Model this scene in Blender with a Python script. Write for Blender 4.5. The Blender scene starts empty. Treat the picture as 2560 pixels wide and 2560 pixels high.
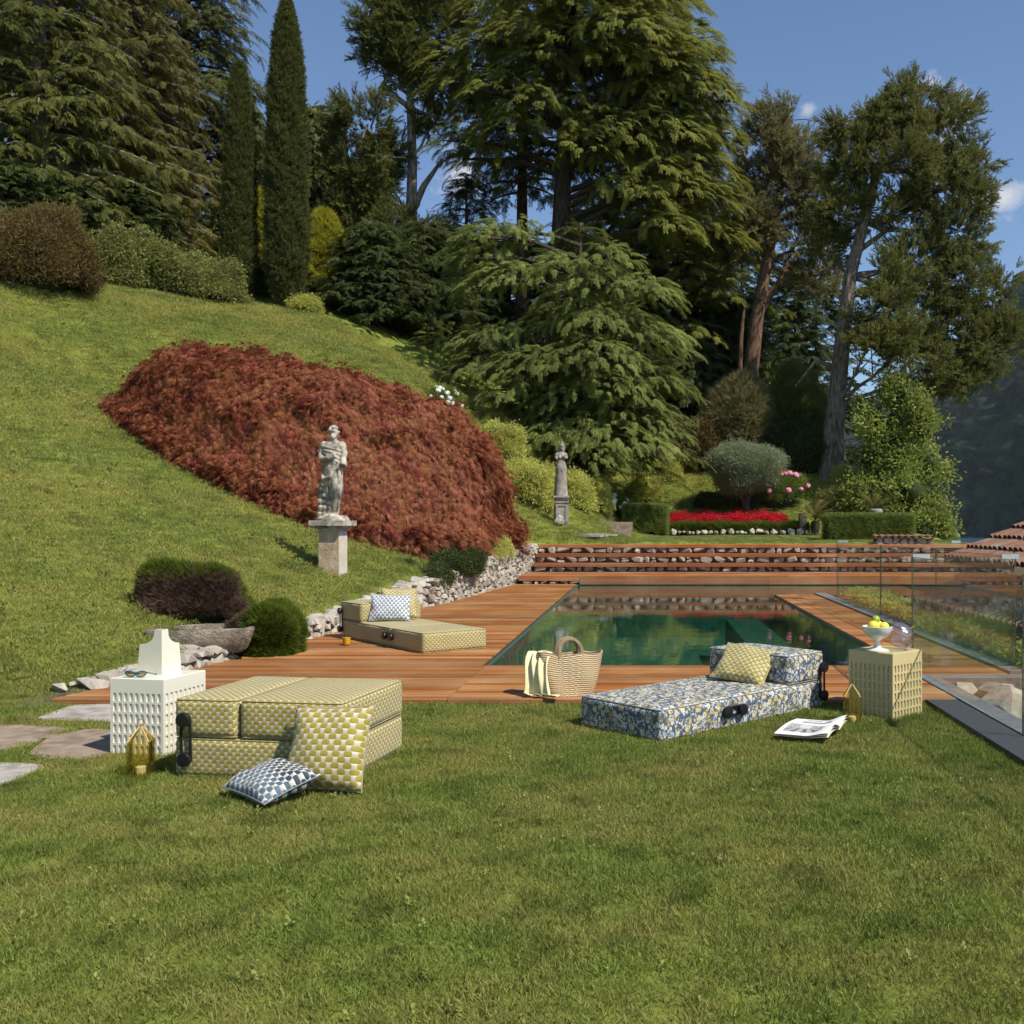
import bpy, bmesh, math, random
import numpy as np
from mathutils import Vector, Matrix, Euler

# ------------------------------------------------------------------ camera, sky, sun, exposure
scene = bpy.context.scene
CAMH, F, CX, CY = 1.48, 2489.0, 1613.0, 1313.0     # eye height; focal length and optical centre in photo pixels (2560 wide)
cam_data = bpy.data.cameras.new("camera")
cam = bpy.data.objects.new("camera", cam_data)
scene.collection.objects.link(cam)
cam.location = (0, 0, CAMH)
cam.rotation_euler = (math.radians(90), 0, 0)
cam_data.sensor_width = 36
cam_data.lens = 36 * F / 2560
cam_data.shift_x = (1280 - CX) / 2560
cam_data.shift_y = (CY - 1280) / 2560
cam_data.clip_start = 0.05
cam_data.clip_end = 9000
scene.camera = cam

SUN_AZ, SUN_EL = math.radians(126), math.radians(51)
world = bpy.data.worlds.new("World")
scene.world = world
world.use_nodes = True
wt = world.node_tree
bg = wt.nodes["Background"]
sky_node = wt.nodes.new("ShaderNodeTexSky")
sky_node.sky_type = 'NISHITA'
sky_node.sun_disc = False
sky_node.sun_elevation = SUN_EL
sky_node.sun_rotation = SUN_AZ
sky_node.altitude = 300
sky_node.air_density = 1.0
sky_node.dust_density = 0.2
sky_node.ozone_density = 4.2
SKY_STRENGTH = 0.115
bg.inputs[1].default_value = SKY_STRENGTH
sun_data = bpy.data.lights.new("sun", 'SUN')
sun_data.energy = 5.0
sun_data.angle = math.radians(0.53)
sun_data.color = (1.0, 0.93, 0.8)
sun = bpy.data.objects.new("sun", sun_data)
scene.collection.objects.link(sun)
SUN = Vector((math.sin(SUN_AZ) * math.cos(SUN_EL), math.cos(SUN_AZ) * math.cos(SUN_EL), math.sin(SUN_EL)))
sun.rotation_euler = SUN.to_track_quat('Z', 'Y').to_euler()
sun.location = SUN * 40
vs = scene.view_settings
vs.view_transform = 'Standard'
vs.look = 'None'
vs.exposure = 0.27
vs.gamma = 1.0
scene.cycles.max_bounces = 5
scene.cycles.diffuse_bounces = 2
scene.cycles.glossy_bounces = 4
scene.cycles.transparent_max_bounces = 10
scene.cycles.transmission_bounces = 4
scene.cycles.use_adaptive_sampling = True
scene.cycles.adaptive_threshold = 0.025
scene.cycles.caustics_reflective = False
scene.cycles.caustics_refractive = False
scene.cycles.sample_clamp_indirect = 6.0

rng = np.random.default_rng(11)
random.seed(5)
COL = scene.collection
PI = math.pi

# ------------------------------------------------------------------ helpers
def P(px, py, Y):
    """world point at depth Y seen at photo pixel (px, py)"""
    return np.array([(px - CX) * Y / F, Y, CAMH - (py - CY) * Y / F])
def D(dx, dy, Y):
    return P(dx * 1.32505, dy * 1.32505, Y)

def tag(o, label, cat, group=None):
    o["label"] = label; o["category"] = cat
    if group: o["group"] = group
    return o
def empty(name, loc=(0, 0, 0), rz=0.0, label=None, cat=None, group=None):
    o = bpy.data.objects.new(name, None)
    o.empty_display_size = 0.1
    COL.objects.link(o)
    o.location = tuple(loc); o.rotation_euler = (0, 0, rz)
    if label: tag(o, label, cat, group)
    return o
def link_mesh(name, me, parent=None, loc=(0, 0, 0), rot=(0, 0, 0), scl=(1, 1, 1)):
    o = bpy.data.objects.new(name, me)
    COL.objects.link(o)
    o.location = tuple(loc); o.rotation_euler = tuple(rot); o.scale = tuple(scl)
    if parent: o.parent = parent
    return o

class MB:
    """collects shapes, builds one mesh object"""
    def __init__(s):
        s.v = []; s.f = []; s.uv = []; s.mi = []
    def add(s, vs_, fs_, mi=0, uv=None, M=None):
        b = len(s.v)
        for p in vs_:
            p = Vector(p)
            if M is not None: p = M @ p
            s.v.append((p.x, p.y, p.z))
        for k, f in enumerate(fs_):
            s.f.append([b + i for i in f]); s.mi.append(mi)
            s.uv.append(uv[k] if uv else [(s.v[b + i][0], s.v[b + i][1]) for i in f])
        return s
    def box(s, c, d, rz=0, mi=0, M=None):
        x, y, z = d[0] / 2, d[1] / 2, d[2] / 2
        V = [(-x,-y,-z),(x,-y,-z),(x,y,-z),(-x,y,-z),(-x,-y,z),(x,-y,z),(x,y,z),(-x,y,z)]
        Fc = [(0,3,2,1),(4,5,6,7),(0,1,5,4),(1,2,6,5),(2,3,7,6),(3,0,4,7)]
        T = Matrix.Translation(c) @ Matrix.Rotation(rz, 4, 'Z')
        if M is not None: T = M @ T
        uv = []
        for f in Fc:
            n = Fc.index(f)
            uv.append([((V[i][0], V[i][1]) if n < 2 else ((V[i][0], V[i][2]) if n in (2, 4) else (V[i][1], V[i][2]))) for i in f])
        return s.add(V, Fc, mi, uv, T)
    def tube(s, path, radii, n=8, mi=0, cap=True, closed=False, M=None):
        path = [Vector(p) for p in path]
        m = len(path)
        if not hasattr(radii, '__len__'): radii = [radii] * m
        V = []; Fc = []; UV = []
        up = None; ln = 0
        for i, p in enumerate(path):
            if closed: t = path[(i + 1) % m] - path[i - 1]
            else: t = path[min(i + 1, m - 1)] - path[max(i - 1, 0)]
            if t.length < 1e-9: t = Vector((0, 0, 1))
            t.normalize()
            if up is None:
                up = Vector((0, 0, 1)) if abs(t.z) < .9 else Vector((1, 0, 0))
            a = (up - t * up.dot(t)); a.normalize(); up = a
            b = t.cross(a)
            for k in range(n):
                an = 2 * PI * k / n
                V.append(p + (a * math.cos(an) + b * math.sin(an)) * radii[i])
        mm = m if closed else m - 1
        for i in range(mm):
            i2 = (i + 1) % m
            for k in range(n):
                k2 = (k + 1) % n
                Fc.append((i * n + k, i * n + k2, i2 * n + k2, i2 * n + k))
                UV.append([(k / n, i), ((k + 1) / n, i), ((k + 1) / n, i + 1), (k / n, i + 1)])
        if cap and not closed:
            Fc.append(tuple(range(n))[::-1]); UV.append([(0, 0)] * n)
            Fc.append(tuple((m - 1) * n + k for k in range(n))); UV.append([(0, 0)] * n)
        return s.add(V, Fc, mi, UV, M)
    def lathe(s, prof, n=24, c=(0, 0, 0), mi=0, M=None, fn=None):
        V = []; Fc = []; UV = []
        for j, (r, z) in enumerate(prof):
            for k in range(n):
                an = 2 * PI * k / n
                rr = max(r, 1e-5)
                if fn: rr *= fn(an, z)
                V.append((c[0] + rr * math.cos(an), c[1] + rr * math.sin(an), c[2] + z))
        for j in range(len(prof) - 1):
            for k in range(n):
                k2 = (k + 1) % n
                Fc.append((j * n + k, j * n + k2, (j + 1) * n + k2, (j + 1) * n + k))
                UV.append([(k / n, j), ((k + 1) / n, j), ((k + 1) / n, j + 1), (k / n, j + 1)])
        if prof[0][0] > 1e-4: Fc.append(tuple(range(n))[::-1]); UV.append([(0, 0)] * n)
        if prof[-1][0] > 1e-4: Fc.append(tuple((len(prof) - 1) * n + k for k in range(n))); UV.append([(0, 0)] * n)
        return s.add(V, Fc, mi, UV, M)
    def ball(s, c, r, nu=12, nv=8, mi=0, M=None, jit=0, seed=0):
        if not hasattr(r, '__len__'): r = (r, r, r)
        g = np.random.default_rng(seed)
        V = []; Fc = []
        for j in range(nv + 1):
            th = PI * j / nv
            for k in range(nu):
                ph = 2 * PI * k / nu
                q = 1 + jit * (g.random() - .5) * 2 if 0 < j < nv else 1
                V.append((c[0] + r[0] * math.sin(th) * math.cos(ph) * q, c[1] + r[1] * math.sin(th) * math.sin(ph) * q, c[2] + r[2] * math.cos(th) * q))
        for j in range(nv):
            for k in range(nu):
                k2 = (k + 1) % nu
                Fc.append((j * nu + k, (j + 1) * nu + k, (j + 1) * nu + k2, j * nu + k2))
        return s.add(V, Fc, mi, None, M)
    def prism(s, poly, z0, z1, mi=0, M=None):
        n = len(poly)
        V = [(p[0], p[1], z0) for p in poly] + [(p[0], p[1], z1) for p in poly]
        Fc = [tuple(range(n))[::-1], tuple(range(n, 2 * n))]
        for i in range(n):
            j = (i + 1) % n
            Fc.append((i, j, n + j, n + i))
        return s.add(V, Fc, mi, None, M)
    def mesh(s, name, mats, smooth=True, angle=35, merge=False):
        me = bpy.data.meshes.new(name)
        me.from_pydata(s.v, [], s.f)
        uvl = me.uv_layers.new(name="UVMap")
        flat = [c for f in s.uv for p in f for c in p]
        uvl.data.foreach_set("uv", flat)
        for m in (mats if isinstance(mats, (list, tuple)) else [mats]):
            me.materials.append(m)
        me.polygons.foreach_set("material_index", s.mi)
        if merge:
            bm = bmesh.new(); bm.from_mesh(me)
            bmesh.ops.remove_doubles(bm, verts=bm.verts, dist=1e-5)
            bm.to_mesh(me); bm.free()
        if smooth:
            me.polygons.foreach_set("use_smooth", [True] * len(me.polygons))
            me.set_sharp_from_angle(angle=math.radians(angle))
        me.update()
        return me
    def build(s, name, mats, parent=None, loc=(0, 0, 0), rot=(0, 0, 0), smooth=True, angle=35, merge=False):
        return link_mesh(name, s.mesh(name, mats, smooth, angle, merge), parent, loc, rot)

# ------------------------------------------------------------------ node helpers and materials
def new_mat(name):
    m = bpy.data.materials.new(name); m.use_nodes = True
    nt = m.node_tree
    for n in list(nt.nodes): nt.nodes.remove(n)
    return m, nt
def nd(nt, t, ins=None, **kw):
    n = nt.nodes.new(t)
    for k, v in kw.items(): setattr(n, k, v)
    if ins:
        for k, v in ins.items():
            sock = n.inputs[k]
            if isinstance(v, bpy.types.NodeSocket): nt.links.new(v, sock)
            elif isinstance(v, bpy.types.Node): nt.links.new(v.outputs[0], sock)
            else:
                if sock.type == 'RGBA' and len(v) == 3: v = (*v, 1)
                sock.default_value = v
    return n
def mth(nt, op, a, b=None, c=None, clamp=False):
    n = nt.nodes.new("ShaderNodeMath"); n.operation = op; n.use_clamp = clamp
    for i, v in enumerate((a, b, c)):
        if v is None: continue
        if isinstance(v, bpy.types.NodeSocket): nt.links.new(v, n.inputs[i])
        else: n.inputs[i].default_value = v
    return n.outputs[0]
def mixc(nt, fac, a, b, blend='MIX'):
    n = nt.nodes.new("ShaderNodeMix"); n.data_type = 'RGBA'; n.blend_type = blend; n.clamp_factor = True
    for sock, v in ((n.inputs[0], fac), (n.inputs[6], a), (n.inputs[7], b)):
        if isinstance(v, bpy.types.NodeSocket): nt.links.new(v, sock)
        elif sock.type == 'RGBA': sock.default_value = (*v[:3], 1)
        else: sock.default_value = v
    return n.outputs[2]
def ramp(nt, fac, pts):
    n = nt.nodes.new("ShaderNodeValToRGB")
    nt.links.new(fac, n.inputs[0])
    el = n.color_ramp.elements
    while len(el) < len(pts): el.new(0.5)
    for e, (p, c) in zip(el, pts):
        e.position = p
        e.color = (c, c, c, 1) if not hasattr(c, '__len__') else (*c[:3], 1)
    return n.outputs[0]
def noise(nt, vec, scale, detail=4, rough=.55, out=0):
    n = nd(nt, "ShaderNodeTexNoise", {"Scale": scale, "Detail": detail, "Roughness": rough})
    if vec is not None: nt.links.new(vec, n.inputs["Vector"])
    return n.outputs[out]
def bump(nt, h, strength=.3, dist=.01):
    n = nd(nt, "ShaderNodeBump", {"Strength": strength, "Distance": dist, "Height": h})
    return n.outputs[0]
def out(nt, shader):
    o = nt.nodes.new("ShaderNodeOutputMaterial")
    nt.links.new(shader, o.inputs[0])
def princ(nt, col, rough=.5, normal=None, spec=.5, metal=0, **kw):
    p = nt.nodes.new("ShaderNodeBsdfPrincipled")
    for k, v in (("Base Color", col), ("Roughness", rough), ("Metallic", metal), ("Specular IOR Level", spec)):
        if isinstance(v, bpy.types.NodeSocket): nt.links.new(v, p.inputs[k])
        elif k == "Base Color": p.inputs[k].default_value = (*v[:3], 1)
        else: p.inputs[k].default_value = v
    if normal is not None: nt.links.new(normal, p.inputs["Normal"])
    for k, v in kw.items(): p.inputs[k.replace('_', ' ')].default_value = v
    return p.outputs[0]
def objco(nt): return nt.nodes.new("ShaderNodeTexCoord").outputs["Object"]
def wpos(nt): return nt.nodes.new("ShaderNodeNewGeometry").outputs["Position"]
def uvco(nt): return nt.nodes.new("ShaderNodeTexCoord").outputs["UV"]
def orand(nt): return nt.nodes.new("ShaderNodeObjectInfo").outputs["Random"]

def plain(name, col, rough=.5, spec=.5, metal=0, var=.06, scale=30, bmp=0, **kw):
    m, nt = new_mat(name)
    v = objco(nt)
    n1 = noise(nt, v, scale, 5)
    c = mixc(nt, n1, [x * (1 - var) for x in col], [min(1, x * (1 + var)) for x in col])
    r = mth(nt, 'MULTIPLY_ADD', noise(nt, v, scale * .4, 3), .2, rough - .1)
    out(nt, princ(nt, c, r, bump(nt, noise(nt, v, scale * 3, 4), bmp, .004) if bmp else None, spec, metal, **kw))
    return m
def two_tone(name, c1, c2, c3=None, scale=3, rough=.85, bmp=.4, bdist=.02, world=True, spec=.25, lo=.35, hi=.65, orv=0.0):
    m, nt = new_mat(name)
    v = wpos(nt) if world else objco(nt)
    n1 = noise(nt, v, scale, 7, .62)
    c = mixc(nt, ramp(nt, n1, [(lo, 0), (hi, 1)]), c1, c2)
    if c3:
        n2 = noise(nt, v, scale * .35, 5, .6)
        c = mixc(nt, ramp(nt, n2, [(.5, 0), (.7, 1)]), c, c3)
    n3 = noise(nt, v, scale * 9, 5, .6)
    c = mixc(nt, mth(nt, 'MULTIPLY', n3, .5), c, (c1[0] * .35, c1[1] * .35, c1[2] * .35))
    if orv:
        r = orand(nt)
        c = mixc(nt, mth(nt, 'MULTIPLY', r, orv), c, (c2[0] * .45, c2[1] * .42, c2[2] * .38))
    h = mth(nt, 'ADD', n1, mth(nt, 'MULTIPLY', n3, .5))
    out(nt, princ(nt, c, rough, bump(nt, h, bmp, bdist), spec))
    return m
def leaf_mat(name, c1, c2, transl=.3, rough=.6, nscale=.35, c3=None, spec=.18):
    m, nt = new_mat(name)
    r = orand(nt)
    v = wpos(nt)
    c = mixc(nt, r, c1, c2)
    n1 = ramp(nt, noise(nt, v, nscale, 4), [(.38, 0), (.62, 1)])
    c = mixc(nt, n1, c, c3 if c3 else [(a + b) * .36 for a, b in zip(c1, c2)])
    p = princ(nt, c, rough, None, spec)
    t = nd(nt, "ShaderNodeBsdfTranslucent", {"Color": mixc(nt, .5, c, [min(1, x * 1.5) for x in c2])})
    mx = nd(nt, "ShaderNodeMixShader", {0: transl, 1: p, 2: t})
    out(nt, mx.outputs[0])
    return m

M = {}
# foliage
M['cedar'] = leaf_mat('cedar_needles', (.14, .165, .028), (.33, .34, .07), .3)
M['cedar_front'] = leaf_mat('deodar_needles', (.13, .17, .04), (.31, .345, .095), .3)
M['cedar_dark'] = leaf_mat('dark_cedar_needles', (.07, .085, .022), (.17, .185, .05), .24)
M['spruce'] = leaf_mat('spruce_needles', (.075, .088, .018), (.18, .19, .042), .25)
M['spruce_brown'] = leaf_mat('brown_spruce_needles', (.09, .088, .022), (.21, .185, .05), .25)
M['yew'] = leaf_mat('yew_leaves', (.05, .08, .02), (.13, .17, .042), .22)
M['yew_dark'] = leaf_mat('dark_yew_leaves', (.04, .058, .017), (.11, .135, .036), .2)
M['cypress'] = leaf_mat('cypress_scales', (.06, .07, .018), (.15, .165, .045), .2, .7, 2.2)
M['golden'] = leaf_mat('golden_needles', (.22, .24, .02), (.44, .42, .05), .35)
M['juniper'] = leaf_mat('juniper_scales', (.09, .104, .028), (.24, .245, .068), .25)
M['juniper_pale'] = leaf_mat('pale_juniper_scales', (.15, .145, .06), (.32, .29, .13), .28)
M['thuja'] = leaf_mat('thuja_scales', (.07, .088, .02), (.21, .22, .052), .25)
M['laurel'] = leaf_mat('laurel_leaves', (.15, .2, .04), (.36, .4, .1), .35, .4, .8)
M['olive_leaf'] = leaf_mat('olive_leaves', (.16, .19, .095), (.38, .41, .25), .25, .4, 2.5)
M['maple'] = leaf_mat('maple_leaves', (.14, .03, .022), (.36, .112, .064), .3, .5, 2.6, (.29, .12, .05))
M['hedge'] = leaf_mat('box_leaves', (.1, .14, .03), (.26, .31, .07), .3, .45, 2)
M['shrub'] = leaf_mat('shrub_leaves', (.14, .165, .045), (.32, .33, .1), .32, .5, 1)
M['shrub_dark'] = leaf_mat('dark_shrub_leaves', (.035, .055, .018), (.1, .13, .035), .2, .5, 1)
M['brown_bush'] = leaf_mat('bronze_bush_leaves', (.1, .075, .028), (.21, .15, .05), .25, .5, .8)
M['yellow_bush'] = leaf_mat('yellow_green_leaves', (.36, .4, .07), (.66, .64, .2), .4, .5, 2)
M['heather_green'] = leaf_mat('heather_green', (.06, .1, .012), (.15, .19, .02), .2, .7, 2)
M['heather_brown'] = leaf_mat('heather_brown', (.08, .05, .038), (.2, .125, .09), .2, .8, 2.5)
M['ivy'] = leaf_mat('ivy_leaves', (.3, .36, .05), (.56, .56, .16), .4, .45, 3)
M['fern'] = leaf_mat('fern_fronds', (.1, .16, .02), (.2, .28, .05), .35)
M['cycad'] = leaf_mat('cycad_fronds', (.05, .07, .02), (.15, .16, .05), .2, .4, 1.2, (.2, .14, .05))
M['red_flower'] = leaf_mat('red_petals', (.3, .005, .012), (.62, .02, .03), .3, .5, 4, (.55, .02, .05))
M['hydrangea_leaf'] = leaf_mat('hydrangea_leaves', (.08, .13, .02), (.2, .27, .045), .3, .45, 3)

def grass_mat(name, c1, c2, dry, nscale=1.3):
    m, nt = new_mat(name)
    v = wpos(nt)
    c = mixc(nt, orand(nt), c1, c2)
    n1 = ramp(nt, noise(nt, v, nscale, 5, .6), [(.4, 0), (.62, 1)])
    c = mixc(nt, mth(nt, 'MULTIPLY', n1, .85), c, dry)
    n2 = ramp(nt, noise(nt, v, nscale * 2.7, 4, .6), [(.5, 0), (.72, 1)])
    c = mixc(nt, mth(nt, 'MULTIPLY', n2, .75), c, [x * .5 for x in c1])
    p = princ(nt, c, .55, None, .25)
    t = nd(nt, "ShaderNodeBsdfTranslucent", {"Color": c})
    out(nt, nd(nt, "ShaderNodeMixShader", {0: .3, 1: p, 2: t}).outputs[0])
    return m
M['lawn'] = grass_mat('lawn_blades', (.11, .165, .024), (.27, .32, .072), (.32, .3, .085))
M['hill_lawn'] = grass_mat('meadow_blades', (.135, .18, .032), (.3, .335, .08), (.37, .34, .085), .5)
M['terrace_lawn'] = grass_mat('terrace_blades', (.12, .17, .045), (.23, .28, .08), (.28, .27, .09), .8)

def ground_mat():
    m, nt = new_mat('turf')
    v = wpos(nt)
    n1 = noise(nt, v, .45, 6, .6)
    n2 = noise(nt, v, 9, 6, .65)
    c = mixc(nt, ramp(nt, n1, [(.35, 0), (.65, 1)]), (.16, .2, .03), (.27, .29, .055))
    c = mixc(nt, ramp(nt, n2, [(.42, 0), (.62, 1)]), c, (.08, .105, .018))
    n3 = noise(nt, v, 60, 4, .7)
    c = mixc(nt, mth(nt, 'MULTIPLY', n3, .6), c, (.2, .24, .04))
    out(nt, princ(nt, c, .9, bump(nt, mth(nt, 'ADD', n2, mth(nt, 'MULTIPLY', n3, .6)), .8, .05), .15))
    return m
M['ground'] = ground_mat()

# barks
def bark_mat(name, c1, c2, zs=.25):
    m, nt = new_mat(name)
    v = nd(nt, "ShaderNodeMapping", {"Vector": objco(nt), "Scale": (1, 1, zs)}).outputs[0]
    n1 = noise(nt, v, 9, 6, .65)
    c = mixc(nt, ramp(nt, n1, [(.35, 0), (.65, 1)]), c1, c2)
    out(nt, princ(nt, c, .9, bump(nt, n1, .9, .06), .2))
    return m
M['bark_grey'] = bark_mat('grey_bark', (.12, .09, .07), (.42, .36, .3))
M['bark_furrowed'] = bark_mat('furrowed_grey_bark', (.075, .058, .044), (.29, .24, .195))
M['bark_red'] = bark_mat('reddish_bark', (.07, .04, .026), (.22, .135, .085))
M['bark_dark'] = bark_mat('dark_bark', (.03, .024, .018), (.1, .08, .06))

# stone, wood, slate
M['wall_stone'] = two_tone('limestone_rubble', (.36, .33, .28), (.66, .62, .55), (.3, .25, .19), 9, .9, .6, .02, True, .2, .3, .62, .6)
M['step_stone'] = two_tone('riser_rubble', (.32, .28, .24), (.6, .56, .5), (.28, .2, .14), 9, .9, .6, .02, True, .2, .3, .62, .6)
M['mortar'] = two_tone('dark_joint_earth', (.07, .055, .045), (.16, .13, .1), None, 20, .95, .5, .02)
M['rock'] = two_tone('border_rock', (.3, .27, .22), (.66, .6, .5), (.28, .19, .11), 6, .9, .6, .03, True, .2, .3, .62, .3)
M['trough'] = two_tone('weathered_trough_stone', (.2, .165, .125), (.47, .41, .33), (.16, .13, .09), 6, .95, 1.0, .06)
M['statue'] = two_tone('lichened_statue_stone', (.17, .155, .13), (.62, .56, .47), (.075, .07, .058), 8, .9, .5, .015, True, .2, .36, .56)
M['statue_grey'] = two_tone('grey_statue_stone', (.26, .23, .2), (.46, .42, .37), (.2, .18, .15), 6, .9, .4, .015)
M['pedestal'] = two_tone('ochre_pedestal_stone', (.42, .3, .18), (.68, .58, .45), (.5, .3, .14), 4, .9, .9, .02)
M['pedestal_pale'] = two_tone('pale_pedestal_stone', (.6, .54, .45), (.75, .7, .62), (.6, .45, .28), 3, .85, .3, .01)
M['paver_grey'] = two_tone('grey_paver', (.3, .27, .24), (.5, .46, .42), (.2, .17, .14), 8, .9, .6, .01, True, .2, .3, .55)
M['paver_brown'] = two_tone('brown_paver', (.24, .18, .13), (.4, .32, .25), (.18, .13, .09), 9, .9, .7, .015, True, .2, .3, .6)
M['granite'] = two_tone('dark_granite', (.05, .053, .06), (.11, .115, .125), None, 90, .55, .15, .003)
M['slate'] = two_tone('grey_slate', (.16, .17, .175), (.26, .27, .275), None, 14, .5, .15, .004)
M['gravel'] = two_tone('gravel_bed', (.2, .17, .14), (.45, .41, .36), None, 40, .95, .8, .03)

def wood_mat(name, c1, c2, c3, sc=1.0):
    m, nt = new_mat(name)
    geo = nt.nodes.new("ShaderNodeNewGeometry")
    r = mth(nt, 'FRACT', mth(nt, 'ADD', orand(nt), mth(nt, 'MULTIPLY', geo.outputs["Random Per Island"], 1.0)))
    v = nd(nt, "ShaderNodeMapping", {"Vector": geo.outputs["Position"], "Scale": (.35 * sc, 14 * sc, 14 * sc)}).outputs[0]
    v2 = nd(nt, "ShaderNodeVectorMath", {0: v}, operation='ADD')
    cb = nd(nt, "ShaderNodeCombineXYZ", {0: mth(nt, 'MULTIPLY', r, 37.0), 1: mth(nt, 'MULTIPLY', r, 11.0)})
    nt.links.new(cb.outputs[0], v2.inputs[1])
    n1 = noise(nt, v2.outputs[0], 1.4, 6, .6)
    c = mixc(nt, ramp(nt, n1, [(.3, 0), (.7, 1)]), c1, c2)
    c = mixc(nt, ramp(nt, r, [(0, 0), (1, .9)]), c, c3)
    n2 = noise(nt, wpos(nt), 1.1, 4, .5)
    c = mixc(nt, ramp(nt, n2, [(.45, 0), (.7, .45)]), c, (.5, .3, .14))
    r2 = mth(nt, 'FRACT', mth(nt, 'MULTIPLY', r, 17.31))
    br = nd(nt, "ShaderNodeHueSaturation", {"Color": c, "Value": mth(nt, 'MULTIPLY_ADD', r2, .48, .7), "Saturation": mth(nt, 'MULTIPLY_ADD', r, .15, .95)})
    c = br.outputs[0]
    # fine lengthwise grooves of the decking
    gy = nd(nt, "ShaderNodeSeparateXYZ", {0: geo.outputs["Position"]})
    w = mth(nt, 'SINE', mth(nt, 'MULTIPLY', gy.outputs[1], 2 * PI / .0235))
    out(nt, princ(nt, c, .5, bump(nt, mth(nt, 'ADD', mth(nt, 'MULTIPLY', w, .5), n1), .5, .006), .35))
    return m
M['deck'] = wood_mat('oiled_decking', (.17, .066, .022), (.5, .25, .092), (.26, .09, .028))
M['step_wood'] = wood_mat('step_planks', (.23, .078, .028), (.42, .17, .066), (.28, .095, .036))

def tile_mat():
    m, nt = new_mat('pool_mosaic')
    v = wpos(nt)
    s = nd(nt, "ShaderNodeSeparateXYZ", {0: v})
    T = .16
    masks = []
    for i in (0, 1, 2):
        fr = mth(nt, 'FRACT', mth(nt, 'DIVIDE', mth(nt, 'ADD', s.outputs[i], 40.03), T))
        masks.append(mth(nt, 'LESS_THAN', mth(nt, 'ABSOLUTE', mth(nt, 'SUBTRACT', fr, .5)), .455))
    ok = mth(nt, 'MULTIPLY', masks[0], mth(nt, 'MULTIPLY', masks[1], masks[2]))
    cell = nd(nt, "ShaderNodeVectorMath", {0: v, 1: (T, T, T)}, operation='SNAP')
    wn = nd(nt, "ShaderNodeTexWhiteNoise", {0: cell.outputs[0]})
    c = mixc(nt, wn.outputs[0], (.03, .1, .075), (.06, .155, .12))
    c = mixc(nt, ok, (.09, .16, .14), c)
    out(nt, princ(nt, c, .4, None, .4))
    return m
M['mosaic'] = tile_mat()
def two_sided(nt, ior):
    """index of refraction for a thin sheet met from either side"""
    bf = nt.nodes.new("ShaderNodeNewGeometry").outputs["Backfacing"]
    return mth(nt, 'MULTIPLY_ADD', bf, 1 / ior - ior, ior)
def water_mat(name, tint, rough=0.0, bscale=2.6, bstr=.055, ior=1.33, bdist=.02):
    m, nt = new_mat(name)
    v = nd(nt, "ShaderNodeMapping", {"Vector": wpos(nt), "Scale": (1, 1.6, 1)}).outputs[0]
    b = bump(nt, noise(nt, v, bscale, 3, .5), bstr, bdist)
    fr = nd(nt, "ShaderNodeFresnel", {"IOR": two_sided(nt, ior), "Normal": b})
    t = nd(nt, "ShaderNodeBsdfTransparent", {"Color": tint})
    g = nd(nt, "ShaderNodeBsdfGlossy", {"Color": (1, 1, 1), "Roughness": rough, "Normal": b})
    out(nt, nd(nt, "ShaderNodeMixShader", {0: fr.outputs[0], 1: t.outputs[0], 2: g.outputs[0]}).outputs[0])
    return m
M['water'] = water_mat('pool_water', (.55, .8, .72))
def lake_mat():
    m, nt = new_mat('lake_water')
    b = bump(nt, noise(nt, wpos(nt), .12, 4, .6), .6, .8)
    out(nt, princ(nt, (.02, .05, .09), .35, b, .5))
    return m
M['lake'] = lake_mat()
M['dark_metal'] = plain('dark_pool_edge', (.03, .035, .035), .6, .3)
def glass_mat(name, tint, ior=1.45, rough=0, bfn=None):
    m, nt = new_mat(name)
    kw = {"IOR": two_sided(nt, ior)}
    fr = nd(nt, "ShaderNodeFresnel", kw)
    t = nd(nt, "ShaderNodeBsdfTransparent", {"Color": tint})
    g = nd(nt, "ShaderNodeBsdfGlossy", {"Color": (1, 1, 1), "Roughness": rough})
    if bfn:
        b = bfn(nt)
        nt.links.new(b, fr.inputs["Normal"]); nt.links.new(b, g.inputs["Normal"])
    out(nt, nd(nt, "ShaderNodeMixShader", {0: fr.outputs[0], 1: t.outputs[0], 2: g.outputs[0]}).outputs[0])
    return m
M['pane'] = glass_mat('fence_glass', (.94, .97, .955), 1.34)
M['pane_edge'] = plain('glass_edge', (.03, .06, .05), .15, .6)
M['clear'] = glass_mat('clear_glass', (.96, .97, .96), 1.45)
def dots(nt):
    u = uvco(nt)
    vo = nd(nt, "ShaderNodeTexVoronoi", {"Vector": u, "Scale": 1.0, "Randomness": 0.0})
    return bump(nt, mth(nt, 'SUBTRACT', 1, vo.outputs["Distance"]), 1.0, .05)
M['crystal'] = glass_mat('cut_crystal', (.93, .93, .95), 2.1, .06)
def amber_mat():
    m, nt = new_mat('amber_acrylic')
    fr = nd(nt, "ShaderNodeFresnel", {"IOR": two_sided(nt, 1.5)})
    t = nd(nt, "ShaderNodeBsdfTransparent", {"Color": (.97, .92, .72)})
    g = nd(nt, "ShaderNodeBsdfGlossy", {"Color": (1, .95, .8), "Roughness": .05})
    d = nd(nt, "ShaderNodeBsdfTranslucent", {"Color": (.85, .74, .38)})
    mx = nd(nt, "ShaderNodeMixShader", {0: .05, 1: t.outputs[0], 2: d.outputs[0]})
    out(nt, nd(nt, "ShaderNodeMixShader", {0: fr.outputs[0], 1: mx.outputs[0], 2: g.outputs[0]}).outputs[0])
    return m
M['amber'] = amber_mat()
M['amber_pale'] = glass_mat('pale_amber_ribs', (.98, .94, .8), 1.4)
M['amber_edge'] = plain('amber_edge', (.6, .42, .14), .2, .6)
M['lens'] = glass_mat('brown_lens', (.42, .3, .22), 1.5)
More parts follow.
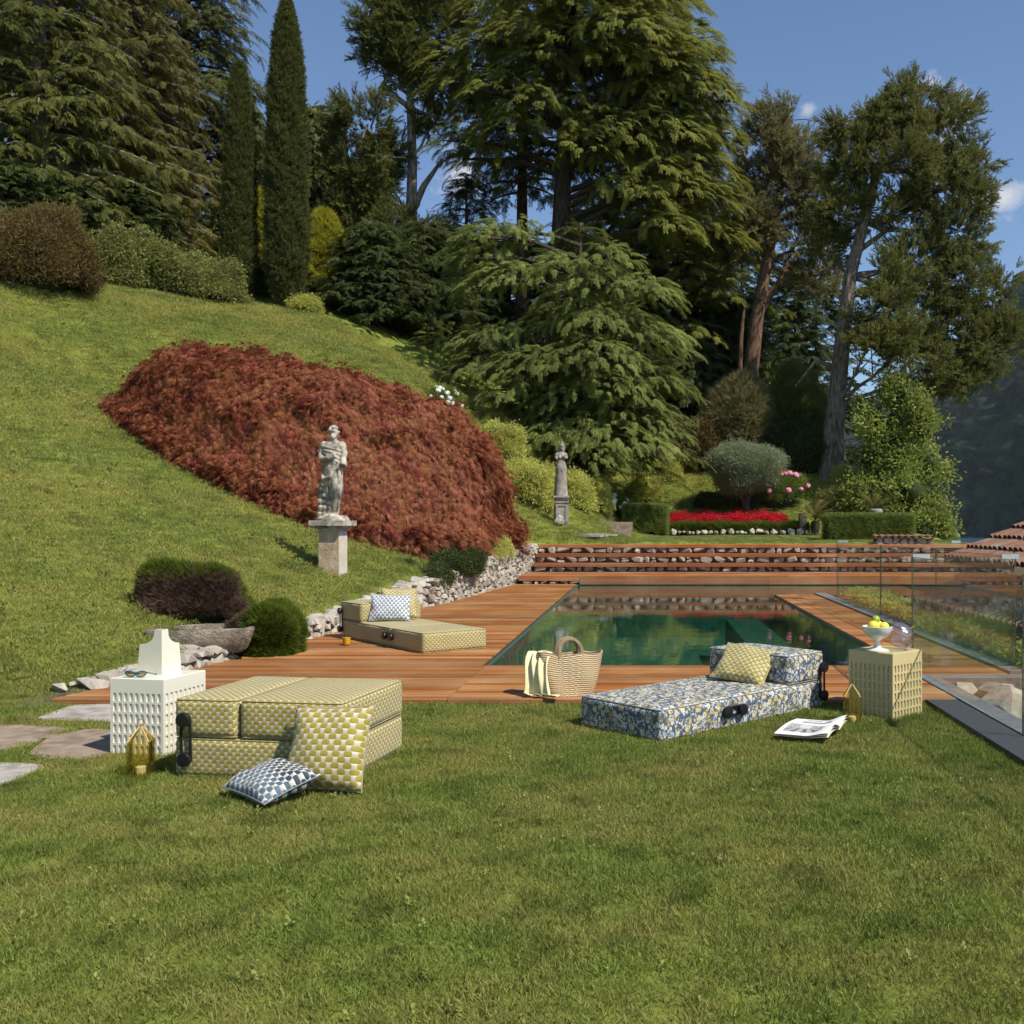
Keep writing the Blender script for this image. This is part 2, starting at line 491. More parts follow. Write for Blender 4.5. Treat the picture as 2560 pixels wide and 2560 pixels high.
M['teal'] = plain('teal_acetate', (.02, .12, .14), .2, .6)
M['gold'] = plain('gold_metal', (.8, .5, .12), .25, .5, 1)
M['steel'] = plain('brushed_clip_metal', (.75, .75, .74), .35, .5, 1)
M['white_plastic'] = plain('white_plastic', (.72, .69, .59), .3, .5, 0, .03)
M['tan_plastic'] = plain('sand_plastic', (.56, .46, .24), .3, .5, 0, .02)
M['ceramic'] = plain('cream_ceramic', (.7, .67, .56), .35, .5, 0, .03)
M['bowl'] = plain('white_glazed_bowl', (.7, .68, .62), .15, .6, 0, .02)
M['lemon'] = plain('lemon_peel', (.78, .66, .06), .4, .5, 0, .1, 60, .5)
M['lime'] = plain('lime_peel', (.3, .42, .03), .4, .5, 0, .15, 60, .5)
M['juice'] = plain('orange_juice', (.85, .4, .01), .3, .5, 0, .04)
M['black'] = plain('black_rubber', (.008, .008, .01), .35, .5, 0, .1)
M['terracotta'] = two_tone('terracotta', (.32, .15, .08), (.48, .27, .17), (.36, .26, .2), 6, .9, .3, .01)
M['roof_tile'] = two_tone('old_roof_tile', (.2, .095, .06), (.42, .24, .17), (.33, .3, .25), 5, .9, .6, .02, True, .2, .3, .65, .6)
M['pink'] = plain('pink_petals', (.75, .25, .4), .7, .3, 0, .35, 60, .8)
M['white_petal'] = plain('white_petals', (.75, .76, .68), .7, .3, 0, .15, 60, .8)
M['core_shade'] = plain('foliage_core_shade', (.035, .045, .016), .95, .1, 0, .4, 12, .8)  # for solid cores that stop see-through; foliage's inner shade put into the colour
M['maple_core'] = plain('maple_core_shade', (.05, .012, .01), .95, .1, 0, .4, 12, .8)  # maple's solid core, shade between the leaves painted as dark red
M['turf_edge'] = plain('soil', (.06, .045, .03), .95, .1, 0, .4, 12, .8)

def weave_mat(name, dark, dark2, light, mid, cu=.05, cv=.0235, grad=False):
    """woven fabric: staggered rows of rounded lozenges on a pale ground"""
    m, nt = new_mat(name)
    s = nd(nt, "ShaderNodeSeparateXYZ", {0: uvco(nt)})
    vv = mth(nt, 'DIVIDE', s.outputs[1], cv)
    row = mth(nt, 'FLOOR', vv)
    odd = mth(nt, 'MULTIPLY', mth(nt, 'ABSOLUTE', mth(nt, 'MODULO', row, 2.0)), .5)
    uu = mth(nt, 'ADD', mth(nt, 'DIVIDE', s.outputs[0], cu), odd)
    fx = mth(nt, 'SUBTRACT', mth(nt, 'FRACT', uu), .5)
    fy = mth(nt, 'SUBTRACT', mth(nt, 'FRACT', vv), .5)
    fyy = mth(nt, 'ABSOLUTE', fy)
    a = mth(nt, 'POWER', mth(nt, 'DIVIDE', mth(nt, 'ABSOLUTE', fx), .33), 3.4)
    b = mth(nt, 'POWER', mth(nt, 'DIVIDE', fyy, .52), 3.4)
    blob = mth(nt, 'LESS_THAN', mth(nt, 'ADD', a, b), 1.0)
    g = ramp(nt, mth(nt, 'ADD', fy, .5), [(0, 0), (.55, .35), (1, 1)])
    basec = mixc(nt, g, mid, light)
    dk = mixc(nt, mth(nt, 'ADD', fy, .5), dark, dark2)
    if grad:
        n0 = noise(nt, uvco(nt), 3.2, 2)
        dk = mixc(nt, ramp(nt, n0, [(.4, 0), (.6, 1)]), dk, grad)
    c = mixc(nt, blob, basec, dk)
    n1 = noise(nt, uvco(nt), 7, 3)
    n2 = noise(nt, uvco(nt), 900, 2)
    hb = mth(nt, 'ADD', mth(nt, 'MULTIPLY', blob, .05), mth(nt, 'ADD', mth(nt, 'MULTIPLY', n1, 1.2), mth(nt, 'MULTIPLY', n2, .06)))
    out(nt, princ(nt, c, .62, bump(nt, hb, .35, .03), .3, 0, Sheen_Weight=.15))
    return m
M['olive_weave'] = weave_mat('olive_weave', (.24, .19, .02), (.35, .29, .04), (.68, .63, .54), (.36, .3, .22))
M['olive_weave_large'] = weave_mat('large_olive_weave', (.24, .19, .02), (.35, .29, .04), (.7, .65, .56), (.38, .32, .24), .066, .031)
M['navy_weave'] = weave_mat('navy_weave', (.018, .028, .045), (.035, .055, .085), (.72, .71, .66), (.36, .33, .28), .05, .028, (.09, .15, .21))
M['grey_weave'] = weave_mat('grey_weave', (.16, .19, .22), (.26, .3, .34), (.82, .83, .84), (.55, .57, .6), .05, .03)

def floral_mat():
    m, nt = new_mat('floral_print')
    uv = uvco(nt)
    c = mixc(nt, noise(nt, uv, 30, 3), (.05, .07, .12), (.09, .12, .19))
    def layer(c, scale, R, petals, cols, ctr, off):
        mp = nd(nt, "ShaderNodeMapping", {"Vector": uv, "Location": (off, off * 1.7, 0), "Scale": (scale, scale, 1)})
        vo = nd(nt, "ShaderNodeTexVoronoi", {"Vector": mp.outputs[0], "Scale": 1.0, "Randomness": .85}, voronoi_dimensions='2D')
        df = nd(nt, "ShaderNodeVectorMath", {0: mp.outputs[0], 1: vo.outputs["Position"]}, operation='SUBTRACT')
        sp = nd(nt, "ShaderNodeSeparateXYZ", {0: df.outputs[0]})
        ang = mth(nt, 'ARCTAN2', sp.outputs[1], sp.outputs[0])
        sc = nd(nt, "ShaderNodeSeparateColor", {0: vo.outputs["Color"]})
        ph = mth(nt, 'MULTIPLY', sc.outputs[0], 6.28)
        pet = mth(nt, 'ABSOLUTE', mth(nt, 'COSINE', mth(nt, 'ADD', mth(nt, 'MULTIPLY', ang, petals / 2), ph)))
        rad = mth(nt, 'MULTIPLY', mth(nt, 'MULTIPLY_ADD', pet, .45, .55), mth(nt, 'MULTIPLY_ADD', sc.outputs[1], .35 * R, .75 * R))
        inside = mth(nt, 'LESS_THAN', vo.outputs["Distance"], rad)
        pal = nt.nodes.new("ShaderNodeValToRGB"); pal.color_ramp.interpolation = 'CONSTANT'
        el = pal.color_ramp.elements
        while len(el) < len(cols): el.new(.5)
        for i, (e, cc) in enumerate(zip(el, cols)):
            e.position = i / len(cols); e.color = (*cc, 1)
        nt.links.new(sc.outputs[2], pal.inputs[0])
        c = mixc(nt, inside, c, pal.outputs[0])
        core = mth(nt, 'LESS_THAN', vo.outputs["Distance"], mth(nt, 'MULTIPLY', rad, .34))
        return mixc(nt, core, c, ctr)
    W, CRM, OL, BL, YE = (.66, .64, .57), (.6, .52, .36), (.3, .24, .07), (.34, .43, .52), (.5, .41, .08)
    c = layer(c, 46, .42, 4, [OL, BL, W, (.09, .14, .24)], (.1, .14, .22), .3)
    c = layer(c, 30, .40, 5, [BL, W, CRM, OL, (.05, .09, .17)], (.2, .17, .07), 5.1)
    c = layer(c, 17, .36, 6, [W, CRM, (.05, .09, .18), W, BL, OL], (.3, .22, .1), 2.4)
    c = layer(c, 24, .27, 5, [YE, W, (.045, .075, .15), OL, W], YE, 8.9)
    n1 = noise(nt, uv, 6, 3)
    out(nt, princ(nt, c, .65, bump(nt, n1, .35, .03), .3))
    return m
M['floral'] = floral_mat()

def jute_mat():
    m, nt = new_mat('woven_jute')
    s = nd(nt, "ShaderNodeSeparateXYZ", {0: uvco(nt)})
    n0 = noise(nt, uvco(nt), 9, 3)
    v = mth(nt, 'ADD', s.outputs[1], mth(nt, 'MULTIPLY', n0, .006))
    rows = mth(nt, 'FRACT', mth(nt, 'DIVIDE', v, .017))
    rowi = mth(nt, 'FLOOR', mth(nt, 'DIVIDE', v, .017))
    sgn = mth(nt, 'MULTIPLY_ADD', mth(nt, 'MODULO', rowi, 2.0), 2.0, -1.0)
    tw = mth(nt, 'FRACT', mth(nt, 'ADD', mth(nt, 'DIVIDE', s.outputs[0], .014), mth(nt, 'MULTIPLY', mth(nt, 'MULTIPLY', rows, sgn), 1.0)))
    h = mth(nt, 'MULTIPLY', mth(nt, 'SINE', mth(nt, 'MULTIPLY', rows, PI)), mth(nt, 'MULTIPLY_ADD', mth(nt, 'SINE', mth(nt, 'MULTIPLY', tw, PI)), .7, .3))
    c = mixc(nt, h, (.3, .18, .085), (.84, .72, .48))
    n1 = noise(nt, uvco(nt), 14, 4)
    c = mixc(nt, ramp(nt, n1, [(.4, 0), (.68, .6)]), c, (.58, .4, .22))
    out(nt, princ(nt, c, .85, bump(nt, h, .9, .008), .15))
    return m
M['jute'] = jute_mat()
M['blanket'] = plain('butter_yellow_cloth', (.78, .69, .4), .85, .2, 0, .06, 40, .3)
def print_mat():
    m, nt = new_mat('printed_page')
    s = nd(nt, "ShaderNodeSeparateXYZ", {0: uvco(nt)})
    x, y = s.outputs[0], s.outputs[1]
    def rect(x0, x1, y0, y1):
        a = mth(nt, 'MULTIPLY', mth(nt, 'GREATER_THAN', x, x0), mth(nt, 'LESS_THAN', x, x1))
        b = mth(nt, 'MULTIPLY', mth(nt, 'GREATER_THAN', y, y0), mth(nt, 'LESS_THAN', y, y1))
        return mth(nt, 'MULTIPLY', a, b)
    c = (.82, .82, .81)
    n1 = ramp(nt, noise(nt, uvco(nt), 24, 4), [(.35, .08), (.6, .6)])
    c = mixc(nt, rect(.08, .8, .14, .58), c, (.42, .42, .42))
    c = mixc(nt, rect(.08, .8, .34, .58), c, n1)
    c = mixc(nt, rect(.3, .5, .38, .56), c, (.6, .6, .6))
    # perspective stripes of the paving in the printed picture
    st = mth(nt, 'FRACT', mth(nt, 'DIVIDE', mth(nt, 'SUBTRACT', x, .42), mth(nt, 'MULTIPLY', mth(nt, 'SUBTRACT', .52, y), .62)))
    c = mixc(nt, mth(nt, 'MULTIPLY', rect(.1, .78, .15, .33), mth(nt, 'LESS_THAN', st, .45)), c, (.14, .14, .14))
    c = mixc(nt, rect(.22, .78, .7, .79), c, ramp(nt, noise(nt, uvco(nt), 16, 3), [(.35, .05), (.65, .45)]))
    c = mixc(nt, rect(.25, .55, .86, .93), c, (.4, .4, .4))
    lines = mth(nt, 'LESS_THAN', mth(nt, 'FRACT', mth(nt, 'MULTIPLY', y, 70)), .4)
    c = mixc(nt, mth(nt, 'MULTIPLY', rect(.84, .94, .45, .55), lines), c, (.55, .55, .55))
    out(nt, princ(nt, c, .35, None, .4))
    return m
M['print'] = print_mat()

# clouds: small fair-weather puffs, part of the sky
def add_clouds():
    nt = wt
    tc = nt.nodes.new("ShaderNodeTexCoord").outputs["Generated"]
    n1 = noise(nt, tc, 26, 8, .7)
    total = None
    for px, py, rx, rz, amt in ((2505, 492, .046, .018, 1.25), (2380, 285, .03, .045, .8), (2330, 215, .02, .02, .8), (2016, 272, .014, .013, .9),
                                (1145, 440, .035, .032, 1.0), (2480, 545, .035, .01, .5), (1790, 760, .05, .03, .6), (2170, 330, .03, .025, .5)):
        d = Vector(((px - CX), F, (CY - py))); d.normalize()
        sb = nd(nt, "ShaderNodeVectorMath", {0: tc, 1: tuple(d)}, operation='SUBTRACT')
        sc = nd(nt, "ShaderNodeVectorMath", {0: sb.outputs[0], 1: (1 / rx, 1 / rx, 1 / rz)}, operation='MULTIPLY')
        ln = nd(nt, "ShaderNodeVectorMath", {0: sc.outputs[0]}, operation='LENGTH')
        f = mth(nt, 'MULTIPLY', mth(nt, 'SUBTRACT', 1.0, ln.outputs["Value"], clamp=True), amt)
        total = f if total is None else mth(nt, 'MAXIMUM', total, f)
    dens = ramp(nt, mth(nt, 'ADD', mth(nt, 'MULTIPLY', total, .75), mth(nt, 'MULTIPLY', mth(nt, 'SUBTRACT', n1, .5), 1.7)), [(.2, 0), (.75, .9)])
    dens = mth(nt, 'MULTIPLY', dens, mth(nt, 'GREATER_THAN', total, 0.001))
    c = mixc(nt, dens, sky_node.outputs[0], (5.2, 5.25, 5.5))
    nt.links.new(c, bg.inputs[0])
add_clouds()

# ------------------------------------------------------------------ terrain
WY = [-8, 0, 6, 8, 10.15, 13.4, 17, 18, 24.7, 27.3, 30, 36]
WX = [-8.5, -6.6, -5.3, -4.95, -4.55, -4.2, -4.0, -3.75, -3.2, -3.0, -3.0, -3.0]
TY = [-8, 0, 6, 8, 10, 13.4, 16, 18, 21, 24.7, 27.3, 36]
TZ = [0, 0, .0, .05, .15, .25, .38, .52, .7, .86, .95, 1.2]
def wall_x(y): return np.interp(y, WY, WX)
def wall_top(y): return np.interp(y, TY, TZ)
ctrl = []
for y in (-8, -3, 2, 6, 9, 12, 15, 18, 20):
    for s in (0, .8, 1.8, 3.2, 5, 7.5, 11):
        ctrl.append((wall_x(y) - s, y, wall_top(y) + .27 * s + .018 * s * s))
for y in (22, 24, 26):
    for s in (0, .8, 2.0):
        ctrl.append((wall_x(y) - s, y, wall_top(y) + .3 * s + .02 * s * s))
for x in (-2.2, 0, 2.5, 5, 8): ctrl += [(x, 27.3, .95), (x, 30.5, 1.03)]
for x in (.4, 2.5, 5, 8): ctrl += [(x, 34.5, 1.12), (x, 37.0, 1.24)]
ctrl += [(-1.2, 32, 1.08), (.5, 32.5, 1.07), (1.5, 33.5, 1.1)]
for dx, dy, Y in ((1000, 1000, 28), (1060, 988, 29), (960, 880, 31), (900, 820, 33), (1000, 830, 35), (1100, 870, 38), (1200, 890, 41),
                  (1330, 850, 44), (1330, 905, 41), (1180, 945, 39), (1150, 985, 34.5), (1110, 985, 31.5), (1300, 935, 39.8), (1147, 972, 35.5), (1450, 930, 39.6),
                  (1565, 895, 40), (745, 690, 32), (700, 672, 34), (600, 592, 36), (540, 580, 36), (440, 575, 35), (200, 545, 32),
                  (0, 530, 28), (100, 700, 25), (200, 780, 22), (60, 470, 36), (220, 480, 40), (350, 520, 48), (-120, 520, 30)):
    ctrl.append(tuple(D(dx, dy, Y)))
ctrl += [(-4.4, 44, 6.0), (4.84, 46, 5.4), (-10.4, 44, 10.2), (0, 60, 8.5), (-25, 60, 17), (12, 60, 2), (11, 36, .8), (11, 29, .6), (9, 44, 3.6),
         (14, 37, -3), (20, 42, -9), (17, 52, -6), (17, 28, -4), (30, 30, -14), (30, 60, -14), (-45, 40, 22), (-45, 10, 13), (-45, -8, 11), (-45, 62, 26), (-30, 25, 14)]
ctrl = np.array(ctrl)
def tps_fit(c, lam=.02):
    n = len(c)
    d = np.linalg.norm(c[:, None, :2] - c[None, :, :2], axis=2)
    K = np.where(d > 0, d * d * np.log(d + 1e-12), 0) + lam * np.eye(n) * 3
    Pm = np.c_[np.ones(n), c[:, :2]]
    A = np.block([[K, Pm], [Pm.T, np.zeros((3, 3))]])
    return np.linalg.solve(A, np.r_[c[:, 2], 0, 0, 0])
TPSW = tps_fit(ctrl)
def tps(x, y):
    x = np.asarray(x, float); y = np.asarray(y, float)
    r = np.full(x.shape, TPSW[-3]) + TPSW[-2] * x + TPSW[-1] * y
    for w, c in zip(TPSW[:-3], ctrl):
        d2 = (x - c[0]) ** 2 + (y - c[1]) ** 2
        r = r + w * .5 * d2 * np.log(d2 + 1e-12)
    return r
def sstep(a, b, x):
    t = np.clip((x - a) / (b - a), 0, 1); return t * t * (3 - 2 * t)
def terrain(x, y):
    x = np.asarray(x, float); y = np.asarray(y, float)
    z = tps(x, y)
    s = wall_x(y) - x
    k = sstep(8.3, 9.6, y)
    foot = sstep(-.2, 1.6, s) * (1 - k) + np.where(s > -.02, 1, 0) * k
    zh = np.maximum(z, 0) * foot
    front = np.where(s > 1.6, z, zh)
    back = np.where((y > 27.1), np.where(y < 27.72, np.minimum(z, .86 + 0 * z) * (s < .3) + z * (s >= .3), z), front)
    # the garden ends at the granite edge on the right, then drops to the lower terrace
    low = np.where((x > 2.9) & (y < 27.45), -1.1 - .05 * (x - 2.9) - 9 * sstep(9, 22, x), back)
    return low
def tz(x, y): return float(terrain(np.array([x]), np.array([y]))[0])

POOL_X0, POOL_X1, POOL_Y0, POOL_Y1, POOL_YL, POOL_XR = -1.63, 2.65, 10.2, 24.2, 20.5, 6.2
DECK_Z, DECK_Y0 = .05, 8.2
def build_ground():
    xs = np.r_[np.arange(-60, -30, 2.5), np.arange(-30, -7, .4), np.arange(-7, -2.4, .11), np.arange(-2.4, 12, .3), np.arange(12, 46, 1.5)]
    ys = np.r_[np.arange(-10, 0, .8), np.arange(0, 7.8, .25), np.arange(7.8, 27.6, .13), np.arange(27.6, 42, .3), np.arange(42, 75, 1.5)]
    Xg, Yg = np.meshgrid(xs, ys)
    Z = terrain(Xg, Yg)
    g = np.random.default_rng(3)
    s = wall_x(Yg) - Xg
    sunk = (Yg > DECK_Y0 + .12) & (Yg < 27.42) & (s < .16) & (Xg < 2.95)
    Z = np.where(sunk, -2.6, Z)
    ny, nx = Z.shape
    V = np.c_[Xg.ravel(), Yg.ravel(), Z.ravel()]
    i = np.arange(ny * nx).reshape(ny, nx)
    Q = np.c_[i[:-1, :-1].ravel(), i[:-1, 1:].ravel(), i[1:, 1:].ravel(), i[1:, :-1].ravel()]
    me = bpy.data.meshes.new('ground')
    me.from_pydata(V.tolist(), [], Q.tolist())
    me.materials.append(M['ground'])
    me.polygons.foreach_set("use_smooth", [True] * len(me.polygons))
    o = link_mesh('ground', me); o['kind'] = 'structure'
build_ground()

def lake_and_far():
    mb = MB()
    mb.add([(-100, 72, -12.4), (1200, 72, -12.4), (1200, 4100, -12.4), (-300, 4100, -12.4), (44, -300, -12.4), (1200, -300, -12.4)],
           [(0, 1, 2, 3), (4, 5, 1, 0)])
    o = mb.build('lake', M['lake'], smooth=False); o['kind'] = 'structure'
    # mountain across the lake: long steep wooded flank running along the far shore
    nu, nv = 200, 90
    V = []; g = np.random.default_rng(8)
    ph = g.random(24) * 6.28
    for j in range(nv):
        v = j / (nv - 1)
        for i in range(nu):
            u = i / (nu - 1)
            y = 500 + u * 3300
            ridge = 430 + 60 * math.sin(u * 7 + 1) + 30 * math.sin(u * 17 + 2) + 14 * math.sin(u * 43)
            x0 = 330 + 130 * u + 50 * math.sin(u * 9 + .5) + 18 * math.sin(u * 31)
            gul = 28 * math.sin(u * 60 + 3 * v) + 15 * math.sin(u * 131 + 5 * v + 1) + 7 * math.sin(u * 290 + 9 * v)
            z = -14 + ridge * (v ** .92)
            x = x0 + v * 320 + gul * math.sin(PI * v) + 5 * g.normal()
            V.append((x, y, z + 5 * g.normal() * v))
    Fq = [(j * nu + i, j * nu + i + 1, (j + 1) * nu + i + 1, (j + 1) * nu + i) for j in range(nv - 1) for i in range(nu - 1)]
    m, nt = new_mat('wooded_slope')
    n1 = noise(nt, wpos(nt), .035, 8, .65); n2 = noise(nt, wpos(nt), .006, 5, .6)
    c = mixc(nt, ramp(nt, n1, [(.38, 0), (.62, 1)]), (.01, .02, .01), (.045, .066, .02))
    c = mixc(nt, ramp(nt, n2, [(.6, 0), (.72, .5)]), c, (.12, .115, .1))
    out(nt, princ(nt, c, .95, bump(nt, n1, 1.0, 14), .1))
    mb = MB(); mb.add(V, Fq)
    o = mb.build('mountain', m, angle=180); o['kind'] = 'structure'
lake_and_far()

# ------------------------------------------------------------------ foliage: sprig shapes scattered by a shared node group
def make_group(K=3):
    ng = bpy.data.node_groups.new("scatter_sprigs", 'GeometryNodeTree')
    ng.interface.new_socket("Geometry", in_out='INPUT', socket_type='NodeSocketGeometry')
    ng.interface.new_socket("Geometry", in_out='OUTPUT', socket_type='NodeSocketGeometry')
    gi = ng.nodes.new("NodeGroupInput"); go = ng.nodes.new("NodeGroupOutput")
    def attr(nm, t):
        n = ng.nodes.new("GeometryNodeInputNamedAttribute"); n.data_type = t; n.inputs[0].default_value = nm
        return n.outputs[0]
    def eq(a, val):
        n = ng.nodes.new("FunctionNodeCompare"); n.data_type = 'INT'; n.operation = 'EQUAL'
        ng.links.new(a, n.inputs[2]); n.inputs[3].default_value = val
        return n.outputs[0]
    pid, var, rot, scl = attr('pid', 'INT'), attr('var', 'INT'), attr('rot', 'FLOAT_VECTOR'), attr('scl', 'FLOAT')
    def sep(val):
        n = ng.nodes.new("GeometryNodeSeparateGeometry"); n.domain = 'POINT'
        ng.links.new(gi.outputs[0], n.inputs[0]); ng.links.new(eq(pid, val), n.inputs[1])
        return n.outputs[0]
    pts = sep(0)
    jn = ng.nodes.new("GeometryNodeJoinGeometry")
    for k in range(K):
        ip = ng.nodes.new("GeometryNodeInstanceOnPoints")
        ng.links.new(pts, ip.inputs["Points"]); ng.links.new(eq(var, k), ip.inputs["Selection"])
        ng.links.new(sep(k + 1), ip.inputs["Instance"])
        ng.links.new(rot, ip.inputs["Rotation"]); ng.links.new(scl, ip.inputs["Scale"])
        ng.links.new(ip.outputs[0], jn.inputs[0])
    ng.links.new(jn.outputs[0], go.inputs[0])
    return ng
NG = make_group()

def scatter(name, protos, pts, rot, scl, material, parent=None, origin=(0, 0, 0), core=None):
    """one foliage object: sprigs at pts (world), as real geometry spread by the node group"""
    pts = np.asarray(pts, float) - np.asarray(origin, float)
    n = len(pts); V = []; Fc = []; pid = []
    b = 0
    for k, (pv, pf) in enumerate(protos):
        V.append(pv); pid += [k + 1] * len(pv)
        Fc += [[b + i for i in f] for f in pf]
        b += len(pv)
    V = np.r_[np.concatenate(V), pts]
    pid = np.array(pid + [0] * n, np.int32)
    me = bpy.data.meshes.new(name)
    me.from_pydata(V.tolist(), [], Fc)
    me.materials.append(material)
    nb = len(V) - n
    def put(nm, t, arr, key):
        a = me.attributes.new(nm, t, 'POINT'); a.data.foreach_set(key, np.ascontiguousarray(arr).ravel())
    put('pid', 'INT', pid, 'value')
    put('var', 'INT', np.r_[np.full(nb, -1), rng.integers(0, len(protos), n)].astype(np.int32), 'value')
    put('rot', 'FLOAT_VECTOR', np.r_[np.zeros((nb, 3)), rot].astype(np.float32), 'vector')
    put('scl', 'FLOAT', np.r_[np.ones(nb), scl].astype(np.float32), 'value')
    o = link_mesh(name, me, parent, origin if parent is None else (0, 0, 0))
    md = o.modifiers.new("sprigs", 'NODES'); md.node_group = NG
    o['kind'] = 'stuff'
    return o
def euler_from(dirs, roll=None):
    d = np.asarray(dirs, float)
    yaw = np.arctan2(d[:, 1], d[:, 0]); pit = -np.arctan2(d[:, 2], np.hypot(d[:, 0], d[:, 1]))
    if roll is None: roll = rng.uniform(-.4, .4, len(d))
    return np.c_[roll, pit, yaw]

def strip(V, Fc, p, d, L, w, droop=0.0, seg=2, up=(0, 0, 1)):
    """tapering ribbon"""
    p = np.array(p, float); d = np.array(d, float); d /= np.linalg.norm(d)
    side = np.cross(d, up); ns = np.linalg.norm(side)
    side = side / ns if ns > 1e-6 else np.array([0, 1, 0.])
    b = len(V)
    for i in range(seg):
        t = i / seg
        c = p + d * L * t + np.array([0, 0, -droop * L * t * t])
        ww = w * (1 - .55 * t) * (.6 if i == 0 else 1)
        V.append(c - side * ww / 2); V.append(c + side * ww / 2)
    V.append(p + d * L + np.array([0, 0, -droop * L]))
    for i in range(seg - 1): Fc.append((b + 2 * i, b + 2 * i + 1, b + 2 * i + 3, b + 2 * i + 2))
    Fc.append((b + 2 * seg - 2, b + 2 * seg - 1, b + 2 * seg))
def proto_spray(seed, n=18, droop=.35, width=.06, hang=.5, spread=.38):
    """flat conifer branchlet along +X, about 1 long, with drooping side twigs"""
    g = np.random.default_rng(seed); V = []; Fc = []
    strip(V, Fc, (0, 0, 0), (1, 0, .05), 1.0, .03, droop * .6, 3)
    for k in range(n):
        t = .05 + .92 * k / (n - 1)
        c = np.array([t, 0, .05 * t - droop * .6 * t * t])
        for sgn in (-1, 1):
            a = g.uniform(.75, 1.15) * sgn
            L = spread * (1.05 - .65 * t) * g.uniform(.75, 1.2)
            d = (math.cos(a), math.sin(a), g.uniform(-.12, .22))
            strip(V, Fc, c, d, L, width * g.uniform(.8, 1.3), hang * g.uniform(.5, 1.2), 2)
            if g.random() < .8:
                m = c + np.array(d) * L * .5
                strip(V, Fc, m + [0, 0, -.05 * L], (math.cos(a * .4), math.sin(a * .4), -.1), L * .55, width, hang, 1)
    return np.array(V), Fc
def proto_tuft(seed, n=26, spread=.75, width=.085, droop=.1):
    """bushy tuft of twigs pointing along +X"""
    g = np.random.default_rng(seed); V = []; Fc = []
    for k in range(n):
        a = g.uniform(0, 2 * PI); r = spread * math.sqrt(g.random())
        d = np.array([1, r * math.cos(a), r * math.sin(a)])
        p = np.array([g.uniform(-.1, .35), .12 * r * math.cos(a), .12 * r * math.sin(a)])
        u = g.normal(size=3)
        strip(V, Fc, p, d, g.uniform(.35, .75), width * g.uniform(.7, 1.3), droop * g.uniform(.3, 1.2), 2, u)
    return np.array(V), Fc
def proto_leaves(seed, n=16, size=.3, slim=.5, spread=.55):
    """cluster of folded leaves about +X"""
    g = np.random.default_rng(seed); V = []; Fc = []
    for k in range(n):
        p = g.normal(size=3) * spread * np.array([.5, .6, .6])
        d = np.array([.7, 0, 0]) + g.normal(size=3) * .6; d /= np.linalg.norm(d)
        s = np.cross(d, g.normal(size=3)); s /= np.linalg.norm(s)
        nn = np.cross(d, s)
        L = size * g.uniform(.7, 1.25); w = L * slim
        b = len(V)
        V += [p, p + d * L * .5 + s * w / 2 + nn * w * .15, p + d * L - nn * L * .1, p + d * L * .5 - s * w / 2 + nn * w * .15]
        Fc.append((b, b + 1, b + 2)); Fc.append((b, b + 2, b + 3))
    return np.array(V), Fc
def proto_lace(seed, n=13):
    """cut-leaf maple: finely lobed leaves hanging from an arching shoot along +X"""
    g = np.random.default_rng(seed); V = []; Fc = []
    for k in range(n):
        t = k / (n - 1)
        p = np.array([t * .9, g.normal() * .16, .1 * math.sin(PI * t) + g.normal() * .06 - .2 * t * t])
        a0 = g.normal() * .9; dn = g.uniform(.2, .9)
        for q in range(7):
            a = a0 + (q - 3) * .36
            d = np.array([math.cos(a), math.sin(a), -dn + .1 * abs(q - 3)])
            strip(V, Fc, p, d, (.36 - .035 * abs(q - 3)) * g.uniform(.8, 1.2), .05, .25, 1)
    return np.array(V), Fc
def proto_grass(seed, n=60, R=.07, h=.04, w=.0036, lean=.9):
    g = np.random.default_rng(seed); V = []; Fc = []
    for k in range(n):
        r = R * math.sqrt(g.random()); a = g.uniform(0, 2 * PI); b = g.uniform(0, 2 * PI)
        d = np.array([lean * g.random() ** .7 * math.cos(b), lean * g.random() ** .7 * math.sin(b), 1.0])
        strip(V, Fc, (r * math.cos(a), r * math.sin(a), -.006), d, h * g.uniform(.5, 1.25), w * g.uniform(.7, 1.5), g.uniform(0, .35), 2, (math.sin(b), math.cos(b), .2))
    return np.array(V), Fc
PR = {}
PR['cedar'] = [proto_spray(s, 18, .35, .075, .55) for s in (1, 2, 3)]
PR['spruce'] = [proto_spray(s, 16, .7, .08, 1.0, .32) for s in (4, 5, 6)]
PR['yew'] = [proto_spray(s, 15, .3, .09, .25, .36) for s in (7, 8, 9)]
PR['tuft'] = [proto_tuft(s) for s in (10, 11, 12)]
PR['fine'] = [proto_tuft(s, 34, .9, .05, .05) for s in (13, 14, 15)]
PR['leaf'] = [proto_leaves(s) for s in (16, 17, 18)]
PR['slim'] = [proto_leaves(s, 20, .32, .22) for s in (19, 20, 21)]
PR['lace'] = [proto_lace(s) for s in (22, 23, 24)]
def proto_weep(seed, n=20):
    """fine weeping conifer shoot along +X with thin hanging twigs"""
    g = np.random.default_rng(seed); V = []; Fc = []
    strip(V, Fc, (0, 0, 0), (1, 0, .1), 1.0, .03, .45, 3)
    for k in range(n):
        t = .03 + .95 * k / (n - 1)
        c = np.array([t, 0, .1 * t - .45 * t * t])
        for sgn in (-1, 1):
            a = g.uniform(.5, 1.2) * sgn
            L = (.34 - .2 * t) * g.uniform(.7, 1.25)
            d = np.array([math.cos(a), math.sin(a), g.uniform(-.15, .3)])
            strip(V, Fc, c, d, L, .05 * g.uniform(.8, 1.2), .55 * g.uniform(.5, 1.3), 2)
            for q in range(2):
                f = g.uniform(.35, .9)
                strip(V, Fc, c + d * L * f - np.array([0, 0, .45 * L * f * f]), (math.cos(a * .3) * .7, math.sin(a * .3) * .7 + g.normal() * .2, -.35), L * .5, .038, .5, 1)
    return np.array(V), Fc
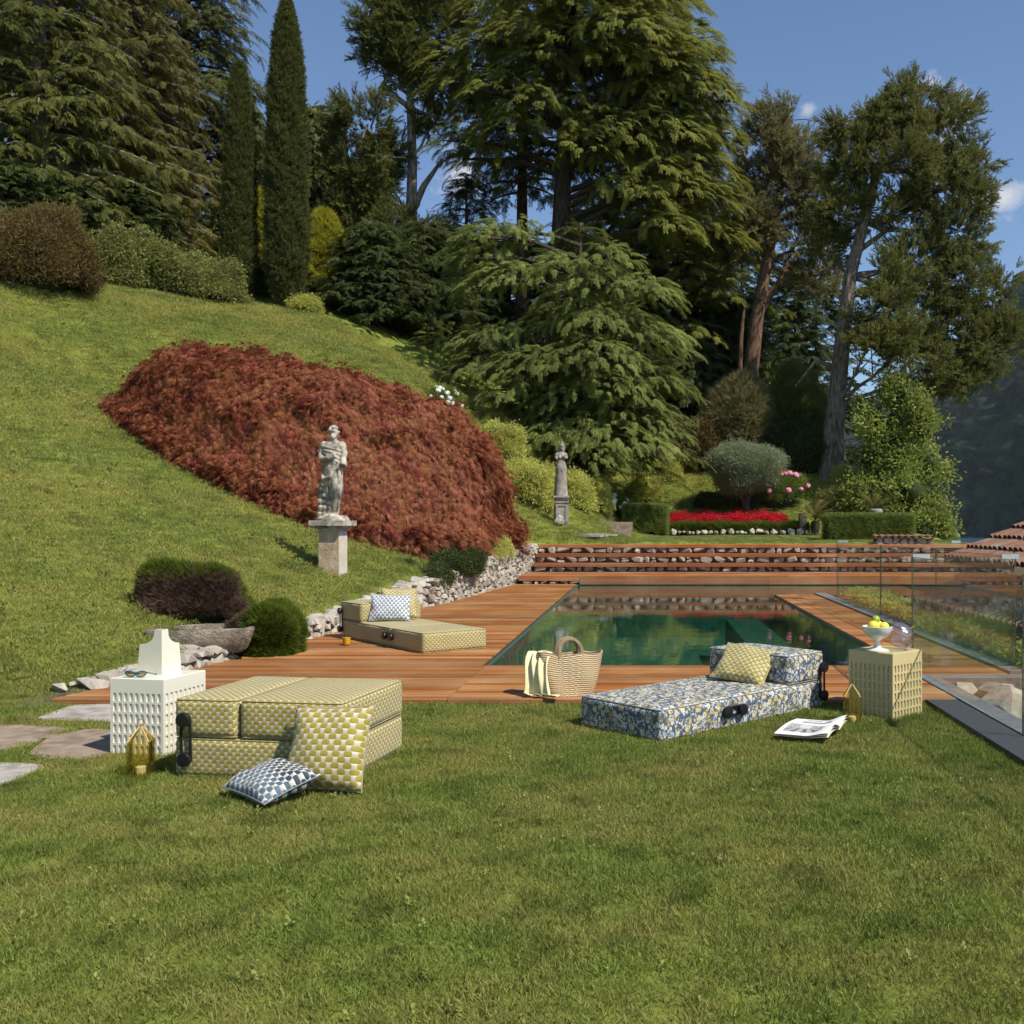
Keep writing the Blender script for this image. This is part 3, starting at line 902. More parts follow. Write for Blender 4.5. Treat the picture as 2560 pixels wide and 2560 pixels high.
def proto_scale(seed, n=22):
    """juniper shoot: short scale-leaved twiglets all round an axis along +X"""
    g = np.random.default_rng(seed); V = []; Fc = []
    for s in range(3):
        ax = np.array([1, g.normal() * .35, g.normal() * .35]); ax /= np.linalg.norm(ax)
        L0 = g.uniform(.7, 1.0)
        strip(V, Fc, (0, 0, 0), ax, L0, .05, .0, 2, g.normal(size=3))
        for k in range(n):
            t = .1 + .85 * k / n; a = g.uniform(0, 6.28)
            d = ax * .75 + np.array([0, math.cos(a), math.sin(a)]) * .7
            strip(V, Fc, ax * L0 * t, d, g.uniform(.18, .34) * (1.1 - .5 * t), .085, .0, 1, g.normal(size=3))
    return np.array(V), Fc
PR['weep'] = [proto_weep(s) for s in (41, 42, 43)]
PR['scale'] = [proto_scale(s) for s in (44, 45, 46)]
PR['grass'] = [proto_grass(s) for s in (25, 26, 27)]
PR['meadow'] = [proto_grass(s, 70, .15, .045, .007, 1.0) for s in (28, 29, 30)]
PR['clover'] = [proto_leaves(s, 9, .35, .8, .35) for s in (31, 32, 33)]

# ------------------------------------------------------------------ lawns
def grass_patch(name, n, xr, yr, keep, protos, material, s0=.8, s1=1.25, dist_scale=0.0, dens_pow=1.0):
    u = rng.random(n * 4)
    y = yr[0] + (yr[1] - yr[0]) * u ** dens_pow
    x = rng.uniform(xr[0], xr[1], n * 4)
    k = keep(x, y)
    x, y = x[k][:n], y[k][:n]
    z = terrain(x, y)
    m = len(x)
    rot = np.c_[rng.uniform(-.12, .12, m), rng.uniform(-.12, .12, m), rng.uniform(0, 6.28, m)]
    scl = rng.uniform(s0, s1, m) * (1 + dist_scale * (y - yr[0]))
    return scatter(name, protos, np.c_[x, y, z], rot, scl, material)
def in_view(x, y, m=.04): return (x > (-.648 - m) * y - .25) & (x < (.38 + m) * y + .25)
from math import floor
PAVERS = [
    ('grey stepping stone nearest the deck end, with dark lichen specks', 'paver_grey', [(82, 1797), (180, 1762), (330, 1757), (370, 1790), (300, 1806), (180, 1801)]),
    ('long pale brown stepping stone cut by the left edge of the picture', 'paver_brown', [(-90, 1822), (40, 1811), (168, 1818), (120, 1845), (20, 1872), (-90, 1890)]),
    ('mottled brown stepping stone beside the white side table, in its shadow', 'paver_brown', [(66, 1884), (130, 1838), (230, 1820), (330, 1826), (330, 1872), (205, 1898), (110, 1896)]),
    ('smooth pale grey stepping stone, nearest of the four to the camera', 'paver_grey', [(-120, 1908), (20, 1905), (116, 1912), (40, 1946), (-40, 1975), (-120, 1990)]),
]
def ground_pt(px, py, z=0.0):
    Y = (CAMH - z) * F / (py - CY)
    return ((px - CX) * Y / F, Y)
PAV_POLY = [[ground_pt(*q, .012) for q in p[2]] for p in PAVERS]
def inside(poly, x, y):
    r = np.zeros(len(x), bool)
    for (x1, y1), (x2, y2) in zip(poly, poly[1:] + poly[:1]):
        c = ((y1 > y) != (y2 > y)) & (x < (x2 - x1) * (y - y1) / (y2 - y1 + 1e-12) + x1)
        r ^= c
    return r
def keep_front(x, y):
    k = in_view(x, y, .2) & (x < 2.29) & (y < DECK_Y0 - .0)
    k |= in_view(x, y) & (x < wall_x(y) - .1) & (y < 9)
    for p in PAV_POLY: k &= ~inside(p, x, y)
    return k
grass_patch('lawn_grass', 21000, (-6.6, 2.5), (2.55, 9.0), keep_front, PR['grass'], M['lawn'], .75, 1.15, .03, .85)
grass_patch('clover_patches', 700, (-6, 2.3), (2.6, 8.6), keep_front, [(v * .06 + np.array([0, 0, .025]), f) for v, f in PR['clover']], M['lawn'], .5, 1.0)
def keep_hill(x, y):
    k = in_view(x, y) & (x < wall_x(y) - .28) & (y < 36)
    # under the red maple nothing grows
    k &= ~((((x + 7.3) / 4.0) ** 2 + ((y - 22.6) / 2.8) ** 2) < 1)
    for p in PAV_POLY: k &= ~inside(p, x, y)
    return k
grass_patch('hillside_grass', 32000, (-24, -3), (8.6, 36), keep_hill, PR['meadow'], M['hill_lawn'], .7, 1.1, .03, 1.3)
def keep_mound(x, y):
    return in_view(x, y) & (y > 27.5) & ((x > wall_x(y) - .3)) & (x < 6) & ~((x > -.4) & (y < 37.5))
grass_patch('mound_grass', 5000, (-6, 6), (27.5, 43), keep_mound, PR['meadow'], M['hill_lawn'], 1.1, 1.6, .02)
grass_patch('terrace_grass', 3800, (-3, 9), (27.45, 38), lambda x, y: in_view(x, y) & (x > -2.9 + .17 * (y - 27.4)), PR['meadow'], M['terrace_lawn'], .7, 1.0, .0)
grass_patch('hillside_weeds', 1500, (-24, -3), (8.6, 34), keep_hill, [(v * .13 + np.array([0, 0, .05]), f) for v, f in PR['clover']], M['shrub'], .5, 1.1, .02, 1.2)
for o_ in ('hillside_weeds', 'lawn_grass', 'clover_patches', 'hillside_grass', 'mound_grass', 'terrace_grass'):
    ob = bpy.data.objects[o_]
    tag(ob, {'hillside_weeds': 'broad-leaved weeds dotted through the sloping meadow at left', 'lawn_grass': 'short mown lawn across the foreground', 'clover_patches': 'small clover leaves scattered in the near lawn',
             'hillside_grass': 'sunlit meadow grass on the steep slope at left', 'mound_grass': 'grass on the bank below the cedar behind the statue',
             'terrace_grass': 'flat clipped lawn above the garden steps'}[o_], 'grass')

# ------------------------------------------------------------------ trees
def tube_into(mb, pts, r0, r1, n=7, jit=.0):
    m = len(pts)
    rr = [r0 + (r1 - r0) * i / (m - 1) for i in range(m)]
    mb.tube([Vector(p) + Vector(rng.normal(size=3) * jit) for p in pts], rr, n)
def conifer(name, label, base, H, prof, mat, protos, nb=60, t0=.08, trunk_r=.3, bark='bark_dark', sp=(.55, .85), step=.42, rise=.12, fall=.35, down=-.15, cat='tree', group=None, lean=(0, 0), shoot=.36, seed=0, az_keep=None):
    """layered conifer: whorled boughs off a trunk, side shoots, flat sprays of needles"""
    g = np.random.default_rng(seed)
    base = np.asarray(base, float)
    root = empty(name, base, 0, label, cat, group)
    tb = MB(); lb = MB()
    def trunk(t): return np.array([lean[0] * t, lean[1] * t, H * t])
    tube_into(tb, [trunk(t) - (np.array([0, 0, .4]) if t == 0 else 0) for t in np.linspace(0, 1, 9)], trunk_r, .03, 9)
    tb.build('trunk', M[bark], root)
    pts = []; dirs = []; scl = []
    az = g.uniform(0, 6.28)
    for i in range(nb):
        t = t0 + (1 - t0) * ((i + g.random()) / nb) ** .9
        az += 2.39996 + g.normal() * .3
        if az_keep and not az_keep(az, t): continue
        L = prof(t, az) * g.uniform(.72, 1.1)
        if L < .15: continue
        h = np.array([math.cos(az), math.sin(az), 0])
        c0 = trunk(t)
        up, dn = rise * g.uniform(.5, 1.6), fall * g.uniform(.7, 1.3)
        def q(s): return c0 + h * L * s + np.array([0, 0, L * (up * s - dn * s * s)])
        tube_into(lb, [q(s) for s in np.linspace(0, .92, 5)], max(.02, trunk_r * .28 * (1 - .6 * t) * min(1, L / 3)), .012, 5)
        nst = max(3, int(L / step))
        for k in range(nst):
            s = .22 + .78 * (k + g.random() * .6) / nst
            c = q(min(s, 1))
            tl = shoot * L * (1.05 - .75 * s) + .15
            for sg in (-1, 1):
                a = az + sg * g.uniform(.55, 1.25)
                d = np.array([math.cos(a), math.sin(a), down + g.normal() * .08])
                m = max(1, int(tl / (step * .8)))
                for j in range(m):
                    f = (j + g.random() * .7) / m
                    pts.append(c + d * tl * f + g.normal(size=3) * .05)
                    dirs.append(d + np.array([0, 0, -.12 * f]) + g.normal(size=3) * .16)
                    scl.append(g.uniform(*sp) * (1.0 - .25 * s))
        pts.append(q(1.0)); dirs.append(h + np.array([0, 0, down - .1])); scl.append(g.uniform(*sp))
    lb.build('limbs', M[bark], root)
    for k in range(14):
        t = 1 - .06 * k / 14
        pts.append(trunk(t)); dirs.append(np.r_[g.normal(size=2) * .6, .7]); scl.append(sp[0] * .7)
    scatter('crown', protos, np.array(pts), euler_from(dirs), np.array(scl), M[mat], root)
    return root, len(pts)

def pad_crown(root, pads, mat, protos, sp=(.5, .8), dens=1.0, seed=0, trunk=None, bark='bark_dark', tr=.12):
    """drooping foliage pads of a cedar: domed plates with a hanging fringe, carried on limbs; pads = (centre, rx, rz)"""
    g = np.random.default_rng(seed)
    base = np.array(root.location)
    pts = []; dirs = []; scl = []; lb = MB()
    for c, rx, rz in pads:
        c = np.asarray(c, float) - base
        ry = rx * g.uniform(.7, .95)
        out_ = np.array([c[0] - trunk[0], c[1] - trunk[1], 0]) if trunk is not None else np.array([0, -1., 0])
        ol = np.linalg.norm(out_); out_ = out_ / ol if ol > .1 else np.array([0, -1., 0])
        n = int(dens * 17 * rx * ry / (np.mean(sp) ** 2))
        ph = g.random(4) * 6.28
        for k in range(n):
            r = math.sqrt(g.random()) * 1.02; th = g.uniform(0, 6.28)
            wob = 1 + .16 * math.sin(3 * th + ph[0]) + .12 * math.sin(5 * th + ph[1])
            x, y = rx * r * math.cos(th) * wob, ry * r * math.sin(th) * wob
            h = rz * (1 - 1.35 * r * r) + .1 * rz * math.sin(x * 4 + ph[2]) * math.sin(y * 4 + ph[3])
            tilt = -.22 * (x * out_[0] + y * out_[1])
            pts.append(c + np.array([x, y, h + tilt - abs(g.normal()) * .16 * rz]))
            d = np.array([math.cos(th), math.sin(th), 0]) * (.35 + .65 * r) + out_ * .55 + g.normal(size=3) * .25
            d[2] = .1 - .75 * r * r + g.normal() * .12
            dirs.append(d); scl.append(g.uniform(*sp))
        if trunk is not None:
            a = np.array([trunk[0], trunk[1], c[2] - .12 * ol]); m = (a + c) / 2 + np.array([0, 0, .06 * ol])
            tube_into(lb, [a, m, c + np.array([0, 0, -.1 * rz]), c + out_ * rx * .6 + np.array([0, 0, -.25 * rz])], tr, .02, 6)
            for q in range(5):
                e = c + np.array([g.normal() * rx * .5, g.normal() * ry * .5, -.1 * rz]); tube_into(lb, [m, (m + e) / 2 + g.normal(size=3) * .05, e], .04, .01, 4)
    if trunk is not None: lb.build('boughs', M[bark], root)
    scatter('crown', protos, np.array(pts), euler_from(dirs), np.array(scl), M[mat], root)
    return len(pts)

def clump_tree(name, label, base, trunk_pts, trunk_r, clumps, mat, protos, bark, sp=(.5, .8), dens=26, cat='tree', group=None, seed=0, upb=.45, mats2=None, shell=.55, limbs=True, extra_trunks=(), core=0):
    """open-crowned tree: leaning trunk, limbs to foliage masses; clumps = (dx, dy, r) in d-pixels with depth Y"""
    g = np.random.default_rng(seed)
    base = np.asarray(base, float)
    root = empty(name, base, 0, label, cat, group)
    tb = MB()
    tp = [np.asarray(p, float) - base for p in trunk_pts]
    tp[0] = tp[0] - np.array([0, 0, .4])
    rr = np.linspace(trunk_r, trunk_r * .25, len(tp))
    rr[0] *= 1.35
    tb.tube(tp, list(rr), 10)
    for et in extra_trunks:
        e = [np.asarray(p, float) - base for p in et[0]]
        tb.tube(e, list(np.linspace(et[1], et[1] * .3, len(e))), 8)
    tb.build('trunk', M[bark], root, angle=60)
    lb = MB(); cb_ = MB(); pts = []; dirs = []; scl = []
    for (c, r) in clumps:
        c = np.asarray(c, float) - base
        r = np.asarray(r, float) if hasattr(r, '__len__') else np.array([r, r, r * .8])
        if limbs:
            i = int(np.argmin([np.linalg.norm(p - c) + max(0, p[2] - c[2]) * 2 for p in tp]))
            a = tp[i]; mid = (a + c) / 2 + np.array([0, 0, -.12 * np.linalg.norm(c - a)]) + g.normal(size=3) * .1
            ts = np.linspace(0, 1, 6)[:, None]
            cur = (1 - ts) ** 2 * a + 2 * ts * (1 - ts) * mid + ts ** 2 * c
            tube_into(lb, cur, trunk_r * .26, .025, 6, .04)
            for k in range(7):
                e = c + g.normal(size=3) * r * .55
                s = cur[3 + k % 3]
                tube_into(lb, [s, (s + e) / 2 + g.normal(size=3) * .08, e], .03, .008, 4)
        if core: cb_.ball(c, r * core, 12, 8, jit=.1, seed=len(pts))
        n = int(dens * (r[0] * r[1] + r[1] * r[2] + r[0] * r[2]) / (np.mean(sp) ** 2) * .55)
        # each mass is made of lumps, so its outline is uneven and holes stay open
        nl = max(5, int(n / 26))
        for q in range(nl):
            u = g.normal(size=3); u /= np.linalg.norm(u)
            lc = c + u * r * (shell + (1 - shell) * g.random()) * g.uniform(.75, 1.08)
            m = max(4, int(n / nl))
            off = g.normal(size=(m, 3)) * (.17 * np.mean(r) + .1)
            for o3 in off:
                pts.append(lc + o3)
                dirs.append(u * 1.0 + np.array([0, 0, upb]) + o3 * .9 + g.normal(size=3) * .3)
                scl.append(g.uniform(*sp))
    if limbs: lb.build('limbs', M[bark], root)
    if core: cb_.build('shade_core', M['core_shade'], root, angle=180)
    pts = np.array(pts); dirs = np.array(dirs); scl = np.array(scl)
    scatter('crown', protos, pts, euler_from(dirs, rng.uniform(0, 6.28, len(pts))), scl, M[mat], root)
    return root, len(pts)

def column_tree(name, label, base, H, R, mat, protos, n, sp=(.22, .34), cat='cypress', group=None, seed=0, prof=None, bark='bark_dark', up=1.6):
    g = np.random.default_rng(seed)
    base = np.asarray(base, float)
    root = empty(name, base, 0, label, cat, group)
    prof = prof or (lambda t: min(1, (t + .04) * 5) ** .5 * (1 - t ** 6) ** .8 * (1 - .26 * t))
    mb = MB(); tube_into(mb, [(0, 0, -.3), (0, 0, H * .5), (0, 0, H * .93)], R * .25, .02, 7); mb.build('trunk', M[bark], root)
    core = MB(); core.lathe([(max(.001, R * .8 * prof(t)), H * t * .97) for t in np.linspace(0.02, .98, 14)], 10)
    core.build('shade_core', M['core_shade'], root)
    t = g.random(n) ** .9; a = g.uniform(0, 6.28, n)
    r = np.array([R * prof(x) for x in t]) * (1 + .07 * np.sin(a * 5 + t * 40) + .05 * np.sin(a * 3 - t * 23) + g.normal(size=n) * .07)
    pts = np.c_[r * np.cos(a), r * np.sin(a), t * H * .985]
    dirs = np.c_[np.cos(a) * .8, np.sin(a) * .8, np.full(n, up)] + g.normal(size=(n, 3)) * .3
    scatter('crown', protos, pts, euler_from(dirs, g.uniform(0, 6.28, n)), g.uniform(*sp, n), M[mat], root)
    return root

def bush(name, label, center, r, mat, protos, n, sp=(.15, .25), cat='shrub', group=None, seed=0, up=.5, core='core_shade', lump=.1, half=True, core_k=.8, box=None, mat2=None, split=None, upright=False):
    if cat == 'shrub' and core_k == .8: core_k = .66; n = int(n * 1.35)
    """rounded shrub: leafy shell of sprigs around a solid core whose dark colour stands in for inner shade; center = middle of its foot"""
    g = np.random.default_rng(seed + 100)
    c = np.asarray(center, float); r = np.asarray(r, float)
    root = empty(name, c, 0, label, cat, group)
    ph = g.random(6) * 6.28
    def lumpy(u): return 1 + lump * (np.sin(u[:, 0] * 5 + ph[0]) + np.sin(u[:, 1] * 6 + ph[1]) + np.sin(u[:, 2] * 5 + ph[2])) / 1.6
    u = g.normal(size=(n, 3)); u /= np.linalg.norm(u, axis=1)[:, None]
    if half: u[:, 2] = np.where(u[:, 2] < -.25, -u[:, 2], u[:, 2])
    ctr = np.array([0, 0, r[2] * (.25 if half else 1.0)])
    rr = r * np.array([1, 1, .8 if half else 1.0])
    if box is not None:
        # clipped hedge: points spread over the faces of a box
        ar = np.array([r[1] * r[2], r[0] * r[2], r[0] * r[1]]); fa_ = g.choice(3, n, p=ar / ar.sum())
        q = g.uniform(-1, 1, (n, 3)); sg_ = np.where(g.random(n) < .5, -1, 1)
        q[np.arange(n), fa_] = np.where(fa_ == 2, 1, sg_)
        u = np.zeros((n, 3)); u[np.arange(n), fa_] = q[np.arange(n), fa_]
        ctr = np.array([0, 0, r[2]])
        pts = q * r * g.uniform(.93, 1.02, (n, 1)) + ctr
    else:
        pts = u * rr * (lumpy(u) * g.uniform(.86, 1.04, n))[:, None] + ctr
    dirs = u + np.array([0, 0, up]) + g.normal(size=(n, 3)) * .35
    sc = g.uniform(*sp, n)
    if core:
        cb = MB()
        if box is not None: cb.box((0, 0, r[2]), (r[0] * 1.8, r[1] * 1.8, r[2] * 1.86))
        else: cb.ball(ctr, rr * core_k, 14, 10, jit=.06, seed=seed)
        cb.build('shade_core', M[core], root, angle=180)
    if mat2:
        k = split(pts, g)
        scatter('crown', protos, pts[~k], euler_from(dirs[~k], g.uniform(0, 6.28, (~k).sum())), sc[~k], M[mat], root)
        scatter('dry_foliage', protos, pts[k], euler_from(dirs[k], g.uniform(0, 6.28, k.sum())), sc[k], M[mat2], root)
    else:
        scatter('crown', protos, pts, euler_from(dirs, g.uniform(0, 6.28, n)), sc, M[mat], root)
    return root

def base_at(dx, Y):
    x = (dx * 1.32505 - CX) * Y / F
    return np.array([x, Y, tz(x, Y)])
def px_r(d, Y): return d * 1.32505 * Y / F
def C(dx, dy, r, Y, sy=1.0, sz=.85): 
    rr = px_r(r, Y)
    return (D(dx, dy, Y), (rr, rr * sy, rr * sz))

# ---- big cedar and the deodar in front of it
b = base_at(1045, 45)
conifer('cedar_tree', 'towering cedar with wide drooping tiers and dark trunk in the middle of the picture', b, D(1045, -330, 45)[2] - b[2],
        lambda t, a: (5.8 * max(0, 1 - t) ** .5 + .5) * (1.15 if math.cos(a) > 0 else .6), 'cedar_dark', PR['weep'], 130, .42, .62, 'bark_dark', (.8, 1.2), .75, .26, .42, -.18, seed=3, lean=(1.0, 0), az_keep=lambda a, t: math.sin(a) > -.35)  # inner crown in darker needles: shade of the interior put into the colour
def pads_px(lst, Y0, cx0, W, depth, seed, sx=.5703, ox=830.2):
    """pads listed in pixels of the upper-right view of the photograph; nearer the middle of the crown they stand further forward"""
    g = np.random.default_rng(seed); r = []
    for cx, cy, hw, hv in lst:
        Yp = Y0 - depth * math.sqrt(max(0, 1 - ((cx - cx0) / W) ** 2)) * g.uniform(.45, 1.0)
        r.append((D(ox + sx * cx, sx * cy, Yp), px_r(sx * hw, Yp), px_r(sx * hv, Yp) * 1.25))
    return r
big = bpy.data.objects['cedar_tree']
CED = [(520, 60, 230, 60), (430, 130, 190, 55), (650, 110, 190, 65), (300, 190, 130, 50), (560, 205, 140, 45), (760, 230, 160, 65), (860, 300, 120, 55), (880, 190, 70, 40), (180, 300, 130, 55), (80, 360, 110, 55),
       (560, 430, 150, 55), (650, 470, 90, 40), (790, 450, 140, 55), (870, 540, 110, 50), (230, 410, 110, 45), (60, 460, 90, 45), (610, 620, 110, 42), (830, 630, 130, 48), (730, 560, 95, 40), (130, 520, 100, 42), (880, 760, 130, 42),
       (760, 740, 95, 38), (910, 430, 90, 48), (430, 330, 70, 30), (500, -60, 200, 60), (300, -30, 150, 55), (700, -10, 150, 50), (150, 130, 110, 50), (120, 60, 110, 50), (250, 110, 120, 50), (360, 240, 110, 45), (680, 300, 130, 55), (480, 480, 90, 40), (300, 330, 100, 45), (640, 190, 120, 50), (960, 330, 60, 40), (700, 400, 110, 45), (20, 200, 90, 50), (840, 120, 80, 40), (780, 340, 120, 45), (700, 660, 90, 40), (920, 640, 80, 36), (60, 270, 90, 45)]
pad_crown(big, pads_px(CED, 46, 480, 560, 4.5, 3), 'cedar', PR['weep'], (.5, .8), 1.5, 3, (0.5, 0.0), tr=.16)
b = base_at(1095, 37)
conifer('deodar_tree', 'smaller blue-green deodar with weeping tiers sweeping to the lawn', b, D(1085, 425, 37)[2] - b[2],
        lambda t, a: 4.2 * max(0, 1 - t) ** .6 + .3, 'cedar_dark', PR['weep'], 90, .03, .28, 'bark_dark', (.7, 1.0), .6, .16, .36, -.2, seed=9, az_keep=lambda a, t: math.sin(a) > -.3)  # back-fill behind the pads, darkened by colour to stand for inner shade
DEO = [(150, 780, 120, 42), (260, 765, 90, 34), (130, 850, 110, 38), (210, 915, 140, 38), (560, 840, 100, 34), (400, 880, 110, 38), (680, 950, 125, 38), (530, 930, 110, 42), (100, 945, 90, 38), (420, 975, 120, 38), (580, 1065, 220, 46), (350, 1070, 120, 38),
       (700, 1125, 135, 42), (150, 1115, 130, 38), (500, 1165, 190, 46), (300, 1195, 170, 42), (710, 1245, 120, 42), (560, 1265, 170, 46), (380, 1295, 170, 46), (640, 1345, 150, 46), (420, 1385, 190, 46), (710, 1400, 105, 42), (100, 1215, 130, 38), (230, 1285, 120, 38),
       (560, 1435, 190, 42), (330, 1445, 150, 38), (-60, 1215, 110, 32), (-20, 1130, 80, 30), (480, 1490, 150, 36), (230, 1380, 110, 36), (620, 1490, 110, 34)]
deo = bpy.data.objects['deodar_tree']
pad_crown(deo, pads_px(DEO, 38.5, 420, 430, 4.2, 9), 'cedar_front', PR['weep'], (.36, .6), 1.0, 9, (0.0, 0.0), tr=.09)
b = base_at(985, 50)
conifer('cedar_tree', 'second tall cedar half hidden behind the big one, with pale sunlit trunk', b, D(960, -120, 50)[2] - b[2],
        lambda t, a: 4.6 * max(0, 1 - t) ** .6 + .4, 'cedar_dark', PR['weep'], 120, .42, .42, 'bark_red', (.8, 1.2), .7, .2, .35, -.15, seed=4)
b = base_at(1240, 50)
conifer('cedar_tree', 'dark cedar behind the right side of the big cedar', b, D(1250, -60, 50)[2] - b[2],
        lambda t, a: 6.4 * max(0, 1 - t) ** .5 + .4, 'cedar', PR['weep'], 190, .18, .5, 'bark_dark', (.75, 1.1), .66, .2, .4, -.2, seed=6)
# ---- left wood
b = base_at(75, 36)
conifer('spruce_tree', 'dark green spruce with hanging twigs at the far left of the wood', b, 17,
        lambda t, a: 4.6 * max(0, 1 - t) ** .6 + .3, 'spruce', PR['weep'], 230, .03, .35, 'bark_grey', (.5, .8), .46, .1, .3, -.35, seed=12)
b = base_at(222, 41)
conifer('spruce_tree', 'bronze-tinged spruce with bare grey twigs, second from the left edge', b, 17,
        lambda t, a: 4.4 * max(0, 1 - t) ** .6 + .3, 'spruce_brown', PR['weep'], 230, .03, .35, 'bark_grey', (.5, .8), .48, .1, .3, -.35, seed=13)
b = base_at(352, 48)
conifer('cedar_tree', 'tall dark cedar rising behind the bronze spruce at left', b, 21,
        lambda t, a: 5.0 * max(0, 1 - t) ** .55 + .35, 'cedar_dark', PR['weep'], 220, .02, .4, 'bark_dark', (.7, 1.05), .58, .2, .35, -.2, seed=14)
b = base_at(-60, 44)
conifer('spruce_tree', 'spruce cut by the upper left corner of the picture', b, 20,
        lambda t, a: 5.5 * max(0, 1 - t) ** .6 + .3, 'spruce', PR['spruce'], 170, .03, .35, 'bark_grey', (.7, 1.05), .6, .1, .3, -.35, seed=15)
for i, (dx, Y, h, r, lb) in enumerate(((25, 33, 3.6, 1.9, 'yew bush under the spruces at the left edge, behind the bronze bush'),
                                      (135, 34.5, 3.0, 1.7, 'yew bush with bright shoot tips left of the leafy hedge shrubs'),
                                      (265, 37, 3.4, 1.7, 'shaded yew bush behind the middle of the hedge shrubs'))):
    b = base_at(dx, Y)
    conifer('yew_bush', lb, b, h, lambda t, a, r=r: r * max(0, 1 - t) ** .5 + .15, 'yew', PR['weep'], 120, .03, .12, 'bark_dark', (.4, .65), .3, .25, .3, -.05, cat='bush', group='yews below the wood', seed=20 + i)
b = base_at(452, 36)
column_tree('cypress_tree', 'shorter slim dark cypress column left of the tall one', b, D(450, 118, 36)[2] - b[2], px_r(27, 36), 'cypress', PR['scale'], 4200, seed=1)
b = base_at(541, 36)
column_tree('cypress_tree', 'very tall slim dark cypress column reaching the top of the picture', b, D(541, -2, 36)[2] - b[2], px_r(35, 36), 'cypress', PR['scale'], 7000, seed=2)
b = base_at(519, 42)
column_tree('cypress_tree', 'thin cypress mostly hidden behind the tall cypress', b, D(519, 160, 42)[2] - b[2], px_r(16, 42), 'cypress', PR['scale'], 1500, seed=3)
cone = lambda t: (1 - t) ** .7 * min(1, (t + .05) * 8)
b = base_at(612, 39)
column_tree('golden_conifer', 'yellow-green conifer glowing at the right foot of the tall cypress', b, D(600, 402, 39)[2] - b[2], px_r(60, 39), 'golden', PR['tuft'], 2200, (.3, .5), 'conifer', None, 4, cone, up=.5)
b = base_at(490, 40)
column_tree('golden_conifer', 'yellow-green conifer seen in the gap between the two cypresses', b, D(490, 362, 40)[2] - b[2], px_r(40, 40), 'golden', PR['tuft'], 1100, (.3, .5), 'conifer', None, 5, cone, up=.5)
for i, (dx, Y, top, r, lb) in enumerate(((592, 52, 200, 2.0, 'narrow dark spruce spire just right of the tall cypress'), (640, 56, 290, 3.0, 'far dark spruce between tall cypress and pale-trunked tree'),
                                        (470, 58, 200, 3.0, 'far dark spruce behind the two cypresses'))):
    b = base_at(dx, Y)
    conifer('spruce_tree', lb, b, D(dx, top, Y)[2] - b[2], lambda t, a, r=r: r * max(0, 1 - t) ** .7 + .2, 'cedar_dark', PR['spruce'], 140, .03, .25, 'bark_dark', (.7, 1.0), .6, .1, .3, -.25, seed=30 + i)
# ---- pale-trunked thuja
Y = 45
tb_ = base_at(775, Y)
trunk = [tb_, D(770, 480, Y), D(776, 400, Y), D(778, 300, Y), D(774, 180, Y), D(778, 60, Y), D(780, -60, Y)]
cl = [C(775, 30, 72, Y), C(715, 60, 52, Y), C(835, 70, 58, Y), C(760, 110, 58, Y), C(840, 150, 50, Y), C(720, 130, 36, Y), C(800, -40, 80, Y), C(720, -20, 50, Y), C(800, 160, 30, Y),
      C(690, 240, 58, Y - 1), C(660, 300, 46, Y), C(720, 290, 46, Y - 1), C(690, 350, 54, Y), C(650, 390, 46, Y), C(735, 350, 28, Y), C(815, 230, 26, Y),
      C(700, 430, 60, Y), C(760, 440, 52, Y - 2), C(640, 470, 50, Y), C(800, 470, 50, Y - 2), C(700, 510, 60, Y - 2), C(770, 520, 60, Y - 3)]
clump_tree('thuja_tree', 'tall tree with bare pale trunk and two side limbs against the blue sky', tb_, trunk, .34, cl, 'thuja', PR['scale'], 'bark_grey', (.5, .8), 44, seed=41,
           extra_trunks=[([D(776, 205, Y), D(740, 178, Y), D(722, 178, Y), D(700, 240, Y)], .14), ([D(776, 205, Y), D(800, 215, Y), D(830, 255, Y)], .14), ([D(768, 420, Y), D(800, 350, Y), D(835, 300, Y)], .22)])
b = base_at(705, 38.5)
conifer('yew_tree', 'dense almost black yew at the edge of the lawn below the pale trunk', b, D(700, 420, 38.5)[2] - b[2], lambda t, a: 2.3 * max(0, 1 - t) ** .45 + .2, 'yew_dark', PR['weep'], 150, .02, .2, 'bark_dark', (.4, .65), .32, .25, .3, -.08, seed=51)
b = base_at(800, 41)
conifer('yew_tree', 'dark yew filling the gap left of the deodar', b, D(800, 420, 41)[2] - b[2], lambda t, a: 2.6 * max(0, 1 - t) ** .45 + .2, 'yew_dark', PR['weep'], 130, .02, .2, 'bark_dark', (.45, .7), .36, .25, .3, -.08, seed=52)
b = base_at(880, 46)
conifer('yew_tree', 'dark evergreen between the pale trunk and the big cedar', b, D(890, 330, 46)[2] - b[2], lambda t, a: 2.6 * max(0, 1 - t) ** .5 + .2, 'yew_dark', PR['weep'], 110, .02, .2, 'bark_dark', (.5, .75), .4, .25, .3, -.08, seed=53)
# ---- right side junipers
Y = 46
tb_ = base_at(1408, Y)
trunk = [tb_, D(1415, 715, Y), D(1428, 600, Y), D(1446, 500, Y), D(1462, 420, Y), D(1476, 330, Y), D(1482, 230, Y)]
cl = [C(1480, 230, 42, Y), C(1440, 270, 52, Y), C(1515, 290, 46, Y), C(1420, 340, 44, Y), C(1475, 350, 60, Y), C(1535, 370, 46, Y), C(1400, 420, 52, Y), C(1440, 430, 40, Y), C(1520, 450, 52, Y), C(1370, 470, 50, Y), C(1540, 520, 44, Y)]
clump_tree('juniper_tree', 'thin-crowned olive brown juniper with reddish leaning trunk', tb_, trunk, .42, cl, 'juniper_pale', PR['scale'], 'bark_red', (.4, .65), 42, seed=61,
           extra_trunks=[([D(1395, 740, Y), D(1398, 640, Y), D(1406, 560, Y)], .16), ([D(1432, 590, Y), D(1470, 530, Y), D(1500, 460, Y)], .18)])
Y = 40
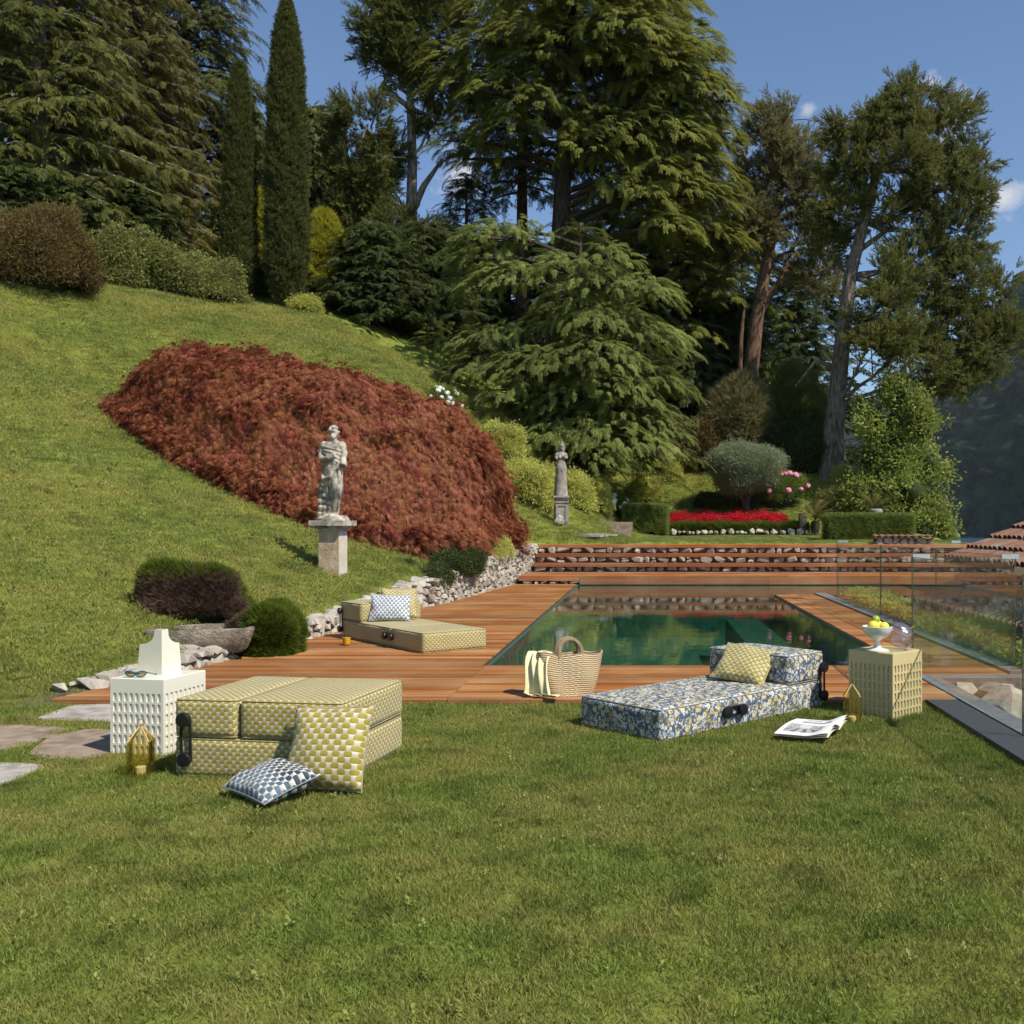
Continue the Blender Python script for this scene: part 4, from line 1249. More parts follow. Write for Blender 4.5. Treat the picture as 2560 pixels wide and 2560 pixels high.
tb_ = base_at(1565, Y)
trunk = [tb_, D(1578, 760, Y), D(1590, 640, Y), D(1604, 520, Y), D(1630, 420, Y), D(1655, 320, Y), D(1690, 230, Y)]
cl = [C(1730, 185, 48, Y), C(1690, 200, 40, Y), C(1660, 230, 44, Y), C(1600, 240, 42, Y), C(1780, 220, 44, Y), C(1745, 260, 60, Y), C(1630, 300, 56, Y), C(1590, 320, 42, Y), C(1700, 310, 56, Y - 1), C(1810, 290, 44, Y), C(1850, 300, 28, Y),
      C(1770, 350, 58, Y), C(1830, 370, 42, Y), C(1580, 400, 46, Y), C(1640, 390, 46, Y), C(1710, 400, 50, Y + 1), C(1800, 440, 56, Y), C(1840, 460, 30, Y), C(1560, 470, 44, Y + 1), C(1740, 480, 56, Y), C(1690, 540, 50, Y - 1), C(1800, 530, 50, Y),
      C(1660, 590, 52, Y - 1.5), C(1740, 590, 60, Y), C(1700, 660, 56, Y - 1.5), C(1800, 620, 60, Y + 1), C(1640, 660, 44, Y - 1.5), C(1860, 560, 44, Y + 1), C(1850, 650, 56, Y + 1), C(1905, 630, 44, Y + 1), C(1790, 700, 50, Y + 1), C(1740, 690, 46, Y), C(1840, 710, 40, Y + 1), C(1890, 530, 26, Y + 1)]
clump_tree('juniper_tree', 'large dark juniper with thick grey furrowed trunk leaning over the lake at right', tb_, trunk, .42, cl, 'juniper', PR['scale'], 'bark_furrowed', (.4, .66), 40, seed=62,
           extra_trunks=[([D(1600, 560, Y), D(1650, 540, Y), D(1700, 500, Y)], .16), ([D(1610, 480, Y), D(1680, 430, Y), D(1760, 440, Y)], .13), ([D(1590, 700, Y), D(1540, 680, Y), D(1500, 730, Y)], .12)])
# dark wood behind the right trunks
for i, (dx, Y, top, r, lb) in enumerate(((1330, 52, 430, 3.2, 'shaded evergreen right of the big cedar'), (1500, 56, 500, 3.0, 'shaded evergreen between the two juniper trunks'), (1300, 44, 640, 2.2, 'dark low evergreen right of the deodar'),
                                        (1400, 49, 560, 2.6, 'dark evergreen behind the reddish juniper trunk'), (1180, 46, 520, 3.2, 'dark evergreen behind the top of the deodar'))):
    b = base_at(dx, Y)
    conifer('yew_tree', lb, b, D(dx, top, Y)[2] - b[2], lambda t, a, r=r: r * max(0, 1 - t) ** .5 + .2, 'yew_dark', PR['weep'], 150, .02, .2, 'bark_dark', (.6, .95), .42, .25, .3, -.08, seed=70 + i)
for i, (dx, Y, top, r) in enumerate(((640, 62, 420, 4.5), (860, 62, 455, 4.5), (960, 60, 440, 4.5), (1120, 62, 400, 5), (1270, 60, 380, 5), (1400, 62, 430, 4.5), (1540, 62, 520, 4.0))):
    b = base_at(dx, Y)
    conifer('far_evergreen', 'dark evergreen deep in the wood, ' + ('leftmost of the row behind the pale trunk', 'in the gap left of the big cedar', 'behind the left limbs of the big cedar', 'behind the trunk of the big cedar', 'behind the right limbs of the big cedar', 'behind the reddish juniper trunk, highest up', 'behind the thick grey juniper trunk')[i], b, D(dx, top, Y)[2] - b[2],
            lambda t, a, r=r: r * max(0, 1 - t) ** .45 + .3, 'yew_dark', PR['yew'], 90, .02, .25, 'bark_dark', (1.1, 1.7), .9, .2, .3, -.1, group='evergreens deep in the wood', seed=170 + i)
# laurel mass and bushes below the junipers
Y = 38
tb_ = base_at(1690, Y + .6)
cl = [C(1705, 745, 40, Y), C(1665, 790, 42, Y), C(1735, 805, 42, Y), C(1690, 850, 50, Y), C(1752, 875, 36, Y), C(1645, 865, 36, Y), C(1715, 930, 54, Y - .5), C(1645, 935, 46, Y - .5), C(1765, 950, 32, Y), C(1625, 985, 40, Y), C(1740, 1000, 50, Y - .5), C(1690, 990, 50, Y - .5), C(1770, 1005, 26, Y)]
clump_tree('laurel_tree', 'broad sunlit yellow-green laurel beside the lake at right', tb_, [tb_, D(1690, 900, Y), D(1695, 800, Y)], .2, cl, 'laurel', PR['leaf'], 'bark_grey', (.42, .68), 46, seed=80, upb=.3, shell=.7, core=.6)
def bush_d(name, label, dx, Y, rd, hd, mat, protos, n, sp, foot=None, **kw):
    """shrub whose foot stands on the terrain at picture column dx and depth Y; rd, hd in d-pixels"""
    b = base_at(dx, Y)
    r = px_r(rd, Y)
    return bush(name, label, b - np.array([0, 0, .05]), (r, r * kw.pop('ry', .9), px_r(hd, Y) / 1.05), mat, protos, n, sp, **kw)
bush_d('laurel_bush', 'bright laurel bush glimpsed behind the reddish juniper trunk', 1448, 48, 44, 150, 'laurel', PR['leaf'], 900, (.4, .6), seed=1)
bush_d('juniper_bush', 'soft grey-green juniper bush above the pruned olive ball', 1395, 42.5, 62, 150, 'juniper_pale', PR['fine'], 1500, (.4, .65), seed=2)
bush_d('juniper_bush', 'grey-green juniper bush between the two juniper trunks', 1500, 43, 60, 150, 'juniper', PR['fine'], 1300, (.4, .65), seed=3)
bush_d('japanese_maple', 'low olive brown maple in shade right of the deodar', 1322, 42, 44, 95, 'brown_bush', PR['leaf'], 900, (.28, .42), seed=4)
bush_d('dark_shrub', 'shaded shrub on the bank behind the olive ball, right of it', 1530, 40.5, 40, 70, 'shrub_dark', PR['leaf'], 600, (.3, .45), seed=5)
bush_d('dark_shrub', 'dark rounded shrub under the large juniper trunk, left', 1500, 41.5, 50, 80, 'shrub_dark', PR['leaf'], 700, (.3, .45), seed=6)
bush_d('golden_shrub', 'yellowish shrub at the foot of the thick grey trunk', 1592, 39.2, 24, 44, 'yellow_bush', PR['slim'], 420, (.22, .34), seed=7)
# hedge row along the top of the lawn
hedge_labels = ['first from the left', 'second from the left', 'third from the left', 'fourth from the left', 'fifth and last before the cypresses']
for i, dx in enumerate((205, 262, 312, 360, 408)):
    bush_d('leafy_shrub', 'loose sunlit green shrub along the top of the lawn, ' + hedge_labels[i], dx, 33.5 + .4 * i, 42, 82 - 5 * i, 'shrub', PR['leaf'], 1000, (.28, .42), group='shrubs along the top of the lawn', seed=10 + i, lump=.34)
bush_d('bronze_bush', 'large rounded bronze-brown bush at the left edge above the lawn', 62, 29, 98, 138, 'brown_bush', PR['slim'], 2800, (.3, .5), seed=20, lump=.2)
bush_d('leafy_shrub', 'low yellow-green groundcover clump at the edge of the yew shade', 572, 36, 30, 26, 'yellow_bush', PR['leaf'], 350, (.2, .3), seed=21)
for i, (dx, Y, hd) in enumerate(((455, 38, 60), (515, 37.5, 70), (560, 38, 60))):
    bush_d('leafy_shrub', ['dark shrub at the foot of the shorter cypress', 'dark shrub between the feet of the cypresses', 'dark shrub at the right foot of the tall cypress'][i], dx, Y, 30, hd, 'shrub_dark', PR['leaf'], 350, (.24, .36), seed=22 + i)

# ---- red laceleaf maple
def red_maple():
    g = np.random.default_rng(77)
    c = np.array([-6.95, 22.7]); a, bb = 4.6, 3.5
    base = np.array([c[0], c[1], tz(*c)])
    root = empty('red_maple', base, 0, 'huge weeping dome of red laceleaf maple on the grass slope', 'maple')
    n = 18000
    r = np.sqrt(g.random(n)); th = g.uniform(0, 6.28, n)
    def dome(r, th, off=0):
        x = c[0] + a * r * np.cos(th); y = c[1] + bb * r * np.sin(th)
        x = np.minimum(x, wall_x(y) - .12 - .35 * sstep(19.5, 21.5, y) * (1 - sstep(23.6, 25, y)))
        # uneven, overlapping shelves of foliage
        w = .2 * np.sin(x * 1.7 + 1.3 * np.sin(y * 1.1)) * np.sin(y * 1.6 + .8 * np.sin(x * .9)) + .22 * np.sin(x * 4.1 + y * 2.2) * np.sin(y * 3.7 - x)
        # drooping shelves: each shoot layer steps down toward the rim
        q8 = r * 7 + .7 * np.sin(th * 5) + .5 * np.sin(th * 11 + 2)
        w = w - .3 * (q8 - np.floor(q8)) ** 2
        edge = np.maximum(np.clip(1 - r ** 3.4, 0, 1) ** .5, .22)
        h = (2.8 + w) * edge * (1 + .08 * np.cos(th))
        return x, y, terrain(x, y) + h + off, h
    rr = r * 1.02
    x, y, z, h = dome(np.minimum(rr, 1), th)
    depth = np.abs(g.normal(size=n)) * .16
    x2, y2, z2, _ = dome(np.minimum(rr + .05, 1), th)
    out_ = np.c_[a * np.cos(th), bb * np.sin(th)]; out_ /= np.linalg.norm(out_, axis=1)[:, None]
    slope = np.clip((z2 - z) / .22, -2.2, .6)
    lift = np.where(r > .95, g.uniform(-.42, .1, n), 0)
    pts = np.c_[x, y, z - depth + lift + .05] - base
    dirs = np.c_[out_, slope * .8 - .25] + g.normal(size=(n, 3)) * .3
    scatter('crown', PR['lace'], pts, euler_from(dirs), g.uniform(.36, .62, n), M['maple'], root)
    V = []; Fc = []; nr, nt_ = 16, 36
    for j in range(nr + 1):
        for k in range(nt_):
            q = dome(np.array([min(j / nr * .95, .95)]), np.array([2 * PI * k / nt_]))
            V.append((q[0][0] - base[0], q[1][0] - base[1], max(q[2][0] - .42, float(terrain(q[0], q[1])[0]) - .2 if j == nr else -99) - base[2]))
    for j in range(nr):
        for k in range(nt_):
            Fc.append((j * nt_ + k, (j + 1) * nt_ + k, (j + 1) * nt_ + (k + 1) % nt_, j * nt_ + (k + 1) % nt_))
    mb = MB(); mb.add(V, Fc); mb.build('shade_core', M['maple_core'], root, angle=180)
    mb = MB()
    tube_into(mb, [(0, 0, -.3), (.1, 0, .8), (.05, .1, 1.7)], .2, .09, 8)
    for k in range(7):
        an = k * .9
        tube_into(mb, [(.1, 0, .7 + .1 * k), (math.cos(an) * 1.3, math.sin(an) * 1.0, 1.5), (math.cos(an) * 2.6, math.sin(an) * 1.9, 1.2)], .08, .02, 6)
    mb.build('trunk', M['bark_dark'], root)
red_maple()

# ------------------------------------------------------------------ rubble stones (shared shapes)
def rock_meshes(n, mat, seed, squash=(1, 1, 1), k=17, e=.55):
    res = []
    g = np.random.default_rng(seed)
    for i in range(n):
        bm = bmesh.new()
        for q in range(k):
            u = g.normal(size=3); u /= np.linalg.norm(u)
            p = np.sign(u) * np.abs(u) ** e
            p *= g.uniform(.82, 1.08) * .5 * np.array(squash)
            bm.verts.new(p)
        r = bmesh.ops.convex_hull(bm, input=bm.verts)
        bmesh.ops.delete(bm, geom=[v for v in bm.verts if not v.link_faces], context='VERTS')
        bmesh.ops.bevel(bm, geom=list(bm.edges), offset=.035, segments=1, affect='EDGES', clamp_overlap=True) if False else None
        me = bpy.data.meshes.new('stone'); bm.to_mesh(me); bm.free()
        me.materials.append(mat)
        res.append(me)
    return res
WALL_ST = rock_meshes(10, M['wall_stone'], 1)
STEP_ST = rock_meshes(10, M['step_stone'], 2)
ROCKS = rock_meshes(10, M['rock'], 3, k=20, e=.75)
def stone(parent, meshes, loc, dims, rz=0.0, name='stone', tilt=.15, g=rng):
    return link_mesh(name, meshes[int(g.integers(len(meshes)))], parent, loc, (g.uniform(-tilt, tilt), g.uniform(-tilt, tilt), rz), dims)

# ------------------------------------------------------------------ retaining wall left of the deck
def retaining_wall():
    root = empty('retaining_wall', (wall_x(15), 15, 0), 0, 'low dry stone retaining wall of pale limestone between deck and slope', 'wall')
    g = np.random.default_rng(21)
    org = np.array([wall_x(15), 15, 0.0])
    face_off = .12
    # backing so that joints are dark and deep
    ys = np.linspace(8.0, 27.25, 60)
    V = []; Fc = []
    for y in ys:
        x = wall_x(y); t = wall_top(y)
        V += [(x + .02, y, -.3), (x + .02, y, t - .04), (x - .3, y, t - .03), (x - .3, y, -.3)]
    for i in range(len(ys) - 1):
        for k in range(3):
            Fc.append((4 * i + k, 4 * i + 4 + k, 4 * i + 5 + k, 4 * i + 1 + k))
    Fc.append((3, 2, 1, 0)); n = len(V); Fc.append((n - 4, n - 3, n - 2, n - 1))
    mb = MB(); mb.add([tuple(np.array(v) - org) for v in V], Fc)
    mb.build('packing', M['mortar'], root, smooth=False)
    cells = []
    y = 8.7
    while y < 27.1:
        t = wall_top(y) + .03
        w = g.uniform(.1, .24)
        z = DECK_Z - .05
        while z < t - .03:
            h = min(g.uniform(.07, .18), t - z + .02)
            if h < .05: break
            cells.append((y + w / 2 + g.normal() * .03, z + h / 2, w * g.uniform(.85, 1.12), h))
            z += h
        y += w * .93
    far = MB()
    for i, (yy, zz, w, h) in enumerate(cells):
        x = wall_x(yy)
        loc, dm, rz = (x - .03 + g.uniform(-.015, .015) - org[0], yy - org[1], zz), (.28, w * 1.2, h * 1.22), g.uniform(-.12, .12) - .07
        if i < 230: stone(root, WALL_ST, loc, dm, rz, g=g)
        else:
            me = WALL_ST[int(g.integers(10))]
            T = Matrix.Translation(loc) @ Matrix.Rotation(rz, 4, 'Z') @ Matrix.Diagonal((*dm, 1))
            far.add([v.co for v in me.vertices], [tuple(p.vertices) for p in me.polygons], 0, None, T)
    fo = far.build('far_stones', M['wall_stone'], root, smooth=False); fo['kind'] = 'stuff'
    # loose coping stones and rubble at the foot of the slope near the camera
    y = 8.55
    while y < 20:
        t = wall_top(y)
        w = g.uniform(.12, .26) if y > 10.3 else g.uniform(.06, .13)
        stone(root, WALL_ST, (wall_x(y) - .14 + g.uniform(-.06, .05) - org[0], y - org[1], t + .01), (g.uniform(.9, 1.4) * w, w, g.uniform(.5, .8) * w), g.uniform(0, 3), g=g)
        y += w * 1.3
    return len(cells)
NW = retaining_wall()

# ------------------------------------------------------------------ decking
def board_mesh(mat):
    mb = MB(); b_ = .05
    # long board, unit length in X, unit width in Y, with eased upper edges
    prof = [(-.5, -.5), (.5, -.5), (.5, .35), (.46, .5), (-.46, .5), (-.5, .35)]
    V = [(x, p[0], p[1]) for x in (-.5, .5) for p in prof]
    Fc = [(0, 1, 2, 3, 4, 5)[::-1], (6, 7, 8, 9, 10, 11)]
    for i in range(6):
        j = (i + 1) % 6
        Fc.append((i, j, 6 + j, 6 + i))
    mb.add(V, Fc)
    return mb.mesh('board', mat, smooth=False)
BOARD = board_mesh(M['deck']); PLANK = board_mesh(M['step_wood'])
def decking():
    root = empty('deck', (0, 9, 0)); root['kind'] = 'structure'
    g = np.random.default_rng(5)
    W, T, GAP = .14, .045, .012
    far = MB()
    def lay(x0, x1, y):
        w = W - GAP
        if y < 14.2:
            link_mesh('board', BOARD, root, ((x0 + x1) / 2, y + W / 2 - 9, DECK_Z - T / 2 + g.normal() * .0012), (0, 0, 0), (x1 - x0 - .006, w, T))
        else:
            far.box(((x0 + x1) / 2, y + W / 2 - 9, DECK_Z - T / 2 + g.normal() * .0012), (x1 - x0 - .006, w, T))
    y = DECK_Y0
    while y < 24.15:
        xl = float(wall_x(y)) + .02
        if y < 8.9: xl = max(xl, -4.9)
        if y + W <= POOL_Y0 + .02:
            lay(xl, POOL_X0, y); lay(POOL_X0, 1.93, y)
            lay(1.93, 2.57 if y < 9.58 else 3.5, y)
        else:
            lay(xl, POOL_X0 - .03, y)
            if y + W < POOL_YL + .05:
                lay(POOL_X1 + .03, 3.1, y); lay(3.1, 3.5, y)
        y += W
    o = far.build('far_boards', M['deck'], root, smooth=False); o['kind'] = 'stuff'
    fr = MB()
    fr.box((-1.15, DECK_Y0 - .012 - 9, -.02), (7.4, .02, .085)); fr.build('edge_board', M['step_wood'], root, smooth=False)
    jb = MB()
    for x in np.arange(-4.4, 2.5, .6): jb.box((x, 0.2, -.04), (.06, 1.9, .08))
    jb.build('joists', M['bark_dark'], root, smooth=False)
decking()

# ------------------------------------------------------------------ pool
def pool():
    root = empty('pool', (0.5, 17, 0)); root['kind'] = 'structure'
    x0, x1, y0, y1, yl, xr = POOL_X0, POOL_X1, POOL_Y0, POOL_Y1, POOL_YL, POOL_XR
    zb = -1.25
    mb = MB(); off = np.array([.5, 17, 0])
    def q(*p): mb.add([tuple(np.array(a) - off) for a in p], [tuple(range(len(p)))])
    q((x0, y0, zb), (x1, y0, zb), (x1, y1, zb), (x0, y1, zb)); q((x1, yl, zb), (xr, yl, zb), (xr, y1, zb), (x1, y1, zb))
    zt = .04
    P2 = [(x0, y0), (x1, y0), (x1, yl), (xr, yl), (xr, y1), (x0, y1)]
    for a, b_ in zip(P2, P2[1:] + P2[:1]):
        q((*b_, zb), (*a, zb), (*a, zt), (*b_, zt))
    # seat ledge along the near side and right side
    mb.build('basin', M['mosaic'], root, smooth=False)
    lg = MB()
    lg.box((x1 - .5 - off[0], (y0 + yl) / 2 - off[1], -.85), (1.0, yl - y0 - .02, .8))
    lg.box((0, y0 + .35 - off[1], -.8), (x1 - x0 - 1.1, .68, .9))
    lg.build('ledge', M['mosaic'], root, smooth=False)
    wm = MB()
    wz = .018
    wm.add([(p[0] - off[0], p[1] - off[1], wz) for p in P2], [(0, 1, 2, 5), (2, 3, 4, 5)])
    wm.build('water', M['water'], root, smooth=False)
    cp = MB()
    for (a, b_) in (((x0, y0), (x0, y1)), ((x1, y0), (x1, yl)), ((x0, y0), (x1, y0)), ((x1, yl), (xr, yl))):
        dx, dy = abs(b_[0] - a[0]), abs(b_[1] - a[1])
        sx = -1 if a[0] == x0 and dx == 0 else 1
        cx_, cy_ = (a[0] + b_[0]) / 2 - off[0], (a[1] + b_[1]) / 2 - off[1]
        if dx == 0: cp.box((cx_ + sx * .014, cy_, .012), (.016, dy, .06))
        else: cp.box((cx_, cy_ - .014, .012), (dx, .016, .06))
    cp.build('metal_lip', M['dark_metal'], root, smooth=False)
pool()

# ------------------------------------------------------------------ bench and steps behind the pool
def steps():
    g = np.random.default_rng(31)
    X0, X1 = -2.95, 9.0
    root = empty('garden_steps', (1.5, 26.5, 0), 0, 'wide wooden steps with rubble stone risers behind the pool', 'steps')
    org = np.array([1.5, 26.5, 0])
    def plank(x0, x1, y, z, w, t):
        link_mesh('plank', PLANK, root, ((x0 + x1) / 2 - org[0], y - org[1], z - t / 2), (0, 0, 0), (x1 - x0 - .004, w - .005, t))
    segs = [(-3.08, -1.5), (-1.5, .1), (.1, 2.2), (2.2, 4.4), (4.4, 6.6), (6.6, 9)]
    # low bench along the pool: planks on top and a fascia
    for k in range(7):
        off_ = 0 if k % 2 else .9
        ss = [(-3.08, .1 + off_), (.1 + off_, 4.4 - off_), (4.4 - off_, 9)]
        for a, b_ in ss: plank(a, b_, 24.35 + k * .29, .25, .288, .05)
    for a, b_ in ((-1.6, .1), (.1, 3.0), (3.0, 6.0), (6.0, 9)):
        link_mesh('fascia', PLANK, root, ((a + b_) / 2 - org[0], 24.2 - org[1], .12), (0, 0, 0), (b_ - a - .006, .03, .155))
    link_mesh('fascia', PLANK, root, (-2.34 - org[0], 24.2 - org[1], .165), (0, 0, 0), (1.47, .03, .07))
    levels = [(26.25, .47), (26.75, .71), (27.2, .95)]
    for (y, z) in levels:
        for a, b_ in ((X0, .6), (.6, 4.6), (4.6, X1)):
            for k in range(3): plank(a, b_, y + .09 + k * .17, z, .168, .05)
            link_mesh('fascia', PLANK, root, ((a + b_) / 2 - org[0], y - .012 - org[1], z - .04), (0, 0, 0), (b_ - a - .006, .03, .088))
    mb = MB()
    mb.box((3.0 - org[0], 26.5 - org[1], .05), (12, .3, .76)); mb.box((3.0 - org[0], 27.0 - org[1], .17), (12, .4, .98)); mb.box((3.0 - org[0], 27.45 - org[1], .27), (12, .4, 1.22))
    mb.box((2.98 - org[0], 25.4 - org[1], -.12), (12.0, 1.7, .6)); mb.box((-2.3 - org[0], 24.5 - org[1], -.05), (1.4, .4, .4))
    mb.build('packing', M['mortar'], root, smooth=False)
    cnt = 0
    for (yr, z0, z1) in ((26.36, .25, .42), (26.815, .47, .66), (27.265, .71, .9)):
        x = X0
        while x < 8.0:
            w = g.uniform(.15, .42); h = (z1 - z0)
            if w < .26 and g.random() < .5:
                hs = g.uniform(.4, .6) * h
                stone(root, STEP_ST, (x + w / 2 - org[0], yr - org[1], z0 + hs / 2), (w * 1.05, .18, hs * 1.1), g.uniform(-.2, .2), g=g)
                stone(root, STEP_ST, (x + w / 2 - org[0], yr - org[1], z0 + hs + (h - hs) / 2), (w * 1.05, .18, (h - hs) * 1.1), g.uniform(-.2, .2), g=g); cnt += 2
            else:
                stone(root, STEP_ST, (x + w / 2 - org[0], yr + g.uniform(-.03, .03) - org[1], z0 + h * .48), (w * 1.05, .2, h * g.uniform(.85, 1.12)), g.uniform(-.2, .2), g=g); cnt += 1
            x += w * .98
    x = -3.0
    while x < -1.7:
        w = g.uniform(.16, .3)
        stone(root, STEP_ST, (x + w / 2 - org[0], 24.26 - org[1], .09), (w, .14, .14), g.uniform(-.2, .2), g=g); x += w
steps()

# ------------------------------------------------------------------ granite edge, slate copings, rock bed, planter
def slabs(name, label, mat, rects, z0, z1, cat, joint=.004):
    c = np.mean([[(r[0] + r[1]) / 2, (r[2] + r[3]) / 2] for r in rects], axis=0)
    root = empty(name, (c[0], c[1], 0), 0, label, cat)
    for r in rects:
        mb = MB(); mb.box(((r[0] + r[1]) / 2 - c[0], (r[2] + r[3]) / 2 - c[1], (z0 + z1) / 2), (r[1] - r[0] - joint, r[3] - r[2] - joint, z1 - z0))
        me = mb.mesh('slab', M[mat], smooth=False)
        link_mesh('slab', me, root)
    return root
slabs('granite_edging', 'dark granite strip bordering the lawn at right', 'granite', [(2.31, 2.57, y, y + 1.4) for y in np.arange(.4, 9.2, 1.4)], -1.2, .045, 'edging')
slabs('slate_coping', 'grey slate slabs under the glass fence beside the rock bed', 'slate', [(2.585, 2.77, y, y + 1.5) for y in np.arange(.33, 9.3, 1.5)], -1.25, .05, 'coping')
slabs('slate_coping', 'slate strip crossing behind the rock bed at right', 'slate', [(2.585, 3.5, 9.34, 9.58), (3.5, 4.4, 9.34, 9.58)], -1.2, .047, 'coping')
slabs('slate_coping', 'long slate kerb between the side deck and the ivy bed', 'slate', [(3.51, 3.74, y, y + 1.88) for y in np.arange(9.59, 18.9, 1.85)], -1.2, .075, 'coping')
def rock_bed():
    g = np.random.default_rng(44)
    mb = MB(); mb.box((4.53, 4.8, -.95), (3.5, 9.0, 1.5)); o = mb.build('gravel_bed', M['gravel'], smooth=False); o['kind'] = 'structure'
    BOULDER_LABELS = ['boulder third along the coping from the far corner of the rock bed', 'boulder in the centre of the rock bed behind the glass', 'boulder near the coping just before the back slate strip', 'large boulder touching the back slate strip, mid bed', 'boulder right of centre halfway to the front of the rock bed',
        'boulder beside the coping halfway to the front of the rock bed', 'boulder beside the coping toward the front of the rock bed', 'large boulder toward the front of the rock bed, off the coping', 'small boulder right of the centre of the rock bed', 'smallest boulder in the far left corner of the rock bed',
        'large boulder at the right side of the rock bed toward the front', 'little stone wedged between the central boulders of the rock bed', 'foremost boulder beside the coping of the rock bed', 'foremost large boulder away from the coping', 'boulder at the right side of the rock bed, mid depth', 'boulder at the far right corner of the rock bed']
    spots = [(3.22, 8.3, .42), (3.62, 8.25, .5), (3.35, 8.85, .36), (3.85, 8.75, .55), (3.75, 7.55, .5), (3.3, 7.55, .45), (3.15, 6.9, .42), (3.55, 6.9, .55), (3.9, 8.0, .4), (3.1, 8.95, .3), (4.1, 7.2, .55), (3.45, 7.95, .3), (3.2, 6.2, .45), (3.7, 6.2, .5), (4.15, 8.3, .45), (4.1, 9.0, .4)]
    for i, (x, y, s) in enumerate(spots):
        me = ROCKS[i % 10]
        o = link_mesh('boulder', me, None, (x - .14, y + .12, -.13 + s * .2), (g.uniform(-.3, .3), g.uniform(-.3, .3), g.uniform(0, 6)), (s * 1.35, s * 1.05, s * .8))
        tag(o, BOULDER_LABELS[i], 'boulder', 'boulders in the rock bed behind the glass')
rock_bed()
def ivy():
    g = np.random.default_rng(45)
    n = 4200
    y = g.uniform(9.6, 18.6, n); x = g.uniform(3.78, 4.75, n)
    z = .19 + .08 * np.sin(x * 5) * np.sin(y * 2.2) + g.normal(size=n) * .035 - .2 * (x - 3.78)
    d = np.c_[g.normal(size=(n, 2)) * .6, np.full(n, .7)]
    mb = MB(); mb.box((0, 0, 0), (1.0, 9.2, .9)); 
    soil = mb.build('planting_bed', M['turf_edge'], None, (4.27, 14.0, -.48), smooth=False); soil['kind'] = 'structure'
    o = scatter('ivy_bed', PR['leaf'], np.c_[x, y, z], euler_from(d), g.uniform(.14, .24, n), M['ivy'])
    tag(o, 'yellow-green ivy filling the bed behind the side deck', 'ivy')
ivy()

# ------------------------------------------------------------------ glass fence
def fence_panel(a, b_, label, clip=None, z0=.06, z1=1.165):
    a = np.array(a); b_ = np.array(b_)
    L = np.linalg.norm(b_ - a); c = (a + b_) / 2
    rz = math.atan2(b_[1] - a[1], b_[0] - a[0])
    root = empty('glass_panel', (c[0], c[1], 0), rz, label, 'glass fence', 'glass fence panels around the side deck')
    mb = MB(); t = .006
    V = [(-L/2, -t, z0), (L/2, -t, z0), (L/2, -t, z1), (-L/2, -t, z1), (-L/2, t, z0), (L/2, t, z0), (L/2, t, z1), (-L/2, t, z1)]
    mb.add(V, [(0, 1, 2, 3), (5, 4, 7, 6)], 0)
    mb.build('pane', M['pane'], root, smooth=False)
    eb = MB()
    for (x, z, dx, dz) in ((-L/2, (z0+z1)/2, .004, z1-z0), (L/2, (z0+z1)/2, .004, z1-z0), (0, z1, L, .004)):
        eb.box((x, 0, z), (dx + .001, 2*t + .001, dz))
    eb.build('polished_edge', M['pane_edge'], root, smooth=False)
    for x in (clip or []):
        cb = MB(); cb.box((x * L / 2, 0, z1 + .003), (.17, .03, .045)); cb.build('clip', M['steel'], root)
    return root
fence_panel((2.56, 3.8), (2.56, 5.27), 'glass panel beside the lawn, next nearer than the one cut by the picture edge', [])
fence_panel((2.56, 5.3), (2.56, 6.74), 'glass panel beside the lawn cut by the right edge of the picture', [1])
fence_panel((2.57, 6.77), (2.65, 9.88), 'long glass panel between the sand coloured side table and the rock bed', [-.97])
fence_panel((2.66, 9.92), (3.66, 9.92), 'glass panel crossing behind the sand coloured side table', [-.82, .95])
fence_panel((3.7, 9.95), (3.7, 12.65), 'nearest glass panel along the ivy bed', [])
fence_panel((3.7, 12.68), (3.68, 15.55), 'middle glass panel along the ivy bed', [])
fence_panel((3.68, 15.58), (3.62, 18.8), 'farthest glass panel along the ivy bed', [.98])
fence_panel((3.66, 18.85), (6.0, 18.85), 'glass panel crossing behind the ivy bed toward the lake', [-.92, .9])

